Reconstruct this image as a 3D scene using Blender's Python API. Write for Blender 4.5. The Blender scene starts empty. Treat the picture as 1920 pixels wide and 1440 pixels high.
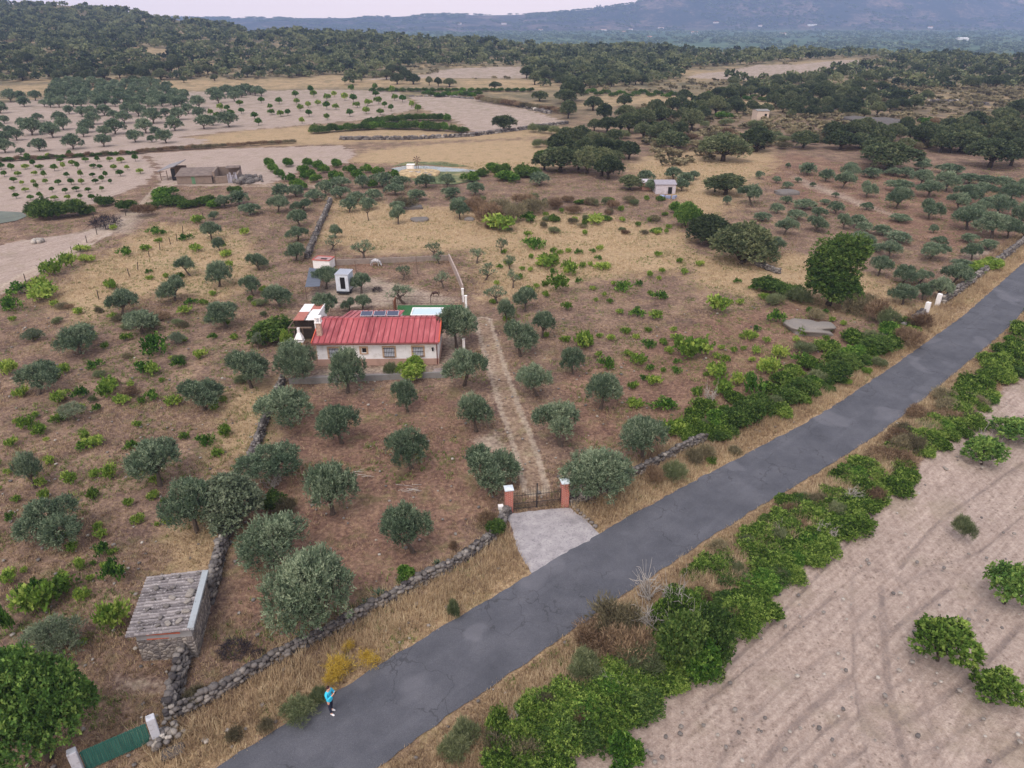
import bpy, bmesh, math, random
import numpy as np
from mathutils import Vector, Matrix, noise as mnoise

SC = bpy.context.scene
COL = SC.collection
R = math.radians

# ------------------------------------------------------------------ camera, sky, sun, exposure
CAM_H, CAM_F, HOR = 29.0, 1333.0, 30.0
PITCH = math.atan((720 - HOR) / CAM_F)
cd = bpy.data.cameras.new('camera')
cam = bpy.data.objects.new('camera', cd); COL.objects.link(cam)
cam.location = (0, 0, CAM_H)
cam.rotation_euler = (math.pi / 2 - PITCH, 0, 0)
cd.sensor_fit = 'HORIZONTAL'; cd.sensor_width = 36.0
cd.lens = 36.0 * CAM_F / 1920.0
cd.clip_start = 0.5; cd.clip_end = 20000
SC.camera = cam

SUN_EL, SUN_AZ = R(16), R(205)      # azimuth clockwise from +Y: behind and a little left of the camera
world = bpy.data.worlds.new('World'); SC.world = world; world.use_nodes = True
wn = world.node_tree; wn.nodes.clear()
wo = wn.nodes.new('ShaderNodeOutputWorld'); wb = wn.nodes.new('ShaderNodeBackground')
sk = wn.nodes.new('ShaderNodeTexSky'); sk.sky_type = 'NISHITA'; sk.sun_disc = False
sk.sun_elevation = SUN_EL; sk.sun_rotation = SUN_AZ
sk.air_density = 1.0; sk.dust_density = 4.0; sk.ozone_density = 1.5; sk.altitude = 400
# a light haze veil evens the dusk sky out and warms it toward pink
mx = wn.nodes.new('ShaderNodeMix'); mx.data_type = 'RGBA'; mx.inputs[0].default_value = 0.55
mx.inputs[7].default_value = (12.2, 11.8, 12.0, 1)
wn.links.new(sk.outputs[0], mx.inputs[6])
# pale pink band low over the horizon, as before sunrise
tc = wn.nodes.new('ShaderNodeTexCoord'); sx = wn.nodes.new('ShaderNodeSeparateXYZ'); wn.links.new(tc.outputs['Generated'], sx.inputs[0])
mr = wn.nodes.new('ShaderNodeMapRange'); mr.interpolation_type = 'SMOOTHSTEP'; wn.links.new(sx.outputs[2], mr.inputs[0])
mr.inputs[1].default_value = 0.0; mr.inputs[2].default_value = 0.22; mr.inputs[3].default_value = 1.0; mr.inputs[4].default_value = 0.0
m2 = wn.nodes.new('ShaderNodeMix'); m2.data_type = 'RGBA'; wn.links.new(mr.outputs[0], m2.inputs[0])
wn.links.new(mx.outputs[2], m2.inputs[6]); m2.inputs[7].default_value = (17.0, 13.4, 12.3, 1); wn.links.new(m2.outputs[2], wb.inputs[0])
wb.inputs[1].default_value = 0.076
wn.links.new(wb.outputs[0], wo.inputs[0])
sd = bpy.data.lights.new('sun', 'SUN'); sd.energy = 1.5; sd.angle = R(32); sd.color = (1.0, 0.94, 0.88)
sun = bpy.data.objects.new('sun', sd); COL.objects.link(sun)
_el = R(58)
_d = Vector((math.sin(SUN_AZ) * math.cos(_el), math.cos(SUN_AZ) * math.cos(_el), math.sin(_el)))
sun.rotation_euler = (-_d).to_track_quat('-Z', 'Y').to_euler()
SC.view_settings.view_transform = 'Standard'; SC.view_settings.look = 'None'
SC.view_settings.exposure = 0.60; SC.view_settings.gamma = 1.0
SC.cycles.max_bounces = 5; SC.cycles.diffuse_bounces = 2; SC.cycles.glossy_bounces = 2
SC.cycles.transmission_bounces = 2; SC.cycles.volume_bounces = 1; SC.cycles.transparent_max_bounces = 6
SC.cycles.caustics_reflective = False; SC.cycles.caustics_refractive = False

# ------------------------------------------------------------------ terrain function
def _hash(ix, iy, s):
    n = (ix.astype(np.int64) * 374761393 + iy.astype(np.int64) * 668265263 + s * 974634777) & 0x7fffffff
    n = ((n ^ (n >> 13)) * 1274126177) & 0x7fffffff
    return ((n ^ (n >> 16)) & 0xffff) / 65535.0
def vnoise(x, y, s=0):
    x = np.asarray(x, float); y = np.asarray(y, float)
    ix = np.floor(x); iy = np.floor(y); fx = x - ix; fy = y - iy
    fx = fx * fx * (3 - 2 * fx); fy = fy * fy * (3 - 2 * fy)
    a = _hash(ix, iy, s); b = _hash(ix + 1, iy, s); c = _hash(ix, iy + 1, s); d = _hash(ix + 1, iy + 1, s)
    return (a * (1 - fx) + b * fx) * (1 - fy) + (c * (1 - fx) + d * fx) * fy
def fbm(x, y, s=0, o=4):
    t = 0; a = 0.5; w = 0
    for i in range(o):
        t = t + a * vnoise(x * 2 ** i, y * 2 ** i, s + i * 17); w += a; a *= 0.5
    return t / w
def sstep(t, a, b):
    t = np.clip((t - a) / (b - a), 0, 1); return t * t * (3 - 2 * t)

EDGE_A = [-.95, -.635, -.57, -.482, -.418, -.364, -.331, -.24, -.141, -.04, .08, .2166, .366, .503, .655, .95]
EDGE_Z = [40, 40, 40, 32, 25, 20, 15, 13, 12, 8, 4, 2, 2, 0, -1, -2]
EDGE_Y = [900, 900, 900, 900, 880, 850, 800, 750, 720, 700, 700, 680, 650, 620, 600, 600]
RIDG_A = [-.95, -.364, -.2135, -.146, -.0865, -.033, .0265, .093, .152, .185, .257, .36, .5, .63, .95]
RIDG_Z = [18, 18, 18, 25, 37, 32, 37, 61, 94, 136, 200, 258, 235, 185, 120]
VALLEY = -35.0
def terrain(x, y):
    x = np.asarray(x, float); y = np.asarray(y, float)
    yy = np.maximum(y, 20.0); a = x / yy
    ez = np.interp(a, EDGE_A, EDGE_Z); ey = np.interp(a, EDGE_A, EDGE_Y)
    t = np.clip((y - 300) / (ey - 300), 0, 1)
    h = ez * t ** 1.25
    und = (fbm(x / 90.0, y / 90.0, 5, 3) - 0.5)
    h = h + und * np.clip((y - 190) / 250, 0, 1) * 6.0
    drop = sstep(y, ey * 1.0, ey + 420)
    h = h * (1 - drop) + (VALLEY + und * 2) * drop
    rz = np.interp(a, RIDG_A, RIDG_Z)
    foot = 3550 + 350 * sstep(a, 0.0, 0.2)
    top = 4650.0
    q = np.clip((y - foot) / (top - foot), 0, 1)
    rough = (fbm(x / 420.0, y / 420.0, 9, 5) - 0.5)
    rise = (rz - VALLEY) * (0.35 * q + 0.65 * q * q)
    rise = rise * (1 + 0.55 * rough * 4 * q * (1 - q)) + rough * 70 * q * (1 - q) + (vnoise(a * 34, y / 900.0, 77) - .5) * 46 * q * (1 - q) * 2
    back = sstep(y, 4650, 6200)
    h = h + np.where(y > foot, rise * (1 - 0.5 * back), 0)
    return h
def th(x, y): return float(terrain(x, y))
CP, SP = math.cos(PITCH), math.sin(PITCH)
def ray(px, py):
    u = (px - 960) / CAM_F; v = (720 - py) / CAM_F
    return u, CP + v * SP, -SP + v * CP
_ts = np.concatenate([np.linspace(8, 200, 100), np.geomspace(202, 7000, 900)])
def P(px, py, z=None):
    """point of the ground (or of the level z) that the photograph shows at (px, py)"""
    dx, dy, dz = ray(px, py)
    if z is not None:
        t = (z - CAM_H) / dz; return Vector((dx * t, dy * t, z))
    if dz < 0:
        t = -CAM_H / dz
        if dy * t < 185: return Vector((dx * t, dy * t, 0.0))
    ys = _ts; zs = CAM_H + dz / dy * ys; g = terrain(dx / dy * ys, ys)
    k = np.nonzero(zs < g)[0]
    if len(k) == 0: return None
    k = k[0]
    if k > 0:
        d0 = zs[k-1] - g[k-1]; d1 = g[k] - zs[k]; y = ys[k-1] + (ys[k] - ys[k-1]) * d0 / max(d0 + d1, 1e-9)
    else: y = ys[0]
    x = dx / dy * y
    return Vector((x, y, th(x, y)))
def zrow(Y, py):                    # height seen at row py at depth Y
    dx, dy, dz = ray(960, py); return CAM_H + dz / dy * Y
def xcol(px, py, Y):                # x seen at (px, py) at depth Y
    dx, dy, dz = ray(px, py); return dx / dy * Y
def pxm(Y):                         # photograph pixels per metre across at depth Y (about)
    return CAM_F / math.hypot(Y, CAM_H)
# ------------------------------------------------------------------ helpers: properties, meshes, materials
def tag(o, label=None, cat=None, group=None, kind=None):
    if label: o['label'] = label
    if cat: o['category'] = cat
    if group: o['group'] = group
    if kind: o['kind'] = kind
    return o
def empty(name, loc=(0, 0, 0), rz=0.0):
    o = bpy.data.objects.new(name, None); COL.objects.link(o)
    o.location = loc; o.rotation_euler = (0, 0, rz); o.empty_display_size = 0.3
    return o
def link(name, me, parent=None, mats=None):
    o = bpy.data.objects.new(name, me); COL.objects.link(o)
    if mats:
        for m in (mats if isinstance(mats, (list, tuple)) else [mats]): me.materials.append(m)
    if parent: o.parent = parent
    return o
def arr_mesh(name, V, F, smooth=False, tone=None, mi=None):
    """mesh from numpy arrays; F is (n, 3) or (n, 4)"""
    V = np.asarray(V, np.float32); F = np.asarray(F, np.int32)
    me = bpy.data.meshes.new(name); k = F.shape[1]
    me.vertices.add(len(V)); me.vertices.foreach_set('co', V.ravel())
    me.loops.add(F.size); me.loops.foreach_set('vertex_index', F.ravel())
    me.polygons.add(len(F)); me.polygons.foreach_set('loop_start', np.arange(0, F.size, k, dtype=np.int32))
    try: me.polygons.foreach_set('loop_total', np.full(len(F), k, np.int32))
    except Exception: pass
    if mi is not None: me.polygons.foreach_set('material_index', np.asarray(mi, np.int32))
    me.update(calc_edges=True)
    if smooth: me.polygons.foreach_set('use_smooth', np.ones(len(F), bool))
    if tone is not None:
        at = me.attributes.new('tone', 'FLOAT', 'POINT'); at.data.foreach_set('value', np.asarray(tone, np.float32))
    return me
class MB:
    """collects boxes, tubes, prisms and polygons; build() links them as one mesh object"""
    def __init__(s): s.v = []; s.f = []
    def poly(s, pts, faces):
        n = len(s.v); s.v += [tuple(p) for p in pts]; s.f += [tuple(n + i for i in f) for f in faces]; return s
    def box(s, c, size, rz=0.0, M=None):
        x, y, z = size[0] / 2, size[1] / 2, size[2] / 2
        pts = [Vector((i * x, j * y, k * z)) for k in (-1, 1) for (i, j) in ((-1, -1), (1, -1), (1, 1), (-1, 1))]
        if M is None: M = Matrix.Rotation(rz, 3, 'Z')
        c = Vector(c)
        return s.poly([c + M @ p for p in pts], [(3, 2, 1, 0), (4, 5, 6, 7), (0, 1, 5, 4), (1, 2, 6, 5), (2, 3, 7, 6), (3, 0, 4, 7)])
    def boxz(s, x0, x1, y0, y1, z0, z1): return s.box(((x0+x1)/2, (y0+y1)/2, (z0+z1)/2), (x1-x0, y1-y0, z1-z0))
    def tube(s, pts, rad, n=8, cap=True):
        pts = [Vector(p) for p in pts]
        if not isinstance(rad, (list, tuple)): rad = [rad] * len(pts)
        base = len(s.v); up = Vector((0, 0, 1))
        for i, p in enumerate(pts):
            d = (pts[min(i+1, len(pts)-1)] - pts[max(i-1, 0)]); d = d.normalized() if d.length > 1e-9 else up
            a = d.cross(Vector((1, 0, 0)) if abs(d.x) < 0.8 else Vector((0, 1, 0))).normalized(); b = d.cross(a)
            for k in range(n):
                t = 2 * math.pi * k / n; s.v.append(tuple(p + (a * math.cos(t) + b * math.sin(t)) * rad[i]))
        for i in range(len(pts) - 1):
            for k in range(n):
                q = base + i * n; s.f.append((q + k, q + (k+1) % n, q + n + (k+1) % n, q + n + k))
        if cap:
            s.f.append(tuple(base + k for k in reversed(range(n)))); e = base + (len(pts)-1) * n
            s.f.append(tuple(e + k for k in range(n)))
        return s
    def prism(s, outline, h, z=0.0):
        n = len(outline)
        return s.poly([(x, y, z) for x, y in outline] + [(x, y, z + h) for x, y in outline],
                      [tuple(reversed(range(n))), tuple(range(n, 2*n))] + [(i, (i+1) % n, n + (i+1) % n, n + i) for i in range(n)])
    def build(s, name, mat, parent=None, smooth=False, bevel=0.0):
        me = bpy.data.meshes.new(name); me.from_pydata(s.v, [], s.f); me.validate(); me.update()
        if smooth: me.polygons.foreach_set('use_smooth', np.ones(len(me.polygons), bool))
        o = link(name, me, parent, mat)
        if bevel:
            m = o.modifiers.new('b', 'BEVEL'); m.width = bevel; m.segments = 2; m.limit_method = 'ANGLE'
        return o

def lump(c, r, rng, sub=2, rough=0.25, sq=(1, 1, 1), rz=0.0, flat=0.0):
    """one irregular stone as arrays"""
    key = sub
    if key not in lump.ico:
        bm = bmesh.new(); bmesh.ops.create_icosphere(bm, subdivisions=sub, radius=1)
        V = np.array([v.co[:] for v in bm.verts]); F = np.array([[v.index for v in f.verts] for f in bm.faces]); bm.free()
        lump.ico[key] = (V, F)
    V, F = lump.ico[key]
    o = rng.uniform(0, 100, 2)
    n = fbm(V[:, 0] * 1.3 + o[0] + V[:, 2] * 0.7, V[:, 1] * 1.3 + o[1] + V[:, 2] * 1.1, 3, 2) - 0.5
    W = V * (1 + n * rough * 2)[:, None]
    W = np.sign(W) * np.abs(W) ** 0.58          # blocky
    W = W * np.asarray(sq) * r
    ca, sa = math.cos(rz), math.sin(rz)
    W = np.stack([W[:, 0]*ca - W[:, 1]*sa, W[:, 0]*sa + W[:, 1]*ca, W[:, 2]], 1)
    return W + np.asarray(c), F
lump.ico = {}
class Cat:
    """concatenates arrays"""
    def __init__(s): s.V = []; s.F = []; s.T = []; s.n = 0
    def add(s, V, F, t=None):
        s.V.append(V); s.F.append(F + s.n); s.n += len(V)
        s.T.append(np.full(len(V), 0.5 if t is None else t) if np.isscalar(t) or t is None else t)
    def mesh(s, name, smooth=False):
        return arr_mesh(name, np.concatenate(s.V), np.concatenate(s.F), smooth, np.concatenate(s.T))

# ---- materials
class NT:
    def __init__(s, name):
        s.m = bpy.data.materials.new(name); s.m.use_nodes = True; s.t = s.m.node_tree; s.t.nodes.clear()
        s.out = s.t.nodes.new('ShaderNodeOutputMaterial'); s.pos = None
    def n(s, typ, **kw):
        nd = s.t.nodes.new('ShaderNode' + typ)
        for k, v in kw.items(): setattr(nd, k, v)
        return nd
    def l(s, a, b): s.t.links.new(a, b)
    def P(s):
        if s.pos is None: s.pos = s.n('NewGeometry').outputs['Position']
        return s.pos
    def noise(s, scale, detail=4, rough=0.55, vec=None, dist=0.0):
        nd = s.n('TexNoise'); nd.inputs['Scale'].default_value = scale; nd.inputs['Detail'].default_value = detail
        nd.inputs['Roughness'].default_value = rough; nd.inputs['Distortion'].default_value = dist
        s.l(vec if vec is not None else s.P(), nd.inputs['Vector']); return nd.outputs['Fac']
    def scaled(s, v, vec=None, rot=(0, 0, 0)):
        src = vec if vec is not None else s.P()
        if any(rot): m0 = s.n('Mapping'); m0.inputs['Rotation'].default_value = rot; s.l(src, m0.inputs['Vector']); src = m0.outputs[0]
        mp = s.n('Mapping'); mp.inputs['Scale'].default_value = v; s.l(src, mp.inputs['Vector']); return mp.outputs[0]
    def ramp(s, fac, stops):
        r = s.n('ValToRGB'); e = r.color_ramp.elements
        while len(e) < len(stops): e.new(0.5)
        for i, (p, c) in enumerate(stops):
            e[i].position = p; e[i].color = (c[0], c[1], c[2], 1) if not np.isscalar(c) else (c, c, c, 1)
        s.l(fac, r.inputs[0]); return r.outputs[0]
    def math(s, op, a, b=None, c=None, clamp=False):
        m = s.n('Math', operation=op); m.use_clamp = clamp
        for i, v in enumerate((a, b, c)):
            if v is None: continue
            if np.isscalar(v): m.inputs[i].default_value = v
            else: s.l(v, m.inputs[i])
        return m.outputs[0]
    def mix(s, fac, a, b, bt='MIX'):
        m = s.n('Mix', data_type='RGBA', blend_type=bt)
        if np.isscalar(fac): m.inputs[0].default_value = fac
        else: s.l(fac, m.inputs[0])
        for i, v in ((6, a), (7, b)):
            if isinstance(v, tuple): m.inputs[i].default_value = (v[0], v[1], v[2], 1)
            else: s.l(v, m.inputs[i])
        return m.outputs[2]
    def attr(s, name): return s.n('Attribute', attribute_name=name).outputs['Fac']
    def smooth(s, v, a, b):
        m = s.n('MapRange', interpolation_type='SMOOTHSTEP'); s.l(v, m.inputs[0])
        m.inputs[1].default_value = a; m.inputs[2].default_value = b; return m.outputs[0]
    def bump(s, h, dist=0.02, strength=1.0):
        b = s.n('Bump'); b.inputs['Distance'].default_value = dist; b.inputs['Strength'].default_value = strength
        s.l(h, b.inputs['Height']); return b.outputs[0]
    def bsdf(s, col, rough=0.8, normal=None, metal=0.0, spec=0.3):
        b = s.n('BsdfPrincipled')
        if isinstance(col, tuple): b.inputs['Base Color'].default_value = (*col, 1)
        else: s.l(col, b.inputs['Base Color'])
        if np.isscalar(rough): b.inputs['Roughness'].default_value = rough
        else: s.l(rough, b.inputs['Roughness'])
        b.inputs['Metallic'].default_value = metal; b.inputs['Specular IOR Level'].default_value = spec
        if normal is not None: s.l(normal, b.inputs['Normal'])
        s.l(b.outputs[0], s.out.inputs[0]); return s.m
def S(r, g, b):                     # sRGB 0-255 to linear
    f = lambda c: (c / 255 / 12.92) if c / 255 <= 0.04045 else ((c / 255 + 0.055) / 1.055) ** 2.4
    return (f(r), f(g), f(b))
def mul(c, k): return (c[0] * k, c[1] * k, c[2] * k)
def simple(name, col, var=0.25, scale=6.0, rough=0.7, metal=0.0, bump=0.0, bscale=30.0, spec=0.3, dirt=None, dscale=1.5, dfac=0.5):
    t = NT(name); o = t.n('TexCoord').outputs['Object']
    c = t.ramp(t.noise(scale, 5, 0.6, o), [(0.3, mul(col, 1 - var)), (0.7, mul(col, 1 + var * 0.6))])
    if dirt is not None: c = t.mix(t.math('MULTIPLY', t.smooth(t.noise(dscale, 6, 0.65, o), 0.48, 0.68), dfac), c, dirt)
    nm = t.bump(t.noise(bscale, 4, 0.6, o), bump) if bump else None
    return t.bsdf(c, rough, nm, metal, spec)
HAZE = 0.00019
# ------------------------------------------------------------------ ground: one sheet of terrain reaching the horizon
def W2(pts): return np.array([[P(*p).x, P(*p).y] for p in pts])
def sd_poly(X, Y, poly):
    """signed distance, inside positive"""
    d = np.full(X.shape, 1e9); ins = np.zeros(X.shape, bool); n = len(poly)
    for i in range(n):
        ax, ay = poly[i]; bx, by = poly[(i + 1) % n]; ex, ey = bx - ax, by - ay
        t = np.clip(((X - ax) * ex + (Y - ay) * ey) / (ex*ex + ey*ey + 1e-9), 0, 1)
        d = np.minimum(d, (X - ax - t * ex) ** 2 + (Y - ay - t * ey) ** 2)
        c = ((ay > Y) != (by > Y)) & (X < (bx - ax) * (Y - ay) / (by - ay + 1e-12) + ax); ins ^= c
    d = np.sqrt(d); return np.where(ins, d, -d)
def d_line(X, Y, pl):
    d = np.full(X.shape, 1e9)
    for i in range(len(pl) - 1):
        ax, ay = pl[i]; bx, by = pl[i + 1]; ex, ey = bx - ax, by - ay
        t = np.clip(((X - ax) * ex + (Y - ay) * ey) / (ex*ex + ey*ey + 1e-9), 0, 1)
        d = np.minimum(d, (X - ax - t * ex) ** 2 + (Y - ay - t * ey) ** 2)
    return np.sqrt(d)

ROAD_L = W2([(330, 1490), (415, 1432), (590, 1325), (720, 1237), (850, 1165), (1000, 1072), (1125, 1000), (1280, 912), (1430, 836), (1560, 765), (1700, 668), (1800, 597), (1920, 492), (2000, 425)])
def offset_line(pl, w):
    d = np.gradient(pl, axis=0); d /= np.linalg.norm(d, axis=1)[:, None]
    return pl + np.stack([d[:, 1], -d[:, 0]], 1) * w
def resample(pl, step):
    seg = np.linalg.norm(np.diff(pl, axis=0), axis=1); s = np.concatenate([[0], np.cumsum(seg)])
    t = np.arange(0, s[-1], step); t = np.append(t, s[-1])
    return np.stack([np.interp(t, s, pl[:, 0]), np.interp(t, s, pl[:, 1])], 1)
def smoothl(pl, k=5, it=2):
    for _ in range(it):
        q = pl.copy()
        for i in range(1, len(pl) - 1): q[i] = (pl[max(i-1, 0)] + 2 * pl[i] + pl[min(i+1, len(pl)-1)]) / 4
        pl = q
    return pl
ROAD_W = 4.75
ROAD_L = smoothl(resample(ROAD_L, 1.5), it=6)
ROAD_R = ROAD_L + (offset_line(ROAD_L, 1.0) - ROAD_L) * np.interp(ROAD_L[:, 1], [17, 23, 60, 110], [4.1, 4.7, 4.45, 4.1])[:, None]

FIELD_R = [(1925, 700), (1850, 765), (1800, 808), (1750, 850), (1690, 905), (1640, 950), (1560, 1010), (1500, 1062), (1440, 1130), (1390, 1185), (1335, 1245), (1270, 1278), (1210, 1300), (1150, 1335), (1060, 1400), (1000, 1440), (960, 1520), (2100, 1520), (2250, 1100), (2200, 560)]
PLOUGH = [FIELD_R,
  [(-120, 205), (40, 190), (110, 182), (300, 172), (400, 172), (440, 245), (330, 258), (390, 262), (380, 268), (270, 283), (0, 300), (-120, 306)],
  [(385, 192), (420, 170), (640, 168), (745, 172), (782, 203), (700, 222), (560, 235), (430, 246), (390, 240)],
  [(770, 181), (830, 181), (900, 187), (1000, 209), (1062, 230), (970, 243), (890, 247), (852, 224), (800, 206)],
  [(-120, 312), (0, 304), (262, 289), (292, 318), (270, 345), (210, 368), (150, 388), (60, 398), (-120, 406)],
  [(272, 288), (420, 279), (640, 273), (668, 290), (640, 308), (560, 316), (540, 335), (480, 346), (300, 348), (300, 316), (290, 300)],
  [(-120, 478), (0, 458), (60, 447), (150, 436), (236, 410), (205, 438), (110, 490), (40, 528), (-120, 590)],
  [(860, 128), (975, 125), (990, 146), (880, 146), (660, 150), (800, 140)],
  [(1290, 145), (1420, 122), (1500, 122), (1600, 112), (1620, 118), (1500, 140), (1400, 150)]]
STRAW = [
  [(655, 300), (700, 282), (860, 268), (985, 262), (1060, 285), (1040, 312), (940, 318), (900, 327), (830, 306), (700, 303)],
  [(365, 258), (470, 244), (640, 236), (700, 240), (880, 252), (1060, 240), (1060, 252), (900, 262), (700, 264), (420, 274)],
  [(-120, 166), (160, 156), (400, 149), (560, 151), (700, 147), (850, 148), (850, 158), (640, 164), (440, 168), (100, 178)],
  [(850, 148), (990, 150), (1060, 158), (1050, 168), (900, 168), (850, 162)],
  [(470, 150), (560, 146), (620, 140), (700, 148), (640, 160)],
  [(1140, 175), (1300, 178), (1460, 195), (1440, 205), (1250, 195), (1080, 200)],
  [(1270, 132), (1420, 128), (1430, 148), (1300, 150)], [(1480, 118), (1600, 110), (1610, 122), (1500, 128)], [(1560, 150), (1660, 158), (1650, 168), (1570, 160)], [(1710, 176), (1790, 180), (1780, 186), (1700, 184)],
  [(800, 85), (850, 88), (850, 93), (800, 92)], [(240, 88), (330, 92), (300, 112), (270, 110)], [(310, 60), (350, 62), (340, 68)],
  [(620, 370), (760, 385), (900, 400), (900, 470), (700, 470), (600, 450), (630, 400)],
  [(1240, 285), (1420, 275), (1450, 300), (1400, 345), (1340, 400), (1300, 400), (1230, 340), (1180, 310)],
  [(900, 400), (1080, 400), (1200, 420), (1290, 440), (1280, 500), (1100, 520), (930, 560), (880, 470)],
  [(1300, 480), (1500, 480), (1640, 520), (1700, 580), (1600, 590), (1500, 560), (1320, 540)],
  [(300, 420), (440, 440), (480, 500), (420, 560), (300, 540), (150, 600), (100, 560), (200, 480)],
  [(330, 990), (425, 960), (415, 1060), (330, 1075)], [(440, 740), (500, 720), (500, 830), (430, 860)]]
REDS = [[(1385, 292), (1500, 288), (1600, 308), (1750, 338), (2000, 330), (2000, 410), (1900, 450), (1760, 478), (1660, 430), (1540, 395), (1440, 352), (1370, 316)],
  [(560, 740), (860, 730), (940, 860), (930, 960), (800, 1060), (650, 1150), (430, 1180), (430, 1000), (520, 860)],
  [(1040, 700), (1300, 600), (1500, 560), (1640, 640), (1400, 760), (1250, 860), (1060, 820)],
  [(600, 500), (700, 480), (740, 500), (600, 560)]]
PALE = [[(545, 716), (600, 684), (824, 682), (850, 700), (842, 706), (700, 712)], [(560, 560), (640, 500), (870, 560), (840, 575), (620, 580)],
  [(820, 690), (835, 575), (872, 575), (875, 690)], [(914, 660), (928, 660), (945, 720), (950, 760), (935, 780), (918, 740)], [(875, 820), (940, 800), (960, 850), (905, 850)],
  [(1470, 318), (1560, 352), (1640, 385), (1700, 405), (1690, 412), (1600, 385), (1500, 348)], [(200, 1262), (330, 1270), (320, 1300), (215, 1300)],
  [(250, 440), (130, 440), (180, 420), (240, 385), (300, 360), (300, 385)], [(1800, 470), (1900, 460), (1860, 480), (1800, 500)], [(1750, 585), (1850, 560), (1800, 590), (1780, 600)]]
TRACKS = [([(1004, 912), (990, 860), (975, 812), (958, 770), (945, 730), (932, 690), (920, 650), (905, 600)], 0.78, 0.26),
  ([(-60, 572), (0, 543), (60, 511), (130, 476), (200, 432), (245, 405), (272, 384), (300, 352), (330, 343), (520, 348), (640, 352)], 0.9, 0.45)]
RUTS = [([(1655, 1095), (1660, 1200), (1668, 1300), (1690, 1380), (1712, 1460)], .45), ([(1785, 1095), (1700, 1150), (1668, 1180)], .35), ([(1920, 1160), (1840, 1250), (1770, 1310), (1690, 1345)], .4),
  ([(1602, 1170), (1596, 1250), (1610, 1330), (1625, 1390)], .15), ([(1600, 1260), (1530, 1310), (1450, 1380), (1420, 1450)], .4), ([(1625, 1395), (1560, 1430), (1500, 1480)], .4),
  ([(1560, 1115), (1500, 1160), (1400, 1250), (1320, 1310)], .2), ([(1640, 960), (1560, 1050), (1480, 1130), (1400, 1210), (1340, 1270)], .25), ([(1920, 860), (1820, 930), (1740, 985), (1690, 1060)], .25),
  ([(1920, 960), (1860, 1010), (1830, 1050), (1740, 1055)], .2), ([(1920, 1380), (1850, 1420), (1800, 1470)], .35), ([(1590, 1330), (1500, 1390), (1470, 1440)], .2)]

def poly_set(X, Y, ps, soft):
    m = np.zeros(X.shape)
    for p in ps:
        w = W2(p); lo = w.min(0) - soft * 3; hi = w.max(0) + soft * 3
        k = (X > lo[0]) & (X < hi[0]) & (Y > lo[1]) & (Y < hi[1])
        if not k.any(): continue
        dist = np.hypot(w[:, 0].mean(), w[:, 1].mean())
        s = soft * (0.5 + dist / 80)
        v = np.clip(0.5 + sd_poly(X[k], Y[k], w) / s, 0, 1)
        m[k] = np.maximum(m[k], v)
    return m
def line_set(X, Y, pl, w, soft):
    wpl = W2(pl); lo = wpl.min(0) - 4; hi = wpl.max(0) + 4
    m = np.zeros(X.shape); k = (X > lo[0]) & (X < hi[0]) & (Y > lo[1]) & (Y < hi[1])
    m[k] = 1 - sstep(d_line(X[k], Y[k], wpl), w - soft, w + soft); return m

ROAD_POLY = np.concatenate([ROAD_L, ROAD_R[::-1]])
def road_sd(X, Y): return sd_poly(X, Y, ROAD_POLY)
APRON = W2([(945, 962), (1068, 950), (1128, 1002), (1000, 1076), (968, 1030)])

def ground_lift(X, Y, rsd=None):
    """small relief near the road: the bank on its far side and a rough surface"""
    if rsd is None:
        rsd = np.full(X.shape, -50.0); k = (Y < 190)
        rsd[k] = road_sd(X[k], Y[k])
    out = np.clip(-rsd, 0, None)
    near = 1 - sstep(Y, 120, 190)
    rgh = (fbm(X * 0.9, Y * 0.9, 21, 3) - 0.5) * 0.16 + (fbm(X * 0.22, Y * 0.22, 22, 2) - 0.5) * 0.5
    right = (X - np.interp(Y, ROAD_R[:, 1], ROAD_R[:, 0])) > -0.5
    bank = np.where(right, 0.38 * sstep(out, 0.2, 1.2) * (1 - sstep(out, 2.0, 7.5)) - 0.25 * sstep(out, 3, 9), 0)
    return (-0.05 - 0.0 * out) * near + near * sstep(out, 0.15, 2.5) * (rgh * 0.5 + bank)

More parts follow.
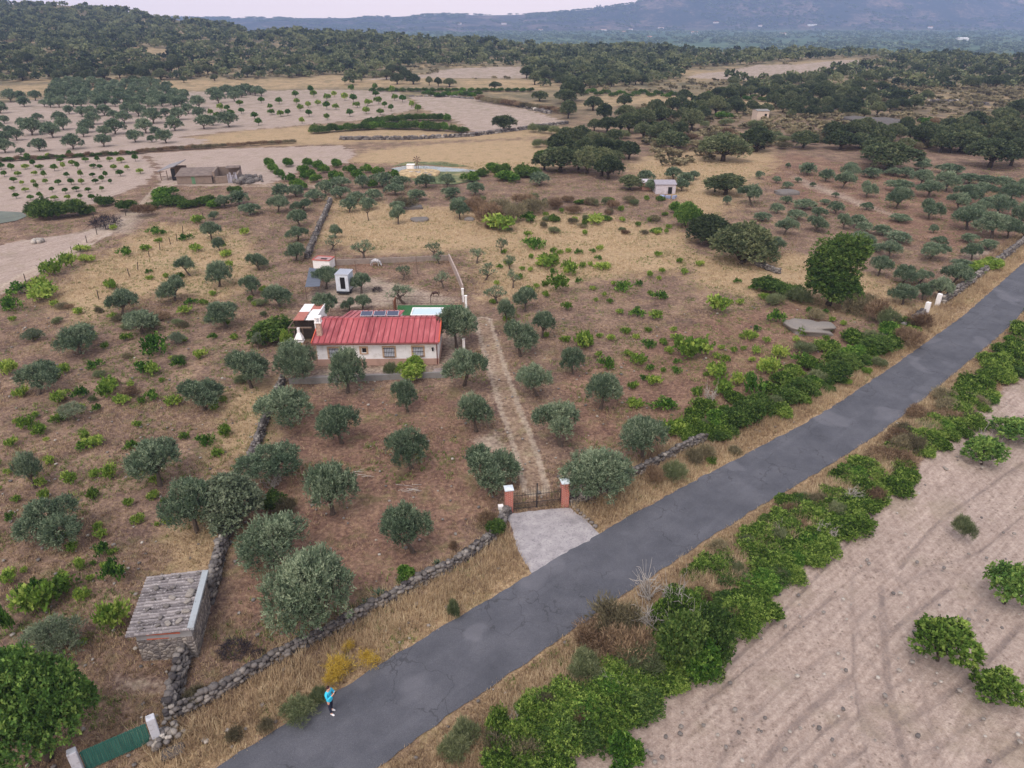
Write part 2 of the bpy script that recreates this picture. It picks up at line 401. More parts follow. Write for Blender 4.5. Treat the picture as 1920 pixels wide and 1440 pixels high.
def build_ground():
    NA = 620
    a = np.linspace(-0.92, 0.92, NA)
    ys = [-12.0, -4, 2, 6]; y = 9.0
    while y < 6000: ys.append(y); y += max(0.11, y * 0.0052) if y < 1500 else y * 0.012
    ys.append(6000.0); ys = np.array(ys)
    A, Yg = np.meshgrid(a, ys); X = A * (Yg + 16.0); Y = Yg
    X[ys > 5400] *= np.minimum(1, 5400 / 5500)
    X = X.ravel(); Y = Y.ravel(); n = len(X)
    rsd = np.full(n, -50.0); k = Y < 190; rsd[k] = road_sd(X[k], Y[k])
    Z = terrain(X, Y) + ground_lift(X, Y, rsd)
    asd = np.full(n, -9.0); k = (Y < 45) & (Y > 25); asd[k] = sd_poly(X[k], Y[k], APRON)
    Z = np.where(asd > -1.0, np.minimum(Z, -0.05 + 0 * Z), Z)
    pl = poly_set(X, Y, PLOUGH, 1.6); st = poly_set(X, Y, STRAW, 4.0) ; rd = poly_set(X, Y, REDS, 4.0); pa = poly_set(X, Y, PALE, 2.0)
    rut = np.zeros(n)
    for j, (p, w) in enumerate(RUTS):
        wl = smoothl(resample(W2(p), 1.2), it=8); lo, hi = wl.min(0) - 4, wl.max(0) + 4
        k = (X > lo[0]) & (X < hi[0]) & (Y > lo[1]) & (Y < hi[1]); nzr = fbm(X[k] * 1.2, Y[k] * 1.2, 70 + j, 3)
        d = d_line(X[k], Y[k], wl) + (nzr - .5) * .12; s1 = 1 - sstep(np.abs(d - w * .15), w * .16, w * .42)
        s2 = .55 * (1 - sstep(np.abs(d - 1.55), .04, .2)) if w > .3 else 0
        rut[k] = np.maximum(rut[k], np.maximum(s1, s2) * np.clip(.35 + 1.3 * (nzr - .2), 0, 1))
    tr = np.zeros(n); mid = np.zeros(n)
    for p, half, w in TRACKS:
        wl = W2(p); k = (Y < 175); d = d_line(X[k], Y[k], wl)
        tr[k] = np.maximum(tr[k], 1 - sstep(np.abs(d - half), w * 0.5, w * 1.5))
        tr[k] = np.maximum(tr[k], .5 * (1 - sstep(d, half * .6, half * 2.6)))
        mid[k] = np.maximum(mid[k], 1 - sstep(d, half * 0.9, half * 1.9))
    pa = np.maximum(pa, tr)
    verge = np.clip(1 - np.abs(-rsd - 1.4) / 2.6, 0, 1)
    st = np.maximum(st, verge); rut = rut * (pl > 0.3)
    Z = Z - rut * 0.06 + 0.02 * (rut > 0) * 0
    me_n = len(ys)
    i = np.arange(me_n - 1)[:, None] * NA + np.arange(NA - 1)[None, :]
    F = np.stack([i, i + 1, i + NA + 1, i + NA], -1).reshape(-1, 4)
    me = arr_mesh('ground', np.stack([X, Y, Z], 1), F, True)
    yy = np.maximum(Y, 20); aa = X / yy
    foot = 3550 + 350 * sstep(aa, 0.0, 0.2)
    ey = np.interp(aa, EDGE_A, EDGE_Y)
    mt = sstep(Y, foot - 60, foot + 120); va = sstep(Y, ey + 60, ey + 350) * (1 - mt)
    far = sstep(Y, 150, 330)
    for nm, v in (('plough', pl), ('straw', st), ('red', rd), ('pale', pa), ('mid', mid), ('rut', rut), ('mtn', mt), ('valley', va), ('far', far)):
        at = me.attributes.new(nm, 'FLOAT', 'POINT'); at.data.foreach_set('value', v.astype(np.float32))
    t = NT('ground_soil')
    n1 = t.noise(0.35, 6, 0.62); n2 = t.noise(3.2, 5, 0.65); n3 = t.noise(0.06, 5, 0.6); n4 = t.noise(14, 3, 0.6)
    streak = t.noise(2.4, 4, 0.6, t.scaled((1.0, 2.6, 1), rot=(0, 0, 0.3)))
    soil = t.ramp(t.math('ADD', t.math('MULTIPLY', n2, 0.4), t.math('ADD', t.math('MULTIPLY', n1, 0.35), t.math('MULTIPLY', t.noise(8.0, 4, 0.75), 0.25))), [(0.34, S(64, 51, 48)), (0.45, S(106, 86, 78)), (0.55, S(146, 121, 104)), (0.69, S(198, 172, 144))])
    straw = t.ramp(t.math('ADD', t.math('MULTIPLY', streak, 0.6), t.math('MULTIPLY', n4, 0.4)), [(0.3, S(116, 95, 78)), (0.5, S(178, 152, 120)), (0.7, S(222, 198, 158))])
    red = t.ramp(n2, [(0.3, S(92, 60, 50)), (0.55, S(134, 92, 75)), (0.75, S(168, 124, 102))])
    def gate(attr, bias, amp, nz, lo=0.4, hi=0.6):
        return t.smooth(t.math('ADD', t.math('MULTIPLY', t.attr(attr), amp), t.math('ADD', nz, bias)), lo, hi)
    nm = t.math('ADD', t.math('MULTIPLY', n3, 0.5), t.math('MULTIPLY', n1, 0.5))
    c = t.mix(gate('red', -0.25, 0.42, nm, 0.36, 0.62), soil, t.mix(0.30, soil, red))
    c = t.mix(t.math('MULTIPLY', gate('straw', -0.16, 0.42, t.math('ADD', t.math('MULTIPLY', nm, 0.6), t.math('MULTIPLY', t.noise(0.9, 5, 0.65), 0.4)), 0.36, 0.62), 0.8), c, straw)
    # far ground: dry scrub and pasture
    scrub = t.ramp(t.noise(0.09, 6, 0.7), [(0.36, S(74, 80, 62)), (0.5, S(120, 112, 88)), (0.62, S(170, 148, 116))])
    c = t.mix(t.math('MULTIPLY', t.math('MULTIPLY', t.attr('far'), t.math('SUBTRACT', 1.0, t.attr('straw'))), 0.75), c, scrub)
    c = t.mix(t.math('MULTIPLY', t.math('MULTIPLY', t.attr('far'), t.attr('straw')), t.math('MULTIPLY', t.smooth(t.noise(0.14, 7, 0.75), 0.44, 0.60), 0.7)), c, S(118, 108, 84))
    # weedy green tint in patches
    gr = t.math('MULTIPLY', t.smooth(t.noise(0.45, 7, 0.75), 0.50, 0.64), 0.45)
    c = t.mix(gr, c, t.mix(n2, S(80, 82, 50), S(128, 126, 80)))
    # worked pale soil
    fur = t.math('ADD', t.math('MULTIPLY', t.noise(3.2, 4, 0.7, t.scaled((0.07, 1.0, 1), rot=(0, 0, R(-40)))), 0.6), t.math('MULTIPLY', t.noise(3.6, 4, 0.7, t.scaled((1.0, 0.06, 1), rot=(0, 0, R(8)))), 0.4))
    pls = t.ramp(t.math('ADD', t.math('MULTIPLY', fur, 0.45), t.math('ADD', t.math('MULTIPLY', n2, 0.3), t.math('MULTIPLY', t.noise(9.0, 4, 0.75), 0.25))), [(0.34, S(106, 92, 85)), (0.45, S(153, 135, 126)), (0.55, S(179, 161, 151)), (0.68, S(211, 193, 181))])
    big = t.noise(0.25, 5, 0.6)
    pls = t.mix(t.math('MULTIPLY', t.smooth(big, 0.52, 0.66), 0.35), pls, S(140, 128, 108))
    vo = t.n('TexVoronoi'); vo.inputs['Scale'].default_value = 3.4; t.l(t.P(), vo.inputs['Vector'])
    spot = t.math('MULTIPLY', t.math('SUBTRACT', 1.0, t.smooth(vo.outputs['Distance'], 0.10, 0.30)), t.smooth(t.noise(0.35, 4, 0.6), 0.45, 0.60))
    pls = t.mix(t.math('MULTIPLY', t.math('MULTIPLY', spot, 0.6), t.math('SUBTRACT', 1.0, t.attr('far'))), pls, S(96, 84, 74))
    pls = t.mix(t.math('MULTIPLY', t.math('MULTIPLY', t.attr('rut'), 0.75), t.smooth(n2, 0.3, 0.6)), pls, S(104, 92, 90))
    c = t.mix(gate('plough', -0.27, 0.55, n1, 0.42, 0.56), c, pls)
    pal = t.ramp(n2, [(0.3, S(150, 136, 124)), (0.7, S(206, 190, 174))])
    c = t.mix(t.math('MULTIPLY', gate('mid', -0.34, 0.5, n2, 0.38, 0.70), 0.22), c, t.mix(0.2, straw, pal))
    c = t.mix(t.math('MULTIPLY', gate('pale', -0.34, 0.55, t.math('ADD', t.math('MULTIPLY', n2, 0.5), t.math('MULTIPLY', n1, 0.5)), 0.38, 0.76), 0.55), c, pal)
    # valley groves and mountain scrub
    val = t.ramp(t.math('ADD', t.math('MULTIPLY', t.noise(0.09, 3, 0.6), 0.4), t.math('MULTIPLY', t.noise(0.011, 5, 0.6), 0.6)), [(0.36, S(50, 72, 56)), (0.5, S(76, 98, 74)), (0.6, S(104, 118, 90)), (0.68, S(186, 176, 140))])
    c = t.mix(t.attr('valley'), c, val)
    mtn = t.ramp(t.math('ADD', t.math('MULTIPLY', t.noise(0.035, 7, 0.8), 0.55), t.math('MULTIPLY', t.noise(0.005, 4, 0.6), 0.45)), [(0.40, S(26, 36, 36)), (0.5, S(46, 50, 52)), (0.56, S(108, 90, 84)), (0.66, S(160, 134, 120))])
    c = t.mix(t.attr('mtn'), c, mtn)
    c = t.mix(t.math('MULTIPLY', t.math('MULTIPLY', t.attr('far'), t.attr('plough')), t.math('MULTIPLY', t.smooth(t.noise(0.3, 6, 0.7), 0.42, 0.62), 0.6)), c, S(124, 116, 94))
    hgt = t.math('ADD', t.math('MULTIPLY', n2, 0.6), t.math('ADD', t.math('MULTIPLY', n4, 0.25), t.math('MULTIPLY', fur, 0.3)))
    t.bsdf(c, 0.95, t.bump(hgt, 0.16), spec=0.1)
    return tag(link('ground', me, None, t.m), kind='structure')
build_ground()

def strip(name, L, Rr, mat, z, kind='structure', nx=6):
    s = np.linspace(0, 1, nx); X = L[:, None, :] * (1 - s)[None, :, None] + Rr[:, None, :] * s[None, :, None]
    n = len(L); V = X.reshape(-1, 2); Z = terrain(V[:, 0], V[:, 1]) + z
    i = np.arange(n - 1)[:, None] * nx + np.arange(nx - 1)[None, :]
    F = np.stack([i, i + 1, i + nx + 1, i + nx], -1).reshape(-1, 4)[:, ::-1]
    me = arr_mesh(name, np.column_stack([V, Z]), F, True); o = link(name, me, None, mat)
    return tag(o, kind=kind)
def road_material():
    t = NT('asphalt')
    n = t.noise(0.35, 6, 0.65); f = t.noise(45, 3, 0.7)
    c = t.ramp(t.math('ADD', t.math('MULTIPLY', n, 0.4), t.math('MULTIPLY', f, 0.6)), [(0.34, S(64, 65, 72)), (0.5, S(85, 86, 94)), (0.68, S(112, 111, 118))])
    lon = t.noise(1.1, 4, 0.5, t.scaled((0.08, 1.0, 1), rot=(0, 0, R(-42))))
    c = t.mix(t.math('MULTIPLY', t.smooth(lon, 0.5, 0.75), 0.16), c, S(122, 122, 130))
    dk = t.noise(0.8, 5, 0.6); c = t.mix(t.math('MULTIPLY', t.smooth(dk, 0.55, 0.72), 0.08), c, S(66, 66, 72))
    # cracks: thin lines where a distorted cell pattern meets
    v = t.n('TexVoronoi', feature='DISTANCE_TO_EDGE'); v.inputs['Scale'].default_value = 0.42
    nv = t.n('TexNoise'); nv.inputs['Scale'].default_value = 1.4; nv.inputs['Detail'].default_value = 4; t.l(t.P(), nv.inputs['Vector'])
    va = t.n('VectorMath', operation='ADD'); vs = t.n('VectorMath', operation='SCALE'); t.l(nv.outputs['Color'], vs.inputs[0]); vs.inputs['Scale'].default_value = 1.1
    t.l(t.P(), va.inputs[0]); t.l(vs.outputs[0], va.inputs[1]); t.l(va.outputs[0], v.inputs['Vector'])
    ck = t.math('MULTIPLY', t.math('SUBTRACT', 1.0, t.smooth(v.outputs[0], 0.004, 0.018)), t.smooth(t.noise(0.22, 3, 0.5), 0.46, 0.54))
    c = t.mix(t.math('MULTIPLY', ck, 0.55), c, S(56, 56, 60))
    wh = t.smooth(t.noise(18, 2, 0.8), 0.60, 0.72); c = t.mix(t.math('MULTIPLY', wh, 0.22), c, S(150, 148, 150))
    pt = t.math('MULTIPLY', t.smooth(t.noise(0.25, 2, 0.3, dist=0.6), 0.62, 0.68), 0.2); c = t.mix(pt, c, S(140, 138, 146))
    return t.bsdf(c, 0.85, t.bump(f, 0.01), spec=0.25)
# ragged tarmac edges
def rag(pl, amp, s, side):
    n = (fbm(pl[:, 0] * 1.7, pl[:, 1] * 1.7, s, 3) - 0.5) * amp
    return offset_line(pl, side * 0.0) + np.stack([n, -n * 0.6], 1)
_RL = resample(ROAD_L, 0.35); _RR = _RL + (offset_line(_RL, 1.0) - _RL) * np.interp(_RL[:, 1], [17, 23, 60, 110], [4.1, 4.7, 4.45, 4.1])[:, None]
strip('road', rag(_RL, 0.28, 31, 1), rag(_RR, 0.28, 32, -1), road_material(), 0.012, nx=9)
# ------------------------------------------------------------------ plant builders (leaf sprigs over lobes, tapered limbs)
def leaf_material(name, stops, var=0.12, trans=0.25, pat=None):
    t = NT(name); oi = t.n('ObjectInfo').outputs['Random']
    tone = t.math('ADD', t.attr('tone'), t.math('MULTIPLY', t.math('SUBTRACT', oi, 0.5), var * 2))
    c = t.ramp(tone, stops)
    d = t.n('BsdfDiffuse'); tr = t.n('BsdfTranslucent'); m = t.n('MixShader'); m.inputs[0].default_value = trans
    t.l(c, d.inputs[0]); t.l(c, tr.inputs[0]); t.l(d.outputs[0], m.inputs[1]); t.l(tr.outputs[0], m.inputs[2]); t.l(m.outputs[0], t.out.inputs[0])
    return t.m
M = {}
M['olive'] = leaf_material('olive_leaves', [(0.0, S(58, 74, 58)), (0.5, S(102, 120, 96)), (1.0, S(166, 178, 148))], var=0.11)
M['olive_pale'] = leaf_material('olive_leaves_pale', [(0.0, S(84, 96, 78)), (0.5, S(118, 130, 106)), (1.0, S(160, 166, 140))])
M['oak'] = leaf_material('holm_oak_leaves', [(0.0, S(42, 53, 41)), (0.5, S(84, 97, 71)), (1.0, S(138, 143, 106))], var=0.22)
M['elm'] = leaf_material('elm_leaves', [(0.0, S(40, 58, 34)), (0.5, S(72, 98, 50)), (1.0, S(124, 144, 78))])
M['fig'] = leaf_material('broad_green_leaves', [(0.0, S(38, 64, 32)), (0.5, S(76, 114, 48)), (1.0, S(146, 176, 84))], trans=0.3)
M['vine'] = leaf_material('vine_leaves', [(0.0, S(72, 98, 42)), (0.5, S(116, 144, 62)), (1.0, S(182, 196, 100))], var=0.3, trans=0.3)
M['lime'] = leaf_material('lime_leaves', [(0.0, S(72, 102, 42)), (0.5, S(112, 142, 60)), (1.0, S(174, 190, 98))], trans=0.3)
M['walnut'] = leaf_material('walnut_leaves', [(0.0, S(56, 84, 46)), (0.5, S(96, 130, 66)), (1.0, S(156, 180, 96))], trans=0.3)
M['bramble'] = leaf_material('bramble_leaves', [(0.0, S(44, 62, 32)), (0.5, S(92, 122, 53)), (1.0, S(162, 182, 94))], var=0.18, trans=0.3)
M['scrub'] = leaf_material('scrub_twigs', [(0.0, S(76, 70, 58)), (0.5, S(116, 110, 88)), (1.0, S(164, 152, 122))], var=0.3)
M['rust'] = leaf_material('dry_brown_scrub', [(0.0, S(88, 70, 58)), (0.5, S(134, 112, 92)), (1.0, S(178, 154, 126))], var=0.25)
M['sage'] = leaf_material('grey_green_scrub', [(0.0, S(76, 88, 62)), (0.5, S(112, 122, 88)), (1.0, S(152, 156, 118))], var=0.2)
M['broom'] = leaf_material('yellow_broom', [(0.0, S(150, 124, 50)), (0.5, S(196, 166, 70)), (1.0, S(226, 200, 108))])
M['weeds'] = leaf_material('weed_blades', [(0.0, S(74, 88, 48)), (0.5, S(110, 126, 70)), (1.0, S(160, 168, 102))])
M['straw'] = leaf_material('dry_grass_blades', [(0.0, S(116, 95, 80)), (0.5, S(190, 165, 134)), (1.0, S(234, 216, 182))], trans=0.3)
M['bark'] = simple('bark', S(96, 84, 76), 0.4, 9, 0.95)
M['bark_dark'] = simple('bark_dark', S(70, 60, 54), 0.4, 9, 0.95)
M['dead'] = simple('dead_wood', S(178, 170, 164), 0.25, 9, 0.9)

def unit(v): return v / np.maximum(np.linalg.norm(v, axis=-1, keepdims=True), 1e-9)
def sprigs(rng, lobes, n, k, L, W, up=0.4, inner=0.55, droop=0.0, low=-0.45, spread=0.6, sprig=0.28, base_tone=0.5, tv=0.22, hole=0.0):
    lobes = np.asarray(lobes, float)                # x y z rx ry rz
    w = lobes[:, 3] * lobes[:, 4] + lobes[:, 4] * lobes[:, 5]; idx = rng.choice(len(lobes), n, p=w / w.sum())
    d = unit(rng.normal(size=(n * 2, 3))); d = d[d[:, 2] > low][:n]
    if len(d) < n: d = np.concatenate([d, unit(np.abs(rng.normal(size=(n - len(d), 3))))])
    lb = lobes[idx]
    nz = fbm(d[:, 0] * 2.6 + idx * 7.3 + d[:, 2] * 1.7, d[:, 1] * 2.6 + idx * 3.1 - d[:, 2] * 2.1, 7, 3)
    if hole > 0:
        keep = nz > hole; d, lb, nz, idx = d[keep], lb[keep], nz[keep], idx[keep]; n = len(d)
    f = inner + (1 - inner) * np.sqrt(rng.random(n)); f *= 0.72 + 0.56 * nz
    p = lb[:, :3] + d * lb[:, 3:6] * f[:, None]
    sd = unit(d * 0.8 + np.array([0, 0, up]) - np.array([0, 0, droop]) + rng.normal(size=(n, 3)) * 0.35)
    lobetone = rng.normal(size=len(lobes)) * 0.08
    tone = base_tone + rng.normal(size=n) * tv * 0.7 + lobetone[idx] + (nz - 0.5) * 0.5
    s = rng.random((n, k)); P0 = p[:, None, :] + sd[:, None, :] * (s * sprig)[..., None] + rng.normal(size=(n, k, 3)) * 0.035 * (sprig / 0.28)
    ld = unit(sd[:, None, :] * 0.9 + rng.normal(size=(n, k, 3)) * spread)
    sv = unit(np.cross(ld, rng.normal(size=(n, k, 3))))
    LL = (L * (0.6 + 0.8 * rng.random((n, k))))[..., None]; WW = (W * (0.6 + 0.8 * rng.random((n, k))))[..., None]
    a = P0; b = P0 + ld * LL * 0.5 + sv * WW; c = P0 + ld * LL; e = P0 + ld * LL * 0.5 - sv * WW
    V = np.stack([a, b, c, e], 2).reshape(-1, 3); F = np.arange(len(V)).reshape(-1, 4)
    T = np.repeat((tone[:, None] + rng.normal(size=(n, k)) * 0.08).reshape(-1), 4)
    return V, F, T
def limb(mb, rng, a, b, r0, r1, n=6, bend=0.12, sides=6):
    a = Vector(a); b = Vector(b); L = (b - a).length; pts = []; rr = []
    for i in range(n + 1):
        t = i / n; w = math.sin(math.pi * t) * bend * L
        pts.append(a.lerp(b, t) + Vector(rng.normal(size=3) * w * 0.5)); rr.append(r0 * (1 - t) + r1 * t)
    mb.tube(pts, rr, sides, cap=False); return pts

def olive_proto(seed, W=3.2, H=2.7, dens=1.0, nl=7, sparse=False, mat='olive', n_sp=1250, k=13):
    rng = np.random.default_rng(seed); lobes = []; mb = MB()
    lean = rng.normal(size=2) * 0.18; th_ = 0.30 * H * rng.uniform(0.8, 1.25)
    fork = Vector((lean[0], lean[1], th_))
    mb.tube([(0, 0, -0.15), (lean[0]*.2, lean[1]*.2, .1), (lean[0]*.6, lean[1]*.6, th_*.6), fork], [.24, .17, .13, .13], 8)
    for i in range(nl):
        an = 2 * math.pi * (i + rng.uniform(-.3, .3)) / nl; inner = (i % 3 == 2)
        rr = (0.14 if inner else 0.33) * W * rng.uniform(0.8, 1.15)
        z = H * (rng.uniform(0.68, 0.78) if inner else rng.uniform(0.42, 0.68))
        r = W * rng.uniform(0.155, 0.25) * (0.75 if sparse else 1.0)
        c = (math.cos(an) * rr + lean[0], math.sin(an) * rr + lean[1], z)
        lobes.append((*c, r, r, r * rng.uniform(0.75, 1.0)))
        pts = limb(mb, rng, fork, (c[0], c[1], c[2] + r * 0.2), 0.085, 0.025)
        for q in range(5 if sparse else 3):
            limb(mb, rng, pts[3 + q % 3], Vector(c) + Vector(rng.normal(size=3)) * r * (1.0 if sparse else .7), 0.03, 0.008, 3, 0.1, 4)
    V, F, T = sprigs(rng, lobes, int(n_sp * dens), k, 0.15, 0.026, up=0.55, inner=0.40, spread=0.42, sprig=0.34, hole=0.33 if sparse else 0.35)
    root = empty('olive_tree'); c = link('crown', arr_mesh('olive_crown', V, F, False, T), root, M[mat])
    mb.build('trunk', M['bark'], root, True); root['pw'] = W * 1.06; root['ph'] = H * 1.0
    return root
def round_proto(name, seed, W, H, mat, bark='bark_dark', nl=10, clear=0.25, n_sp=1500, k=12, L=0.22, Wd=0.06, flat=1.0, up=0.3, trunk_r=0.28, droop=0.0, hole=0.2):
    rng = np.random.default_rng(seed); lobes = []; mb = MB(); z0 = H * clear
    mb.tube([(0, 0, -.2), (.05, 0, z0 * .5), (0.1, .05, z0)], [trunk_r * 1.2, trunk_r, trunk_r * .85], 8)
    for i in range(nl):
        an = i * 2.4 + rng.uniform(-.3, .3); f = math.sqrt((i + .5) / nl)
        rr = f * W * 0.33 * rng.uniform(.85, 1.1); z = z0 + (H - z0) * (0.68 - 0.42 * f ** 2 * rng.uniform(.6, 1.2)) ; r = W * rng.uniform(.15, .22)
        if droop: z = z0 + (H - z0) * (.16 + .66 * ((i * .618) % 1)); rr = W * .30 * math.sqrt(rng.random()) * (1.1 - .35 * (z / H))
        c = (math.cos(an) * rr, math.sin(an) * rr, z); lobes.append((*c, r, r, r * flat * min(1, (H / W) * 1.1)))
        limb(mb, rng, (0.1, .05, z0 * .95), c, trunk_r * .4, 0.04, 5)
    if droop: lobes += [(0, 0, H * q, W * .36, W * .36, H * .22) for q in (.30, .52, .74)]
    V, F, T = sprigs(rng, lobes, n_sp, k, L, Wd, up=up, inner=0.5, spread=0.8, sprig=L * 1.5, hole=hole, low=-0.6, droop=droop)
    root = empty(name); link('crown', arr_mesh(name + '_crown', V, F, False, T), root, M[mat])
    mb.build('trunk', M[bark], root, True); root['pw'] = W * 1.0; root['ph'] = H
    return root
def bush_proto(name, seed, W, H, mat, n_sp=260, k=9, L=0.16, Wd=0.06, up=0.5, nl=5, spread=0.8, inner=0.2, tv=.25, hole=.2, parts='leaves'):
    rng = np.random.default_rng(seed); lobes = []
    for i in range(nl):
        an = rng.uniform(0, 6.28); rr = W * .3 * math.sqrt(rng.random()); r = W * rng.uniform(.16, .28)
        lobes.append((math.cos(an) * rr, math.sin(an) * rr, H * rng.uniform(.25, .5), r, r, H * rng.uniform(.35, .5)))
    V, F, T = sprigs(rng, lobes, n_sp, k, L, Wd, up=up, inner=inner, spread=spread, sprig=L * 1.6, low=-0.2, hole=hole, tv=tv)
    V[:, 2] = np.maximum(V[:, 2], -0.02)
    o = link(name, arr_mesh(name + '_leaves', V, F, False, T), None, M[mat]); o['pw'] = W; o['ph'] = H
    return o
def dead_proto(seed, W=1.2, H=1.0, mat='dead', n=9):
    rng = np.random.default_rng(seed); mb = MB()
    for i in range(n):
        an = rng.uniform(0, 6.28); e = Vector((math.cos(an) * W * .5 * rng.uniform(.4, 1), math.sin(an) * W * .5 * rng.uniform(.4, 1), H * rng.uniform(.4, 1)))
        pts = limb(mb, rng, (0, 0, 0), e, 0.03, 0.012, 5, .25, 5)
        for q in range(5): limb(mb, rng, pts[1 + q % 4], pts[-1] + Vector(rng.normal(size=3)) * W * .22, .014, .005, 3, .2, 4)
    o = mb.build('dead_branches', M[mat], None, True); o['pw'] = W; o['ph'] = H; return o

PROTO = {}
PROTO['olive'] = [olive_proto(11 + i, 3.2, [2.7, 2.5, 2.9, 2.6, 2.8, 2.5][i], 1.15, [6, 8, 5, 9, 7, 4][i]) for i in range(6)]
PROTO['olive_big'] = [olive_proto(41 + i, 4.2, 3.4, 1.9, 10, n_sp=1500) for i in range(2)]
PROTO['olive_pale'] = [olive_proto(51, 3.2, 2.6, 0.8, 6, mat='olive_pale'), olive_proto(52, 3.0, 2.6, 0.55, 5, mat='olive_pale')]
PROTO['olive_thin'] = [olive_proto(61 + i, 2.8, 2.7, 0.15, 5, sparse=True) for i in range(3)]
PROTO['oak'] = [round_proto('holm_oak', 71 + i, 6.0, 5.0, 'oak', nl=11, clear=.22, n_sp=1500, L=.26, Wd=.075) for i in range(4)]
PROTO['olive_far'] = [round_proto('olive_tree', 66 + i, 3.2, 2.7, 'olive', 'bark', nl=7, clear=.16, n_sp=520, k=10, L=.2, Wd=.045, trunk_r=.12) for i in range(4)]
PROTO['fig_small'] = [round_proto('fig_tree', 93 + i, 2.6, 2.2, ['walnut', 'bramble'][i], nl=9, clear=.08, n_sp=620, k=11, L=.15, Wd=.055, trunk_r=.07, hole=.33) for i in range(2)]
PROTO['oak_low'] = [round_proto('holm_oak', 76 + i, 6.0, 5.0, 'oak', nl=20, clear=.03, n_sp=3200, L=.2, Wd=.06) for i in range(2)]
PROTO['elm'] = [round_proto('elm_tree', 81, 5.6, 6.6, 'elm', nl=26, clear=.06, n_sp=4600, L=.18, Wd=.05, trunk_r=.25, droop=.45)]
PROTO['fig'] = [round_proto('fig_tree', 91 + i, 5.0, 4.6, 'walnut', nl=22, clear=.10, n_sp=6500, L=.14, Wd=.045, trunk_r=.18, hole=.4) for i in range(1)]
PROTO['grey_oak'] = [round_proto('grey_oak', 95, 4.0, 4.0, 'olive_pale', nl=11, clear=.12, n_sp=2000, L=.18, Wd=.06, trunk_r=.16)]
PROTO['young'] = [round_proto('almond_tree', 97, 2.0, 2.0, 'fig', nl=6, clear=.3, n_sp=240, L=.22, Wd=.07, trunk_r=.06), round_proto('almond_tree', 98, 2.0, 1.8, 'vine', nl=5, clear=.25, n_sp=200, L=.22, Wd=.07, trunk_r=.05)]
PROTO['vine'] = [bush_proto('grape_vine', 101 + i, 1.3, .5, ['vine', 'vine', 'lime', 'vine', 'fig'][i], n_sp=[110, 150, 120, 90, 100][i], k=8, L=.13, Wd=.045, nl=[5, 7, 6, 4, 5][i], hole=.36, inner=.05, up=.7) for i in range(5)]
PROTO['bramble'] = [bush_proto('bramble_bush', 111 + i, 2.6, 1.3, 'bramble', n_sp=2200, k=10, L=.095, Wd=.034, nl=12, hole=.30, inner=.1, up=.7, tv=.34) for i in range(4)]
PROTO['green'] = [bush_proto('green_shrub', 121 + i, 2.6, 1.9, ['fig', 'elm', 'elm'][i], n_sp=1700, k=9, L=.11, Wd=.04, nl=9, hole=.28) for i in range(3)]
PROTO['lime'] = [bush_proto('lime_shrub', 128, 2.2, 2.0, 'lime', n_sp=1100, k=9, L=.13, Wd=.04, nl=7)]
PROTO['scrub'] = [bush_proto('dry_scrub_bush', 131 + i, 2.0, 1.0, ['scrub', 'rust', 'scrub', 'rust'][i], n_sp=520, k=9, L=.22, Wd=.014, nl=6, up=.9, spread=.4) for i in range(4)]
PROTO['sage'] = [bush_proto('broom_bush', 141 + i, 1.8, 1.1, 'sage', n_sp=800, k=9, L=.18, Wd=.011, nl=5, up=1.0, spread=.35) for i in range(2)]
PROTO['broom'] = [bush_proto('yellow_broom_bush', 151, 1.8, 1.5, 'broom', n_sp=260, k=8, L=.24, Wd=.014, nl=7, up=.7, spread=.5, hole=.42)]
PROTO['dead'] = [dead_proto(161 + i) for i in range(2)]

USED = {}
def copy_thing(o):
    c = o.copy(); COL.objects.link(c)
    for ch in o.children:
        d = ch.copy(); COL.objects.link(d); d.parent = c
    return c
_prng = random.Random(5)
def plant(kind, px, py, w, h, label, cat, group=None, i=None, at=None, name=None):
    """a plant of photographed width w and height h (photo pixels) with its foot at (px, py)"""
    L = PROTO[kind]; i = _prng.randrange(len(L)) if i is None else i % len(L)
    src = L[i]; o = copy_thing(src); USED.setdefault(kind, set()).add(i)
    p = at if at is not None else P(px, py)
    depth = p.y * CP + (CAM_H - p.z) * SP; k = CAM_F / depth
    dep = math.atan2(CAM_H - p.z, p.y); wm = w / k * ({'olive': .86, 'olive_big': .88, 'olive_pale': .9, 'olive_far': 1.06}.get(kind, 0.9 if kind[:5] == 'olive' else 1.0))
    hm = max((h / k - 0.30 * wm * math.sin(dep)) / math.cos(dep), 0.35 * wm)
    o.location = (p.x, p.y, p.z - 0.03); o.rotation_euler = (0, 0, _prng.uniform(0, 6.28))
    sx = wm / src['pw']; sz = hm / src['ph']; o.scale = (sx, sx, sz)
    for kk in ('pw', 'ph'): del o[kk]
    if name: o.name = name
    return tag(o, label, cat, group)
def drop_protos():
    for L in PROTO.values():
        for o in L:
            for ch in list(o.children): bpy.data.objects.remove(ch)
            bpy.data.objects.remove(o)
# ------------------------------------------------------------------ the olive trees round the house, each where the photo shows it
G_O = 'olive trees of the farm plot'
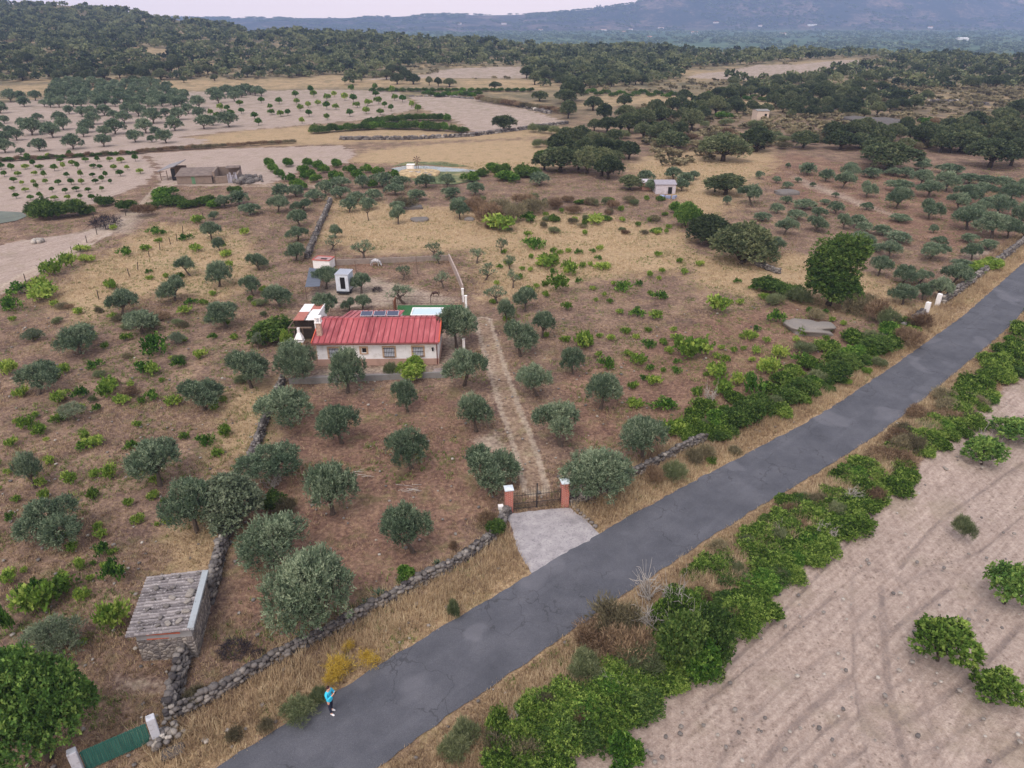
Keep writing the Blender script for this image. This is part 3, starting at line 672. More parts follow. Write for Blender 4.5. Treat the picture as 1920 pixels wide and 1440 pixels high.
# foot x, foot y, crown width, whole height (photo pixels), builder, label
OL = [
 (585,1182,185,150,'olive_big','biggest round olive, reaching the ground just above the roadside dry stone wall'),
 (512,1058,145,95,'olive','wide olive leaning over the inner stone wall above the biggest olive'),
 (776,1034,104,98,'olive','round olive alone in the brown plot between roadside wall and house'),
 (624,962,106,100,'olive','two-lobed olive between the inner wall and the lone fork-trunk olive'),
 (370,998,112,100,'olive','leaning olive with bare trunk beside the grey bushy oak'),
 (104,1014,132,84,'olive','wide low olive at the photo edge above the small pale olive'),
 (300,910,115,88,'olive','open wide olive with thick trunk among the yellow-green vines'),
 (66,913,54,68,'olive','slim young olive with thin straight trunk near the photo edge'),
 (520,893,126,76,'olive','broad dense olive standing over the curve of the inner wall'),
 (641,830,90,74,'olive','olive on a thin trunk below the front garden wall, west of centre'),
 (772,878,86,78,'olive','mushroom-shaped olive with forked bare trunk in the middle of the plot'),
 (920,920,120,90,'olive','broad bushy olive beside the left gate pillar and the dirt drive'),
 (1112,936,142,104,'olive_big','big spreading olive hiding the wall beside the right gate pillar'),
 (893,806,74,70,'olive','round-headed olive at the west edge of the dirt drive'),
 (1053,836,98,84,'olive','two-headed olive east of the dirt drive above the gate'),
 (1206,860,96,82,'olive','dense round olive inside the roadside wall east of the gate'),
 (546,797,106,76,'olive','full olive at the top of the curved inner stone wall'),
 (384,767,94,64,'olive','windswept olive with bent trunk on the bare western slope'),
 (765,772,58,64,'olive','small olive on a slanting trunk just below the garden wall'),
 (652,736,82,80,'olive','pale tufted olive in front of the first barred window'),
 (1008,742,74,64,'olive','olive beside the dirt drive opposite the garden corner'),
 (1126,766,78,68,'olive','olive at the start of the vine rows east of the drive'),
 (1075,702,52,52,'olive','small round olive beside the vines, east of the house'),
 (976,668,76,72,'olive','dense dark olive across the drive from the house gable'),
 (1016,634,52,54,'olive','pale olive just behind the dense dark drive-side olive'),
 (951,606,36,44,'olive','little ball-headed olive by the paddock corner posts'),
 (870,722,86,76,'olive','double-headed olive at the front corner of the house garden'),
 (856,650,90,82,'olive_big','big dark olive against the house gable and pool'),
 (560,714,92,80,'olive_big','big pale olive against the front left corner of the house'),
 (472,727,88,78,'olive','round olive west of the house above the wall end'),
 (985,584,52,46,'olive','olive with dark crown among the nearly bare pruned trees'),
 (148,662,86,54,'olive','flat wide olive far out on the western slope'),
 (70,742,84,66,'olive','bushy olive near the photo edge among pale vines'),
 (267,624,68,46,'olive','dark olive on the western slope, nearest to the flat wide one'),
 (229,592,60,50,'olive','dark low olive above the western slope path of green shoots'),
 (328,563,62,48,'olive','well-shaped olive with dark trunk high on the western slope'),
 (425,614,76,52,'olive','wide drooping olive west of the rust-roofed outbuilding'),
 (412,537,58,46,'olive','olive in the second upper row of the western slope'),
 (357,517,42,38,'olive','small olive leaning on a bare trunk in the upper western slope'),
 (397,449,42,34,'olive','small olive near the old wooden posts'),
 (413,471,26,26,'olive','tiny olive directly below the one by the wooden posts'),
 (486,507,48,36,'olive','small flat olive between the slope and the boundary wall'),
 (475,554,44,40,'olive','scant olive beside the yellow-green shoots of the upper slope'),
 (525,576,58,42,'olive','olive left of the grey shed roof and yellow creeper'),
 (603,604,56,58,'olive','olive directly behind the rust-roofed outbuilding'),
 (612,540,54,42,'olive','olive spreading over the grey tarpaulin roof in the paddock'),
 (680,580,34,30,'olive','small round olive directly behind the solar panels'),
 (655,582,32,26,'olive','low round olive behind the western end of the rear roof'),
 (678,549,46,38,'olive','olive between the white shed and the rubble heap'),
 (684,488,52,42,'olive_thin','open olive outside the paddock beside the grey donkey'),
 (758,569,64,44,'olive_thin','wide thin olive just inside the paddock railing'),
 (756,525,32,30,'olive_thin','small thin olive in the middle of the paddock'),
 (832,540,34,36,'olive_thin','thin grey olive above the dark brown pony'),
 (824,495,28,28,'olive_thin','thin olive at the back wall of the paddock'),
 (812,482,34,30,'olive_thin','bare forked olive with a green tuft, behind the paddock wall'),
 (894,492,34,30,'olive_thin','bare pruned olive nearest to the paddock side wall top'),
 (911,524,38,34,'olive_thin','bare pruned olive midway along the paddock side wall'),
 (940,474,30,30,'olive_thin','bare pruned olive at the far end of the pruned line'),
 (956,504,28,30,'olive_thin','bare pruned olive leaning among dry grass'),
 (962,538,30,34,'olive_thin','slender pruned olive above the dark crowned one'),
 (932,568,52,36,'olive_thin','wide forked pruned olive beside the paddock corner posts'),
 (555,488,44,32,'olive','olive against the boundary wall, lowest of its column'),
 (558,452,44,30,'olive','olive second from the bottom along the boundary wall'),
 (562,424,44,32,'olive','olive third from the bottom along the boundary wall'),
 (521,398,46,32,'olive','broad olive above the column along the boundary wall'),
 (568,396,46,24,'olive','olive at the top of the column along the boundary wall'),
 (747,420,34,34,'olive','neat small olive on straw ground behind the paddock'),
 (862,410,40,34,'olive','olive in straw grass beside the brown thicket'),
 (741,398,34,22,'olive','olive immediately behind the neat small straw-ground one'),
 (691,412,20,38,'olive_thin','tall ragged thin olive behind the paddock'),
 (630,446,26,26,'olive','small olive just east of the boundary wall'),
 (622,468,34,30,'olive_thin','small scant olive touching the boundary wall foot'),
 (115,1216,115,66,'olive_pale','pale grey-leaved low olive beside the green leafy tree'),
 (140,785,52,32,'olive_pale','faint grey sapling olive on the open western slope'),
 (330,644,36,22,'olive_pale','grey low olive shoot in the middle of the western slope'),
 (235,572,36,30,'olive','olive shoot touching the green strip on the upper slope'),
 (62,640,40,24,'olive_pale','grey low olive sapling in dry weeds near the photo edge'),
 (485,655,24,32,'olive_pale','grey sapling below the dark green shrub west of the house'),
 (420,390,30,24,'olive','small olive near the green thicket hedge'),
 (401,412,22,16,'olive','olive sapling next to the old leaning post'),
]
for j, (x, y, w, h, k, lab) in enumerate(OL): plant(k, x, y, w, h, lab, 'olive tree', G_O, i=j)

# small back-row olives between the barn hedge and the house plot
BR = [(450,384),(468,402),(530,372),(555,368),(590,378),(610,366),(640,372),(668,380),(700,376),(640,352),(680,352),(716,350),(742,366),(780,376),(845,372),(838,350),(862,392),(890,366),(655,398),(690,392),(752,352),(800,352),(1012,348)]
for j, (x, y) in enumerate(BR):
    plant('olive_far', x, y, _prng.uniform(30, 42), _prng.uniform(22, 30), 'small olive, %s from the west in the belt between barn yard and farm plot' % ['first','second','third','fourth','fifth','sixth','seventh','eighth','ninth','tenth','eleventh','twelfth','thirteenth','fourteenth','fifteenth','sixteenth','seventeenth','eighteenth','nineteenth','twentieth','twenty-first','twenty-second','twenty-third'][sorted(BR).index((x, y))], 'olive tree', 'olives of the back belt')

# olives right of the vineyard, read off the enlarged photo (origin 1280,300, three times)
ORD = ['first','second','third','fourth','fifth','sixth','seventh','eighth','ninth','tenth','eleventh','twelfth','thirteenth','fourteenth','fifteenth','sixteenth','seventeenth','eighteenth','nineteenth','twentieth']
def ordn(i):
    if i < 20: return ORD[i]
    n = i + 1; return '%d%s' % (n, {1: 'st', 2: 'nd', 3: 'rd'}.get(n % 10 if n % 100 not in (11, 12, 13) else 0, 'th'))
def rows_label(items, rowh, fmt):
    """items: (x, y, ...) in photo pixels; returns a label per item by row (from the near side) and place in the row"""
    ys = sorted(range(len(items)), key=lambda i: -items[i][1]); out = [None] * len(items); r = 0; k = 0
    while k < len(ys):
        y0 = items[ys[k]][1]; row = [i for i in ys[k:] if y0 - items[i][1] < rowh(y0)]
        row = ys[k:k + len(row)]; row.sort(key=lambda i: items[i][0])
        for q, i in enumerate(row): out[i] = fmt % (ordn(q), ordn(r))
        k += len(row); r += 1
    return out
RT = [(60,110,70,50),(22,130,50,60),(390,255,150,110),(250,250,50,50),(580,245,70,45),(530,300,80,60),(680,275,130,60),(860,300,90,70),(640,335,110,60),(760,320,90,60),(450,340,100,50),(570,418,130,90),(755,402,140,90),(905,390,100,90),(980,375,90,70),(1020,405,90,60),(1120,420,100,60),(1200,462,150,70),(1005,480,160,80),(1160,550,140,90),(508,535,140,100),(1090,515,80,50),(1380,555,170,100),(1440,475,90,50),(1100,650,130,110),(1240,690,140,100),(1330,690,110,80),(1238,812,170,110),(1350,780,110,90),(1420,780,140,120),(1512,702,180,120),(1560,610,110,60),(1608,462,90,55),(1625,562,120,90),(1715,500,100,60),(1215,347,110,50),(1033,280,70,45),(1198,272,150,110),(1210,175,150,70),(1035,212,110,90),(700,84,100,70),(805,120,90,70),(895,160,120,90),(930,110,110,80),(590,160,60,40),(430,105,50,45),(525,130,50,40),(645,125,40,30),(800,248,60,32),(590,45,30,30),(945,50,70,40),(860,208,40,28),(730,150,34,26),(1410,410,50,50),(1340,25,90,40),
 (1330,150,130,90),(1380,210,150,90),(1480,175,150,100),(1600,250,170,110),(1680,215,160,90),(1385,332,150,110),(1560,290,140,100),(1600,390,190,120),(1780,310,190,110),(1740,440,230,140),(1890,390,120,140),(1850,240,150,100),(1900,450,110,90),(1500,75,140,50),(1610,130,130,60),(1800,160,120,70),(1700,140,120,60),(1250,100,90,60),(1350,55,90,50),(1830,440,140,110),(1900,200,120,90),(1660,320,140,90),(1060,100,110,60),(1180,90,90,50)]
RI = [(1280 + a / 3, 300 + b / 3) for a, b, w, h in RT]
for (a, b, w, h), (x, y), lab in zip(RT, RI, rows_label(RI, lambda y: 14, 'east grove olive, %s from the vineyard side, %s row up from the road')):
    plant('olive_far' if h < 75 else 'olive', x, y, w / 3 * 1.02, h / 3 * 1.05, lab, 'olive tree', 'olives of the red soil grove')

# the pale soil grove beyond the left hedge: rows of olives, then young almonds
LG = [(225,850,90),(412,840,110),(585,825,90),(300,775,105),(182,760,120),(95,790,85),(30,860,100),(650,755,110),(490,745,90),(820,750,105),(985,735,95),(1150,725,100),(1290,715,110),(765,800,90),(935,805,95),(862,695,110),(700,695,90),(1005,675,85),(1125,665,80),(1200,705,70),(360,730,90),(340,690,80),(470,770,70),(590,770,80),(530,700,85),(640,665,60),(780,655,90),(930,655,60),(1060,640,70),(1120,610,90),(515,660,80),(465,655,70),(590,650,80),(860,615,80),(880,760,60),(855,800,50),(960,590,70),(25,810,90),(1230,580,80),(1320,570,70),(118,870,50),(60,575,90),(140,600,70),(200,565,70),(120,560,60),(250,600,50)]
for r in range(6):
    yy = 602 - r * 22
    for q in range(int(15 - r * 1.0)):
        x = 285 + q * 62 + r * 8 + _prng.uniform(-14, 14)
        if x < 1180 - (r * -6) and not (x > 1050 and r < 2): LG.append((x, yy + _prng.uniform(-4, 4), _prng.uniform(56, 76)))
for q in range(60):
    x = _prng.uniform(-30, 1180); y = _prng.uniform(615, 800)
    if y < 800 - x * .10 and all(abs(x - a) + 1.6 * abs(y - b) > 64 for a, b, c in LG): LG.append((x, y, _prng.uniform(52, 84)))
for q in range(14): LG.append((1190 + q * 22 + _prng.uniform(-6, 6), 545 - q * 1.0 + _prng.uniform(-12, 14), _prng.uniform(46, 70)))
LG = [(a / 3, b / 3, c / 3) for a, b, c in LG]
for (x, y, w), lab in zip(LG, rows_label([(a, b) for a, b, c in LG], lambda y: 8, 'pale grove olive, %s from the west in the %s row from the hedge')):
    plant('olive_far', x, y, w, w * 0.82, lab, 'olive tree', 'olives of the pale far grove')
YA = [(1520,610),(1530,640),(1435,665),(1455,700),(1570,580),(1580,650),(1620,645),(1690,620),(1735,600),(1740,650),(1700,690),(1840,670),(1670,580),(1665,545),(1765,540),(1790,590),(1840,560),(1840,610),(1880,540),(1890,610),(1750,520),(1360,635),(1245,620),(1280,620),(1300,650),(1185,645),(1225,660),(1470,575),(1350,590),
      (60+1920,510),(70+1920,570),(20+1920,560),(90+1920,600),(150+1920,590),(140+1920,635),(220+1920,640),(195+1920,540),(210+1920,580),(245+1920,600),(280+1920,620),(300+1920,560),(345+1920,570),(395+1920,600),(430+1920,625),(190+1920,500),(285+1920,520),(50+1920,650)]
for (x, y), lab in zip(YA, rows_label([(a / 3, b / 3) for a, b in YA], lambda y: 9, 'young almond, %s from the west, %s row of the pale sapling field')):
    plant('young', x / 3, y / 3 + 2, _prng.uniform(9, 14), _prng.uniform(10, 14), lab, 'almond tree', 'young almonds of the sapling field')
YB = [(67,955),(190,930),(200,980),(408,925),(525,940),(308,955),(460,1030),(575,1015),(160,895),(275,885),(395,880),(80,1020),(210,1060),(680,985),(790,970),(370,1080),(95,1110),(225,1105)]
for r in range(6):
    for q in range(12):
        x = -10 + q * 70 + r * 22 + _prng.uniform(-8, 8); y = 905 + r * 42 + _prng.uniform(-5, 5)
        if x < 830 - r * 60 and all(abs(x - a) + abs(y - b) > 40 for a, b in YB): YB.append((x, y))
for (x, y), lab in zip(YB, rows_label([(a / 3, b / 3) for a, b in YB], lambda y: 11, 'young almond, %s from the west in the %s row of the lower pale plot')):
    plant('young', x / 3, y / 3 + 2, _prng.uniform(7, 13), _prng.uniform(8, 13), lab, 'almond tree', 'young almonds of the lower plot')
FG = [(1515,925),(1540,955),(1580,985),(1625,1010),(1665,1040),(1695,1055),(1625,925),(1740,925),(1785,935),(1820,960),(1895,930),(1700,960),(1745,985),(1780,1010),(1880,990),(1715,995),(1850,1040),(1910,1000),(1965,960),(2000,985),(2060,960),(2130,970),(2150,1005),(2210,990),(2240,1030),(2040,1010),(2100,1040)]
for (x, y), lab in zip(FG, rows_label([(a / 3, b / 3) for a, b in FG], lambda y: 10, 'dark green fig bush, %s from the barn in the %s row beside the pond')):
    plant('green', x / 3, y / 3 + 4, 25, 17, lab, 'fig bush', 'fig bushes in rows by the pond', i=0, name='fig_bush')
# green ploughed-field trees lower right and single trees
SG = [('fig_small',1760,1232,112,84,'leafy lime-green young fig standing on the pale ploughed field, largest of its field','fig_tree'),('fig_small',1862,1312,86,64,'small bright green young fig at the bottom corner of the ploughed field','fig_tree'),
 ('fig_small',1885,1125,88,82,'green fig with pale bare stems at the ploughed field edge','fig_tree'),('fig_small',1842,866,72,56,'dark green fig with bleached dead branches on the ploughed field','fig_tree'),('fig_small',1895,820,80,46,'low green fig next to the one with dead branches','fig_tree'),
 ('sage',1797,1008,46,40,'round grey-green bush alone on the ploughed field','sage_bush'),('green',1170,1440,88,60,'green bush cut by the bottom photo edge on the ploughed field','green_shrub')]
for j, (k, x, y, w, h, lab, nm) in enumerate(SG): plant(k, x, y, w, h, lab, 'bush' if 'bush' in lab else 'fig tree', i=0 if k != 'fig_small' else (1 if j < 2 else 0), name=nm)
plant('dead', 1840, 850, 44, 40, 'bleached dead branches sticking out of the dark green fig', 'dead branches')
plant('fig', 92, 1420, 208, 215, 'large leafy bright green tree in the corner above the green gate', 'tree', i=0, name='walnut_tree')
plant('grey_oak', 442, 982, 115, 110, 'grey-green bushy oak beside the inner stone wall', 'oak tree', i=0)
plant('elm', 1552, 572, 124, 142, 'tall bright green elm with drooping boughs, tallest tree above the vines', 'elm tree', i=0)
plant('oak_low', 1392, 492, 116, 88, 'dense dark holm oak standing just left of the tall green elm', 'holm oak', i=0)
plant('oak_low', 1330, 456, 90, 62, 'dense holm oak behind the one next to the elm', 'holm oak', i=1)
plant('fig', 1285, 425, 50, 52, 'dark green leafy tree at the top corner of the vine field', 'tree', i=0, name='fig_tree')
plant('green', 512, 640, 92, 52, 'dark green fig shrub against the outbuilding west of the house', 'shrub', i=1, name='fig_bush')
plant('lime', 770, 708, 58, 42, 'bright lime-green shrub in the front garden below the third window', 'shrub', i=0)
plant('lime', 540, 652, 26, 40, 'yellow-green young cypress shrub beside the outbuilding terrace', 'shrub', i=0, name='young_cypress')
plant('sage', 732, 706, 26, 26, 'sparse rose bush in the front garden beside the lime-green shrub', 'rose bush', i=1, name='rose_bush')
# ------------------------------------------------------------------ farmhouse
M['white'] = simple('whitewash', S(244, 240, 241), 0.05, 2.0, 0.85, dirt=S(190, 180, 172), dscale=1.2, dfac=0.45)
M['plinth'] = simple('plinth_paint', S(186, 152, 138), 0.10, 2.5, 0.85, dirt=S(150, 122, 110))
M['tan'] = simple('tan_render', S(196, 164, 138), 0.10, 5, 0.85)
M['black'] = simple('black_iron', S(44, 44, 48), 0.2, 5, 0.5)
M['dark'] = simple('dark_opening', S(30, 27, 28), 0.3, 5, 0.9)
M['grey'] = simple('grey_concrete', S(140, 137, 136), 0.2, 3, 0.9, dirt=S(100, 96, 92))
M['blind'] = simple('white_blind', S(226, 230, 242), 0.05, 3, 0.4, spec=0.6)
M['solar'] = simple('solar_cells', S(52, 60, 88), 0.1, 3, 0.2, spec=0.8)
M['silver'] = simple('aluminium', S(196, 198, 204), 0.08, 3, 0.4)
M['gutter'] = simple('brown_gutter', S(112, 60, 56), 0.2, 3, 0.6)
M['orange'] = simple('clay_verge', S(206, 96, 72), 0.15, 6, 0.8)
M['stone_tan'] = simple('chimney_stone', S(196, 166, 150), 0.3, 9, 0.9, bump=0.04, bscale=12, dirt=S(120, 96, 88), dscale=5)
M['wood'] = simple('weathered_wood', S(116, 98, 86), 0.35, 7, 0.9)
M['tile_red'] = simple('old_clay_tiles', S(158, 104, 86), 0.35, 5, 0.9, dirt=S(120, 112, 104))
def roof_material():
    t = NT('red_metal_roof'); o = t.n('TexCoord').outputs['Object']
    sx = t.n('SeparateXYZ'); t.l(o, sx.inputs[0])
    pan = t.n('TexWhiteNoise', noise_dimensions='1D'); fl = t.math('FLOOR', t.math('DIVIDE', sx.outputs[0], 1.06)); t.l(fl, pan.inputs['W'])
    c = t.mix(pan.outputs['Value'], S(146, 66, 72), S(176, 88, 93))
    st = t.noise(1.4, 5, 0.6, t.scaled((2.2, 0.35, 1), o))
    c = t.mix(t.math('MULTIPLY', t.smooth(st, 0.45, 0.72), 0.45), c, S(214, 130, 132))
    c = t.mix(t.math('MULTIPLY', t.smooth(t.noise(3.0, 5, 0.7, o), 0.55, 0.75), 0.35), c, S(140, 58, 62))
    fr_ = t.math('ABSOLUTE', t.math('SUBTRACT', t.math('FRACT', t.math('DIVIDE', t.math('ADD', sx.outputs[0], 0.26), 0.53)), 0.06)); c = t.mix(t.math('MULTIPLY', t.math('SUBTRACT', 1.0, t.smooth(fr_, 0.03, 0.10)), 0.55), c, S(96, 38, 42))  # dark seam lines: dirt and the shade of the gaps painted into the colour
    return t.bsdf(c, 0.55, None, 0.0, 0.35)
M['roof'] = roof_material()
def frame_at(a, b):
    """local frame with its origin at ground point a and its x axis towards b"""
    A, B = P(*a), P(*b); return A, math.atan2(B.y - A.y, B.x - A.x), (B - A).length
def house():
    A, rz, Wd = frame_at((598, 685), (823, 683))
    h = empty('farmhouse', A, rz); tag(h, 'white single-storey farmhouse with red metal roof and solar panels', 'house')
    D, ry, rzz, ez = 8.0, 3.6, 3.14, 2.44
    fx = lambda px: (px - 598) / 225.0 * Wd
    fz = lambda py: zrow(A.y, py)
    # walls with gables
    prof = [(0, 0), (ry + 1.3, 0), (ry + 1.3, rzz - 1.3 * .24), (ry, rzz - .05), (0, ez)]
    m = MB(); n = len(prof)
    m.poly([(0, y, z) for y, z in prof] + [(Wd, y, z) for y, z in prof], [tuple(range(n)), tuple(reversed(range(n, 2*n)))] + [(i, n + i, n + (i+1) % n, (i+1) % n) for i in range(n)])
    m.boxz(1.8, 6.9, ry + 1.3, D + .6, 0, 2.05)
    w = m.build('wall', M['white'], h)
    m = MB(); m.boxz(-.03, Wd + .03, -.03, ry + 1.33, -.05, .62); m.build('plinth', M['plinth'], h)
    # roof: sheets with standing ribs
    r = MB(); x0, x1 = -.28, Wd + .12; th_ = .07
    sl = (rzz - ez) / ry
    def slope(m, xa, xb, ya, yb, za, zb): m.poly([(xa, ya, za), (xb, ya, za), (xb, yb, zb), (xa, yb, zb), (xa, ya, za - th_), (xb, ya, za - th_), (xb, yb, zb - th_), (xa, yb, zb - th_)], [(0, 1, 2, 3), (7, 6, 5, 4), (0, 4, 5, 1), (1, 5, 6, 2), (2, 6, 7, 3), (3, 7, 4, 0)])
    slope(r, x0, x1, -.38, ry, ez - .38 * sl + .08, rzz + .08)
    rs = .235
    slope(r, x0, x1, ry, ry + 1.5, rzz + .08, rzz + .08 - 1.5 * rs)
    slope(r, 1.55, 7.1, ry + 1.5, D + .9, rzz + .08 - 1.5 * rs, rzz + .08 - (D + .9 - ry) * rs)
    k = 0; x = x0 + .02
    while x < x1:
        za, zb = ez - .38 * sl + .08, rzz + .08
        r.poly([(x-.03, -.38, za), (x+.03, -.38, za), (x+.03, ry, zb), (x-.03, ry, zb), (x-.02, -.38, za+.07), (x+.02, -.38, za+.07), (x+.02, ry, zb+.07), (x-.02, ry, zb+.07)], [(4, 5, 6, 7), (0, 4, 7, 3), (1, 2, 6, 5), (0, 1, 5, 4)])
        yb = D + .9 if 1.55 < x < 7.1 else ry + 1.5
        zc = rzz + .08 - (yb - ry) * rs
        r.poly([(x-.03, ry, zb), (x+.03, ry, zb), (x+.03, yb, zc), (x-.03, yb, zc), (x-.02, ry, zb+.06), (x+.02, ry, zb+.06), (x+.02, yb, zc+.06), (x-.02, yb, zc+.06)], [(4, 5, 6, 7), (0, 4, 7, 3), (1, 2, 6, 5), (2, 3, 7, 6)])
        k += 1; x = x0 + .02 + k * .53
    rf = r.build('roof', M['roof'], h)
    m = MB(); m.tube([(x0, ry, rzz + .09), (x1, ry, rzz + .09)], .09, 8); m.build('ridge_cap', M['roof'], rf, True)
    for xx in (x1 + .03, x0 - .02): m = MB(); m.tube([(xx, -.40, ez - .38 * sl + .10), (xx, ry, rzz + .12)], .07, 6); m.build('verge_tiles', M['orange'], rf)
    m = MB(); m.tube([(x0, -.46, ez - .12), (x1, -.46, ez - .12)], .07, 8); m.build('gutter', M['gutter'], h)
    m = MB(); m.tube([(Wd - .12, -.44, ez - .15), (Wd - .12, -.10, ez - .35), (Wd - .12, -.07, .05)], .045, 8); m.build('drainpipe', M['gutter'], h)
    m = MB(); m.box((Wd - .5, -.08, 1.55), (.14, .16, .26)); m.box((Wd - .5, -.12, 1.72), (.2, .22, .05)); m.build('wall_lamp', M['black'], h)
    for xa, xb, ya, yb, small in [(617, 642, 650, 672, 0), (677, 693, 650, 664.5, 1), (719, 744.5, 649.5, 671, 0), (773, 798, 649, 670, 0)]:
        X0, X1, Z1, Z0 = fx(xa), fx(xb), fz(ya), max(fz(yb), .66)
        b = .17; f = MB()
        f.boxz(X0, X0 + b, -.05, .04, Z0, Z1); f.boxz(X1 - b, X1, -.05, .04, Z0, Z1); f.boxz(X0 + b, X1 - b, -.05, .04, Z1 - b, Z1); f.boxz(X0 + b, X1 - b, -.09, .04, Z0, Z0 + .1)
        fr = f.build('window', M['tan'], h)
        q = MB(); q.boxz(X0 + b, X1 - b, -.012, .05, Z0 + .1, Z1 - b); q.build('pane', M['dark'] if small else M['blind'], fr)
        if small:
            q = MB(); q.boxz(X0 + b, X1 - b, -.04, -.02, Z0 + .1, Z0 + .18); q.boxz(X0 + b + .02, X0 + b + .07, -.04, -.02, Z0 + .18, Z1 - b); q.build('sash', M['white'], fr)
        else:
            g = MB(); nb = 6
            for i in range(nb): xx = X0 + b + (X1 - X0 - 2*b) * (i + .5) / nb; g.boxz(xx - .012, xx + .012, -.135, -.105, Z0 + .04, Z1 - b + .04)
            for zz in (Z0 + .12, (Z0 + Z1) / 2, Z1 - b - .04): g.boxz(X0 + .1, X1 - .1, -.14, -.10, zz - .014, zz + .014)
            g.build('grille', M['black'], fr)
    # chimney
    cx, cy = .22, .95; zb = ez + cy * sl - .1; m = MB()
    m.box((cx, cy, zb + .65), (.46, .5, 1.5)); ch = m.build('chimney', M['stone_tan'], h, bevel=.03)
    m = MB(); m.box((cx, cy, zb + 1.46), (.62, .66, .08)); m.box((cx, cy, zb + 1.96), (.58, .62, .08))
    for i, j in ((-1, -1), (1, -1), (1, 1), (-1, 1)): m.box((cx + i * .2, cy + j * .22, zb + 1.71), (.12, .12, .42))
    m.build('chimney_cap', M['white'], ch)
    # solar panels on the rear slope
    for i in range(3):
        X = fx(668 + i * 25.4) - .02; w_ = 1.14
        p = empty('solar_panel'); p.parent = h
        za = rzz + .30; zbk = za - .10
        y0, y1 = ry + .35, ry + 1.75
        T = Matrix.Rotation(math.atan2(.20, 1.4), 3, 'X')
        c = Vector((X + w_ / 2, y0 + .58, rzz + .20))
        bpy.data.objects.remove(p)
        q = MB(); q.box(c, (w_, .9, .04), M=T); po = q.build('solar_panel', M['silver'], h)
        q = MB(); q.box(c + Vector((0, 0, .016)), (w_ - .08, .82, .04), M=T); q.build('solar_cells', M['solar'], po)
        q = MB()
        for xx in (X + .15, X + w_ - .15): q.tube([(xx, y1 - .1, rzz + .3), (xx, y1 - .1, rzz - .3)], .02, 5)
        q.build('bracket', M['silver'], po)
    return h, A, rz, Wd
HOUSE, HA, HRZ, HW = house()

def local(name, a, b, label, cat, group=None):
    A, rz, W = frame_at(a, b); o = empty(name, A, rz); tag(o, label, cat, group); return o, W, A

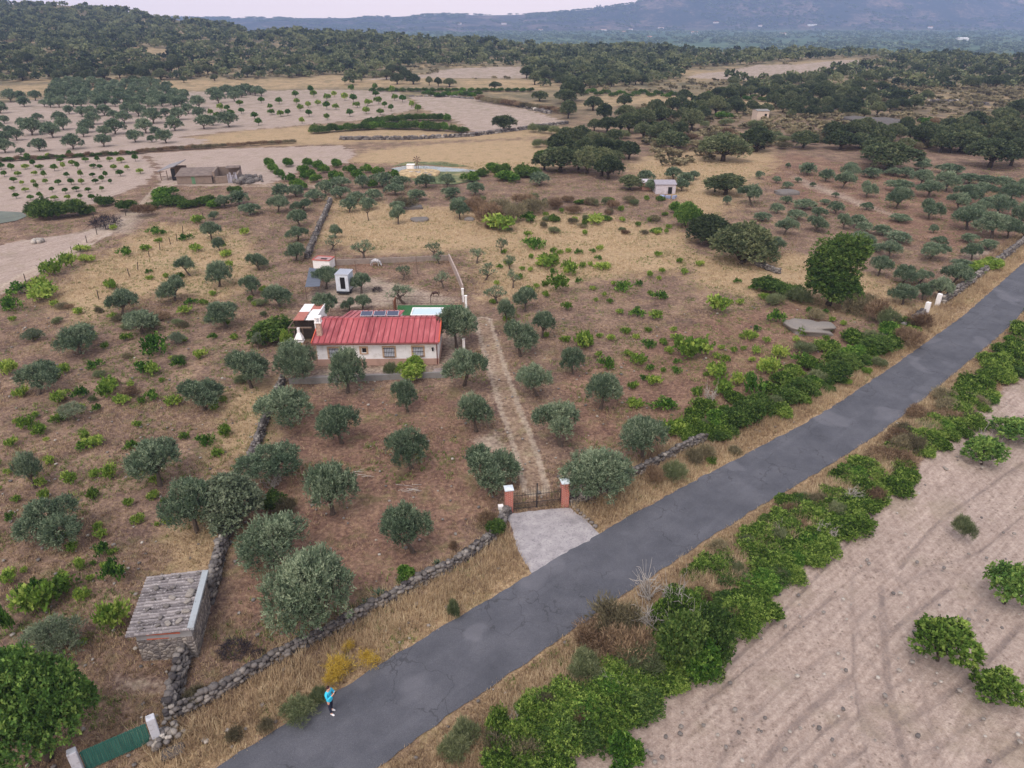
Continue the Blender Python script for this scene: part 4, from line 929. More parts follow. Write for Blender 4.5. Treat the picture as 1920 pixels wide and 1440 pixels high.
# outbuilding with rust and white sheets
def outbuilding():
    A = P(550, 601, 2.35); B = P(589, 601, 2.35); Bk = P(553, 571, 2.35)
    o = empty('outbuilding', (A.x, A.y, 0), math.atan2(B.y - A.y, B.x - A.x)); tag(o, 'small white outbuilding with rust and white patched roof beside the farmhouse', 'outbuilding')
    W = (B - A).length; D = Bk.y - A.y
    m = MB(); m.boxz(.1, W - .03, 1.2, D, 0, 2.3); m.build('wall', M['white'], o)
    m = MB(); m.box((W * .25, D * .75, 2.39), (W * .5, D * .5, .06)); m.box((W * .8, D * .32, 2.405), (W * .4, D * .64, .06)); m.build('white_roof_sheet', M['white'], o)
    rust = simple('rust_sheet', S(176, 112, 100), 0.25, 5, 0.8)
    m = MB(); m.box((W * .25, D * .25, 2.385), (W * .5, D * .5, .06)); m.box((W * .75, D * .82, 2.38), (W * .5, D * .36, .06)); m.build('rusty_roof_sheet', rust, o)
    m = MB(); m.boxz(W - .02, W + .08, 0, D + .1, 0, 2.45); m.build('side_wall', M['white'], o)
    m = MB()
    for x in (-.3, W * .5): m.boxz(x - .05, x + .05, -.9, -.8, 0, 1.9)
    m.boxz(-.35, W - .1, -.95, -.75, 1.9, 2.0); m.boxz(-.35, -.25, -.8, 1.2, 1.86, 1.96); m.build('porch_frame', M['wood'], o)
    m = MB(); m.boxz(-.3, W - .1, .9, 1.18, 0, 1.9); m.build('porch_back', M['bark_dark'], o)
    b = empty('barbecue', o.matrix_basis @ Vector((W * .35, -1.3, 0)), o.rotation_euler.z); b.scale = (.82, .82, .78); tag(b, 'white masonry barbecue with sloping hood in front of the outbuilding', 'barbecue')
    m = MB(); m.boxz(-.5, -.36, -.35, .35, 0, .9); m.boxz(.36, .5, -.35, .35, 0, .9); m.boxz(-.5, .5, .3, .4, 0, .9); m.build('side_wall', M['stone_tan'], b)
    m = MB(); m.boxz(-.55, .55, -.4, .42, .9, 1.0); m.build('worktop', M['white'], b)
    m = MB(); m.boxz(-.34, .34, -.2, .25, .25, .6); m.build('yellow_box', simple('yellow_plastic', S(214, 172, 60), .1, 4, .6), b)
    m = MB(); m.poly([(-.5, -.4, 1.25), (.5, -.4, 1.25), (.5, .4, 1.25), (-.5, .4, 1.25), (-.18, .1, 2.0), (.18, .1, 2.0), (.18, .38, 2.0), (-.18, .38, 2.0)], [(3, 2, 1, 0), (4, 5, 6, 7), (0, 1, 5, 4), (1, 2, 6, 5), (2, 3, 7, 6), (3, 0, 4, 7)]); m.boxz(-.15, .15, .12, .36, 2.0, 2.6); m.boxz(-.5, -.42, .3, .4, 1.0, 1.25); m.boxz(.42, .5, .3, .4, 1.0, 1.25)
    m.build('hood', M['white'], b)
    # dish on the yard pole
    p = P(612, 592); d = empty('satellite_dish', p); tag(d, 'round white satellite dish between outbuilding and house roof', 'satellite dish')
    m = MB(); m.tube([(0, 0, 0), (0, 0, 1.15)], .03, 6); m.build('mast', M['silver'], d)
    bm = bmesh.new(); prof = [(r * .33 / 5, (r / 5) ** 2 * .08) for r in range(6)]
    m = MB(); ring = []; n = 20
    for r, z in prof[1:]:
        for k in range(n): ring.append((r * math.cos(2*math.pi*k/n), r * math.sin(2*math.pi*k/n), z))
    bm.free(); T = Matrix.Rotation(R(62), 3, 'X'); c = Vector((0, -.06, 1.3))
    pts = [c + T @ Vector((0, 0, 0))] + [c + T @ Vector(q) for q in ring]
    m.poly(pts, [(0, 1 + k, 1 + (k+1) % n) for k in range(n)] + [(1 + j*n + k, 1 + (j+1)*n + k, 1 + (j+1)*n + (k+1) % n, 1 + j*n + (k+1) % n) for j in range(4) for k in range(n)])
    q = m.build('reflector', M['white'], d, True); q.modifiers.new('s', 'SOLIDIFY').thickness = .02
    m = MB(); m.tube([c + T @ Vector((0, -.3, .05)), c + T @ Vector((0, 0, .4))], .012, 5); m.box(c + T @ Vector((0, 0, .42)), (.06, .06, .1), M=T); m.build('receiver_arm', M['silver'], d)
outbuilding()

# garden, turf terrace and pool
def flat_poly(name, pts, z, mat, kind='structure', label=None, cat=None, px=True):
    q = [P(*p) for p in pts] if px else pts
    m = MB(); n = len(q); m.poly([(p[0], p[1], z) for p in q], [tuple(range(n))])
    o = m.build(name, mat); return tag(o, label, cat, None, kind)
tf = NT('artificial_turf'); tf.bsdf(tf.ramp(tf.noise(3, 4), [(0.3, S(46, 92, 54)), (0.7, S(60, 110, 66))]), .9)
t0 = [(744, 592), (746, 574), (866, 573.5), (872, 590), (868, 598)]
tq = [P(*p) for p in t0]; m = MB().prism([(p.x, p.y) for p in reversed(tq)], .10, 0.0)
tag(m.build('turf_terrace', tf.m), 'bright green artificial turf terrace behind the farmhouse', 'terrace')
def pool():
    z = .75; a, b, c = P(769, 590.5, z), P(829, 590.5, z), P(772, 580, z)
    W = (b - a).length; D = c.y - a.y + .6
    o = empty('swimming_pool', (a.x, a.y, 0.10)); tag(o, 'raised rectangular white pool on the green turf terrace', 'swimming pool')
    m = MB(); t = .14
    for x0, x1, y0, y1 in ((0, W, 0, t), (0, W, D - t, D), (0, t, t, D - t), (W - t, W, t, D - t)): m.boxz(x0, x1, y0, y1, 0, z - .1)
    m.build('pool_wall', M['white'], o)
    wt = NT('pool_cover'); wt.bsdf(S(196, 216, 226), .15, spec=.5)
    m = MB(); m.boxz(t, W - t, t, D - t, 0, z - .18); m.build('pool_water', wt.m, o)
pool()
def low_wall(name, pts, h, w, mat, label, cat='wall', group=None, nob=True):
    m = MB(); q = [P(*p) for p in pts]
    for i, (a, b) in enumerate(zip(q[:-1], q[1:])):
        d = (b - a); rz = math.atan2(d.y, d.x); m.box((a + b) / 2 + Vector((0, 0, h / 2 - .05 - .004 * i)), (d.length + .02, w - .006 * i, h + .1), rz)
    o = m.build(name, mat); return tag(o, label, cat, group)
low_wall('garden_wall', [(543, 720), (700, 713), (838, 707)], .55, .18, M['grey'], 'low grey wall along the front of the farmhouse garden')
pv_ = NT('yard_paving'); pv_.bsdf(pv_.ramp(pv_.noise(2.2, 6, .65), [(0.35, S(128, 116, 114)), (0.65, S(164, 150, 146))]), .95)
flat_poly('garden_path', [(556, 716), (838, 705), (832, 690), (700, 700), (590, 704)], .02, pv_.m)

# paddock enclosure
low_wall('paddock_wall', [(621, 497), (700, 494), (780, 491), (841, 488)], .7, .2, simple('paddock_block', S(150, 136, 128), .25, 3, .9, dirt=S(100, 88, 84)), 'low grey block wall across the back of the paddock')
low_wall('paddock_side_wall', [(842, 488), (856, 518), (868, 548)], .9, .16, simple('pale_block', S(178, 160, 152), .2, 3, .9, dirt=S(128, 110, 104)), 'pale block wall down the east side of the paddock')
for (x, y, h, lab) in [(868, 566, 1.55, 'white square post at the paddock corner, farther from the house'), (874, 579, 1.5, 'white square post at the paddock corner, closer to the house'), (870, 657, 1.2, 'white post beside the house gable under the dark olive')]:
    p = P(x, y); m = MB(); m.box(p + Vector((0, 0, h / 2)), (.24, .24, h)); m.box(p + Vector((0, 0, h + .03)), (.3, .3, .06)); tag(m.build('white_post', M['white']), lab, 'post', 'white masonry posts')
def railing(pts, h, step, mat, name, label, bars=True):
    o = empty(name, P(*pts[0])); tag(o, label, 'fence'); q = [P(*p) - o.location for p in pts]
    ra = MB(); po = MB()
    for a, b in zip(q[:-1], q[1:]):
        L = (b - a).length; d = (b - a) / L
        for z in (.12, h - .05): ra.tube([a + Vector((0, 0, z)), b + Vector((0, 0, z))], .018, 5)
        if bars:
            k = 0
            while k * step < L: c = a + d * (k * step); ra.tube([c + Vector((0, 0, .1)), c + Vector((0, 0, h))], .010, 4, False); k += 1
        n = max(1, int(L / 2)); 
        for i in range(n + 1): c = a.lerp(b, i / n); po.tube([c, c + Vector((0, 0, h + .1))], .03, 6)
    ra.build('rails', mat, o); po.build('posts', mat, o); return o
M['rustiron'] = simple('rusty_iron', S(104, 78, 70), .3, 8, .8)
railing([(746, 571), (808, 570.5), (867, 571)], 1.05, .16, M['rustiron'], 'metal_railing', 'rusty metal railing between paddock and green turf')
railing([(620, 586), (680, 583), (738, 583)], 1.2, 1.0, M['rustiron'], 'wire_fence', 'thin wire fence along the paddock behind the solar panels', True)
m = MB(); p = P(741, 590); m.box(p + Vector((0, 0.4, .85)), (.08, 1.3, 1.7)); tag(m.build('wooden_screen', simple('rust_screen', S(128, 78, 56), .2, 5, .8)), 'brown upright screen panel at the corner of the green turf', 'screen')
for (x, y, h, lab) in [(783, 513, 2.2, 'tall leaning wooden pole inside the paddock near its back wall'), (632, 505, 2.2, 'tall wooden pole by the paddock back wall near the sheds'), (669, 517, 1.9, 'grey post standing between the white shed and the donkey')]:
    p = P(x, y); m = MB(); m.tube([p - Vector((0, 0, .1)), p + Vector((-.1, .15, h))], [.06, .045], 6); tag(m.build('wooden_pole', M['wood']), lab, 'pole', 'wooden poles of the paddock')
def sheds():
    # white cabin on a chassis
    o, W, A = local('white_shed', (632, 551), (656, 551), 'white cabin with dark doorway raised on a trailer chassis in the paddock', 'shed')
    o.rotation_euler.z += R(-6); h0, H, D = .35, 2.0, 1.9
    m = MB(); m.boxz(0, W, 0, D, h0, h0 + H); m.build('cabin', simple('pale_blue_sheet', S(206, 212, 224), .06, 4, .6, dirt=S(160, 160, 166)), o)
    m = MB(); m.boxz(-.06, W + .06, -.06, D + .06, h0 + H, h0 + H + .07)
    for i in range(8): m.boxz(i * W / 8, i * W / 8 + .06, -.07, D + .07, h0 + H + .07, h0 + H + .12)
    m.build('roof', simple('grey_sheet', S(188, 192, 204), .1, 4, .6), o)
    m = MB(); m.boxz(W * .36, W * .74, -.02, .02, h0 + .3, h0 + 1.7); m.build('door', M['dark'], o)
    m = MB(); m.boxz(.05, W - .05, -.25, D - .1, .18, h0 - .003); m.build('chassis', M['black'], o)
    for x, y in ((.0, .5), (W, .5)): m = MB(); m.tube([(x - .07, y, .22), (x + .07, y, .22)], .22, 14); m.build('wheel', M['black'], o)
    # shed with red trim
    o, W, A = local('red_trim_shed', (588, 503), (619, 505), 'low white shed with red trimmed edges at the paddock back corner', 'shed')
    m = MB(); m.boxz(0, W, 0, 1.6, 0, 1.1); m.build('wall', M['white'], o)
    m = MB(); m.boxz(-.05, W + .05, -.08, .0, 1.1, 1.22); m.boxz(-.05, W + .05, 1.6, 1.68, 1.1, 1.22); m.boxz(-.05, .03, 0, 1.6, 1.1, 1.22); m.boxz(W - .03, W + .05, 0, 1.6, 1.1, 1.22); m.build('trim', simple('red_trim', S(190, 104, 96), .1, 4, .7), o)
    m = MB(); m.boxz(.03, W - .03, .003, 1.597, 1.1, 1.14); m.build('roof', simple('pink_roof', S(170, 140, 140), .2, 4, .8), o)
    m = MB(); m.boxz(W * .4, W * .75, .4, .8, 1.143, 1.18); m.build('roof_hole', M['dark'], o)
    # grey tarpaulin roof on posts
    z = 1.5; q = [P(572, 538, z), P(600, 538, z), P(603, 505, z), P(580, 503, z)]; o = empty('lean_to', (q[0].x, q[0].y, 0)); tag(o, 'dark blue-grey tarpaulin lean-to under the spreading olive', 'lean-to')
    L = [p - q[0] for p in q]; m = MB(); m.poly([(p.x, p.y, z + .1 * i % .2) for i, p in enumerate(L)] + [(p.x, p.y, z + .1 * i % .2 - .04) for i, p in enumerate(L)], [(0, 1, 2, 3), (7, 6, 5, 4), (0, 4, 5, 1), (1, 5, 6, 2), (2, 6, 7, 3), (3, 7, 4, 0)])
    m.build('roof', simple('tarpaulin', S(98, 104, 118), .15, 2, .8), o)
    m = MB()
    for p in L: m.tube([(p.x, p.y, 0), (p.x, p.y, z)], .04, 6)
    m.build('posts', M['wood'], o)
sheds()
# ------------------------------------------------------------------ dry stone walls
def stone_material():
    t = NT('field_stone'); tone = t.attr('tone')
    c = t.ramp(tone, [(0.0, S(70, 66, 68)), (0.45, S(118, 112, 110)), (0.8, S(154, 146, 140)), (1.0, S(196, 188, 180))])
    c = t.mix(t.math('MULTIPLY', t.smooth(t.noise(9, 5, .7), .5, .68), .5), c, S(88, 84, 80))
    c = t.mix(t.math('MULTIPLY', t.smooth(t.noise(4, 4, .7), .58, .7), .4), c, S(150, 140, 118))
    return t.bsdf(c, .95, t.bump(t.noise(18, 4, .6), .03), spec=.15)
M['stone'] = stone_material()
def stone_wall(pts, h, w, s, label, seed=1, wpts=None, group='dry stone walls'):
    rng = np.random.default_rng(seed); pl = W2(pts) if wpts is None else np.array(wpts)
    pl = smoothl(resample(pl, s * .8), it=3); c = Cat(); d = np.gradient(pl, axis=0); d /= np.linalg.norm(d, axis=1)[:, None]
    rows = max(2, int(round(h / (s * .62))))
    hh = h * (0.8 + 0.4 * fbm(pl[:, 0] * .6, pl[:, 1] * .6, seed, 2))
    for i, (x, y) in enumerate(pl):
        nx, ny = d[i][1], -d[i][0]; rz = math.atan2(d[i][1], d[i][0])
        for r in range(rows):
            zz = (r + .4) / rows * hh[i]; ww = w * (1 - .3 * r / rows)
            for sdn in (-1, 1) if r < rows - 1 else (-.5, .5):
                if r == rows - 1 and rng.random() < .25: continue
                o = sdn * ww * .3 + rng.normal() * .03; q = s * rng.uniform(.42, .72); j = rng.normal(size=2) * s * .15
                V, F = lump((x + nx * o + j[0], y + ny * o + j[1], zz + rng.normal() * .03), q, rng, 1, .3, (rng.uniform(.8, 1.3), rng.uniform(.7, 1.0), rng.uniform(.55, .85)), rz + rng.normal() * .3)
                c.add(V, F, float(np.clip(rng.normal(.36, .22), 0, 1)))
    o = link('stone_wall', c.mesh('stone_wall'), None, M['stone']); return tag(o, label, 'stone wall', group)
stone_wall([(316, 1345), (367, 1327), (417, 1297), (467, 1267), (520, 1237), (567, 1213), (627, 1183), (660, 1167), (700, 1142), (745, 1118), (790, 1093), (850, 1062), (885, 1040), (920, 1012), (940, 985), (950, 962)], .68, .50, .25, 'dry stone wall along the road from the green gate to the left brick pillar', 3)
stone_wall([(322, 1338), (332, 1295), (345, 1250), (352, 1220)], .95, .6, .30, 'dry stone wall stub joining the tiled stone shed to the roadside wall', 4)
stone_wall([(392, 1130), (405, 1080), (418, 1030), (430, 985)], .9, .6, .30, 'dry stone wall running up from the tiled stone shed to the grey bushy oak', 5)
stone_wall([(462, 880), (482, 840), (494, 800), (504, 772), (520, 742), (530, 716)], .7, .5, .25, 'curved dry stone wall between western slope and house plot', 6)
stone_wall([(1070, 945), (1130, 925), (1186, 892), (1236, 868), (1280, 842), (1326, 820), (1400, 785)], .65, .48, .26, 'dry stone wall leading east from the right brick pillar', 7)
stone_wall([(1620, 668), (1680, 628), (1728, 592)], .8, .6, .36, 'dry stone wall just before the whitewashed posts on the upper road', 8)
stone_wall([(1765, 568), (1800, 545), (1850, 508), (1885, 482), (1915, 458), (1960, 430)], .95, .6, .36, 'dry stone wall past the whitewashed posts along the red soil grove', 9)
stone_wall([(576, 484), (588, 452), (602, 420), (612, 398), (620, 378)], .8, .5, .36, 'long straight dry stone boundary wall behind the red-trimmed shed', 10)
stone_wall([(1418, 497), (1440, 505), (1460, 512)], .6, .5, .36, 'short tumbled stone wall beside the elm', 12)
def long_wall(pts, h, w, label, seed, s=.7):
    return stone_wall(pts, h, w, s, label, seed, group='far field walls')
long_wall([(640, 262), (760, 262), (880, 256), (960, 246), (1000, 240), (1062, 232)], 1.0, .8, 'far stone wall below the smooth pink field', 21, .8)
long_wall([(770, 181), (830, 181), (900, 187), (960, 197), (1030, 213)], 1.2, .8, 'far stone wall along the top edge of the smooth pink field', 22, 1.1)
long_wall([(1700, 192), (1780, 193), (1850, 197)], 1.2, .8, 'far stone wall above the eastern scrub', 23, 1.1)
long_wall([(860, 153), (920, 150), (975, 146)], 1.3, .8, 'farthest stone wall across the straw pasture', 24, 1.3)

# ------------------------------------------------------------------ tiled stone shed
def stone_shed():
    z1 = 2.0
    # corners of the roof as photographed: low edge (front) 238..355, back edge 275..388
    a, b, c, d = P(240, 1192, 1.9), P(356, 1178, 2.15), P(388, 1066, 2.15), P(275, 1088, 1.9)
    o = empty('stone_shed', (a.x, a.y, 0), math.atan2(b.y - a.y, b.x - a.x)); tag(o, 'small rubble stone shed with old clay tile roof weighed down by stones', 'shed')
    T = Matrix.Rotation(-o.rotation_euler.z, 3, 'Z'); L = [T @ (Vector(p) - Vector((a.x, a.y, 0))) for p in (a, b, c, d)]
    W = L[1].x; D = (L[2].y + L[3].y) / 2; skx = ((L[2].x - L[1].x) + (L[3].x)) / 2
    wm = NT('rubble_wall'); v = wm.n('TexVoronoi'); v.inputs['Scale'].default_value = 4.2; oc = wm.n('TexCoord').outputs['Object']; wm.l(oc, v.inputs['Vector'])
    v2 = wm.n('TexVoronoi', feature='DISTANCE_TO_EDGE'); v2.inputs['Scale'].default_value = 4.2; wm.l(oc, v2.inputs['Vector'])
    sepc = wm.n('SeparateColor'); wm.l(v.outputs['Color'], sepc.inputs[0])
    cc = wm.ramp(sepc.outputs[0], [(0, S(104, 98, 98)), (.5, S(138, 130, 126)), (1, S(168, 158, 150))]); cc = wm.mix(wm.smooth(v2.outputs[0], .01, .06), S(84, 78, 76), cc)
    wm.bsdf(cc, .95, wm.bump(v2.outputs[0], .12))
    X = lambda x, y: (x + skx * y / D, y)
    ins = .22
    q = [X(ins, .15), X(W - .02, .15), X(W - .02, D - .1), X(ins, D - .1)]
    m = MB(); m.poly([(x, y, -.1) for x, y in q] + [(q[0][0], q[0][1], 1.35), (q[1][0], q[1][1], 1.45), (q[2][0], q[2][1], 1.45), (q[3][0], q[3][1], 1.35)], [(3, 2, 1, 0), (4, 5, 6, 7), (0, 1, 5, 4), (1, 2, 6, 5), (2, 3, 7, 6), (3, 0, 4, 7)])
    m.build('stone_wall', wm.m, o)
    i2 = .03; q = [X(ins + i2, .18), X(W - .05, .18), X(W - .05, D - .13), X(ins + i2, D - .13)]
    m = MB(); m.poly([(x, y, 1.3) for x, y in q] + [(q[0][0], q[0][1], 1.80), (q[1][0], q[1][1], 2.02), (q[2][0], q[2][1], 2.02), (q[3][0], q[3][1], 1.80)], [(3, 2, 1, 0), (4, 5, 6, 7), (0, 1, 5, 4), (1, 2, 6, 5), (2, 3, 7, 6), (3, 0, 4, 7)])
    m.build('mortar_band', simple('grey_mortar', S(160, 158, 160), .12, 3, .9, dirt=S(120, 112, 110)), o)
    m = MB(); m.box((W * .52, .165, 1.72), (W * .55, .02, .09)); m.box((W * .42, .165, 1.40), (W * .36, .02, .07)); m.build('brick_course', simple('exposed_brick', S(196, 104, 78), .25, 9, .9), o)
    # tiles: rounded ridges running from low side to high side (local x)
    t = Cat(); rows = int(D / .21); rng = np.random.default_rng(2)
    for r in range(rows + 1):
        y = r * D / rows; n = 9; seg = 7; rowt = rng.normal(.5, .15)
        for s_ in range(seg):
            x0 = -.12 + (W + .04) * s_ / seg; x1 = x0 + (W + .04) / seg * 1.12; jz = rng.normal() * .012; jy = rng.normal() * .012
            V = []; 
            for e, x in ((0, x0), (1, x1)):
                zc = 1.86 + .24 * x / W + (.02 if e == 0 else 0) + jz
                for k in range(n):
                    an = math.pi * k / (n - 1); xx, yy = X(x, y + jy + math.cos(an) * .088); V.append((xx, yy, zc + math.sin(an) * .10))
            V = np.array(V); F = np.array([[k, k + 1, n + k + 1, n + k] for k in range(n - 1)])[:, ::-1]
            t.add(V, F, float(np.clip(rowt + rng.normal() * .12, 0, 1)))
        if r < rows:
            x, yc = 0, y + D / rows / 2
            V = np.array([X(-.1, y + .02) + (1.84,), X(W - .08, y + .02) + (2.08,), X(W - .08, y + D / rows - .02) + (2.08,), X(-.1, y + D / rows - .02) + (1.84,)]); t.add(V, np.array([[0, 1, 2, 3]]), 0.1)
    tm = NT('lichen_tiles'); c_ = tm.ramp(tm.attr('tone'), [(0, S(84, 78, 80)), (.5, S(128, 121, 123)), (1, S(166, 158, 158))])
    c_ = tm.mix(tm.math('MULTIPLY', tm.smooth(tm.noise(9, 5, .7), .52, .64), .6), c_, S(196, 190, 190)); c_ = tm.mix(tm.math('MULTIPLY', tm.smooth(tm.noise(5, 4, .7), .56, .68), .5), c_, S(84, 78, 80))
    tm.bsdf(c_, .9)
    ro = link('tile_roof', t.mesh('tile_roof', False), o, tm.m)
    m = MB(); xa, ya = X(W - .12, -.02); xb, yb = X(W - .12, D + .02)
    m.poly([(xa, ya, 2.05), (xa + .3, ya, 2.05), (xb + .3, yb, 2.05), (xb, yb, 2.05), (xa, ya, 2.22), (xa + .3, ya, 2.20), (xb + .3, yb, 2.20), (xb, yb, 2.22)], [(3, 2, 1, 0), (4, 5, 6, 7), (0, 1, 5, 4), (1, 2, 6, 5), (2, 3, 7, 6), (3, 0, 4, 7)])
    m.build('verge_coping', simple('pale_mortar', S(166, 172, 178), .08, 3, .85, dirt=S(130, 128, 128)), o)
    spots = [(.62, .10, .34, 1), (.80, .12, .34, 1), (.20, .06, .2, 0), (.46, .08, .2, 0), (.14, .17, .2, 0), (.47, .21, .24, 0), (.74, .26, .2, 0), (.87, .27, .36, 1), (.50, .40, .30, 0), (.20, .38, .22, 0), (.85, .44, .34, 1), (.56, .54, .34, 1), (.86, .58, .52, 2), (.23, .55, .2, 0), (.52, .73, .22, 0), (.22, .75, .32, 0), (.80, .82, .36, 1), (.26, .93, .22, 0), (.56, .93, .22, 0), (.90, .95, .22, 0)]
    for k, (u, v_, s_, flat) in enumerate(spots):
        x, y = X(u * W, v_ * D); V, F = lump((0, 0, 0), s_ * .5, rng, 2, .3, (1.2, .75, .35 if flat == 1 else .5), rng.uniform(0, 3))
        c = Cat(); c.add(V, F, .75 if flat else .45); w_ = o.matrix_basis @ Vector((x, y, 1.90 + .24 * u + .12))
        so = link('roof_stone', c.mesh('roof_stone', True), None, M['stone']); so.location = w_
        ln = {0: 'rounded dark', 1: 'flat pale', 2: 'long pale slab'}[flat]
        tag(so, '%s stone on the shed tiles, %s from the front edge, %s' % (ln, ordn(k), 'by the coping' if u > .7 else ('mid-roof' if u > .35 else 'by the low eave')), 'stone', 'stones lying on the shed roof')
    return o
SHED = stone_shed()

# ------------------------------------------------------------------ brick pillars and iron gate, concrete apron
def brick_material():
    t = NT('red_brick'); o = t.n('TexCoord').outputs['Object']; sp = t.n('SeparateXYZ'); t.l(o, sp.inputs[0])
    cb = t.n('CombineXYZ'); t.l(t.math('ADD', sp.outputs[0], sp.outputs[1]), cb.inputs[0]); t.l(sp.outputs[2], cb.inputs[1])
    b = t.n('TexBrick'); b.inputs['Color1'].default_value = (*S(190, 92, 74), 1); b.inputs['Color2'].default_value = (*S(166, 74, 60), 1); b.inputs['Mortar'].default_value = (*S(196, 168, 158), 1)
    b.inputs['Scale'].default_value = 1.0; b.inputs['Brick Width'].default_value = .24; b.inputs['Row Height'].default_value = .085; b.inputs['Mortar Size'].default_value = .014
    t.l(cb.outputs[0], b.inputs['Vector']); return t.bsdf(t.mix(t.math('MULTIPLY', t.noise(7, 4, .6, o), .4), b.outputs[0], S(140, 70, 60)), .9)
M['brick'] = brick_material()
GL, GR = P(954, 957), P(1058, 946)
def pillar(p, rz, h, label):
    o = empty('brick_pillar', p, rz); tag(o, label, 'gate pillar', 'brick gate pillars')
    m = MB(); m.boxz(-.25, .25, -.25, .25, -.1, h); m.build('shaft', M['brick'], o)
    m = MB(); m.boxz(-.3, .3, -.3, .3, h, h + .07); m.poly([(-.3, -.3, h + .07), (.3, -.3, h + .07), (.3, .3, h + .07), (-.3, .3, h + .07), (-.04, 0, h + .16), (.04, 0, h + .16)], [(0, 1, 5, 4), (1, 2, 5), (2, 3, 4, 5), (3, 0, 4)]); m.build('cap', simple('pillar_cap', S(206, 214, 222), .08, 3, .7), o)
grz = math.atan2(GR.y - GL.y, GR.x - GL.x)
pillar(GL, grz, 1.75, 'left red brick gate pillar with white cap, mailbox at its foot')
pillar(GR, grz, 1.85, 'right red brick gate pillar with white cap beside the spreading olive')
def iron_gate():
    d = (GR - GL).normalized(); L = (GR - GL).length - .5; o = empty('iron_gate', GL + d * .25, grz); tag(o, 'double dark iron bar gate between the brick pillars', 'gate')
    for side in (0, 1):
        x0, x1 = (.03, L / 2 - .015) if side == 0 else (L / 2 + .015, L - .03); leaf = MB(); n = 15
        H = lambda x: 1.35 + .45 * (1 - abs(x - L / 2) / (L / 2)) ** 1.3
        leaf.tube([(x0, 0, .05), (x0, 0, H(x0))], .025, 6); xm = x1 if side == 0 else x0
        leaf.tube([(x1, 0, .05), (x1, 0, H(x1) + (.15 if side == 0 else 0))], .03, 6)
        if side: leaf.tube([(x0, 0, .05), (x0, 0, H(x0) + .15)], .035, 6)
        for i in range(1, n): x = x0 + (x1 - x0) * i / n; leaf.tube([(x, 0, .08), (x, 0, H(x) + .05)], .010, 4)
        for i in range(1, n * 2): x = x0 + (x1 - x0) * i / n / 2; leaf.tube([(x, 0, .08), (x, 0, .50)], .008, 4)
        for z in (.08, .5, 1.12): leaf.tube([(x0, 0, z), (x1, 0, z)], .02, 5)
        g = leaf.build('gate_leaf', M['black'], o)
        hb = MB(); hb.boxz(xm - .02, xm + .02, -.07, .07, .85, 1.0); hb.build('latch', M['black'], g)
iron_gate()
p = P(939, 961); m = MB(); m.box(p + Vector((0, 0, .45)), (.34, .28, .28), grz); m.box(p + Vector((0, 0, .16)), (.2, .18, .34), grz); tag(m.build('mailbox', M['white'], bevel=.01), 'small white box at the foot of the left brick pillar', 'mailbox')
ap = NT('rough_concrete')
c = ap.ramp(ap.noise(1.1, 6, .65), [(.32, S(140, 135, 138)), (.5, S(166, 160, 163)), (.7, S(186, 180, 181))]); c = ap.mix(ap.math('MULTIPLY', ap.smooth(ap.noise(6, 6, .75, dist=1.2), .52, .62), .55), c, S(104, 98, 108))
ap.bsdf(c, .9, ap.bump(ap.noise(12, 5, .7), .05))
def apron():
    q = resample(W2([(947, 964), (1066, 950), (1098, 975), (1127, 1003)]), .4); r = resample(W2([(947, 964), (962, 1000), (975, 1040), (1000, 1078)]), .4)
    e = resample(W2([(1127, 1003), (1000, 1078)]), .4); out = np.concatenate([q, e[1:], r[::-1][1:-1]])
    out = out + np.stack([(fbm(out[:, 0] * 3, out[:, 1] * 3, 4, 2) - .5) * .25, (fbm(out[:, 0] * 3, out[:, 1] * 3, 6, 2) - .5) * .25], 1)
    m = MB(); n = len(out); m.poly([(x, y, .006) for x, y in out], [tuple(reversed(range(n)))]); tag(m.build('concrete_apron', ap.m), kind='structure')
apron()
# kerb stones east of the apron
c = Cat(); rng = np.random.default_rng(8)
for x, y in resample(W2([(1072, 952), (1098, 975), (1112, 988)]), .38):
    V, F = lump((x + .15, y, .06), .17, rng, 1, .25, (1, .7, .6), rng.uniform(0, 3)); c.add(V, F, rng.uniform(.4, .8))
tag(link('kerb_stones', c.mesh('kerb_stones'), None, M['stone']), 'line of small kerb stones at the right edge of the concrete apron', 'kerb', 'kerb stones')

# ------------------------------------------------------------------ green gate with whitewashed pillars
def green_gate():
    a, b = P(152, 1452), P(296, 1388); rz = math.atan2(b.y - a.y, b.x - a.x); L = (b - a).length
    pm = simple('old_whitewash', S(196, 198, 208), .15, 4, .9, dirt=S(136, 132, 136), dscale=4, dfac=.7)
    for q, lab, s in ((a, 'whitewashed square pillar on the outer side of the green gate', -1), (b, 'whitewashed square pillar where green gate meets the stone wall', 1)):
        m = MB(); m.box(q + Vector((0, 0, .75)), (.36, .34, 1.6), rz); tag(m.build('white_pillar', pm, bevel=.03), lab, 'gate pillar', 'whitewashed gate pillars')
    o = empty('green_gate', a, rz); tag(o, 'green slatted field gate between two whitewashed pillars', 'gate')
    gm = NT('green_slats'); oc = gm.n('TexCoord').outputs['Object']
    c = gm.ramp(gm.noise(3, 4, .6, gm.scaled((8, 1, .25), oc)), [(.3, S(30, 76, 70)), (.55, S(48, 104, 94)), (.75, S(80, 134, 120))]); gm.bsdf(c, .7)
    m = MB(); n = 34; w = (L - .5) / n
    for i in range(n): m.box((.25 + (i + .5) * w, .01 * (i % 2), .68 + .01 * (i % 3)), (w * .86, .025, 1.2))
    m.build('slats', gm.m, o); m = MB()
    for z in (.2, 1.15): m.tube([(.2, .04, z), (L - .2, .04, z)], .02, 5)
    m.build('rails', M['black'], o)
green_gate()
c = Cat(); rng = np.random.default_rng(9); q0, q1 = P(318, 1372), P(302, 1398)
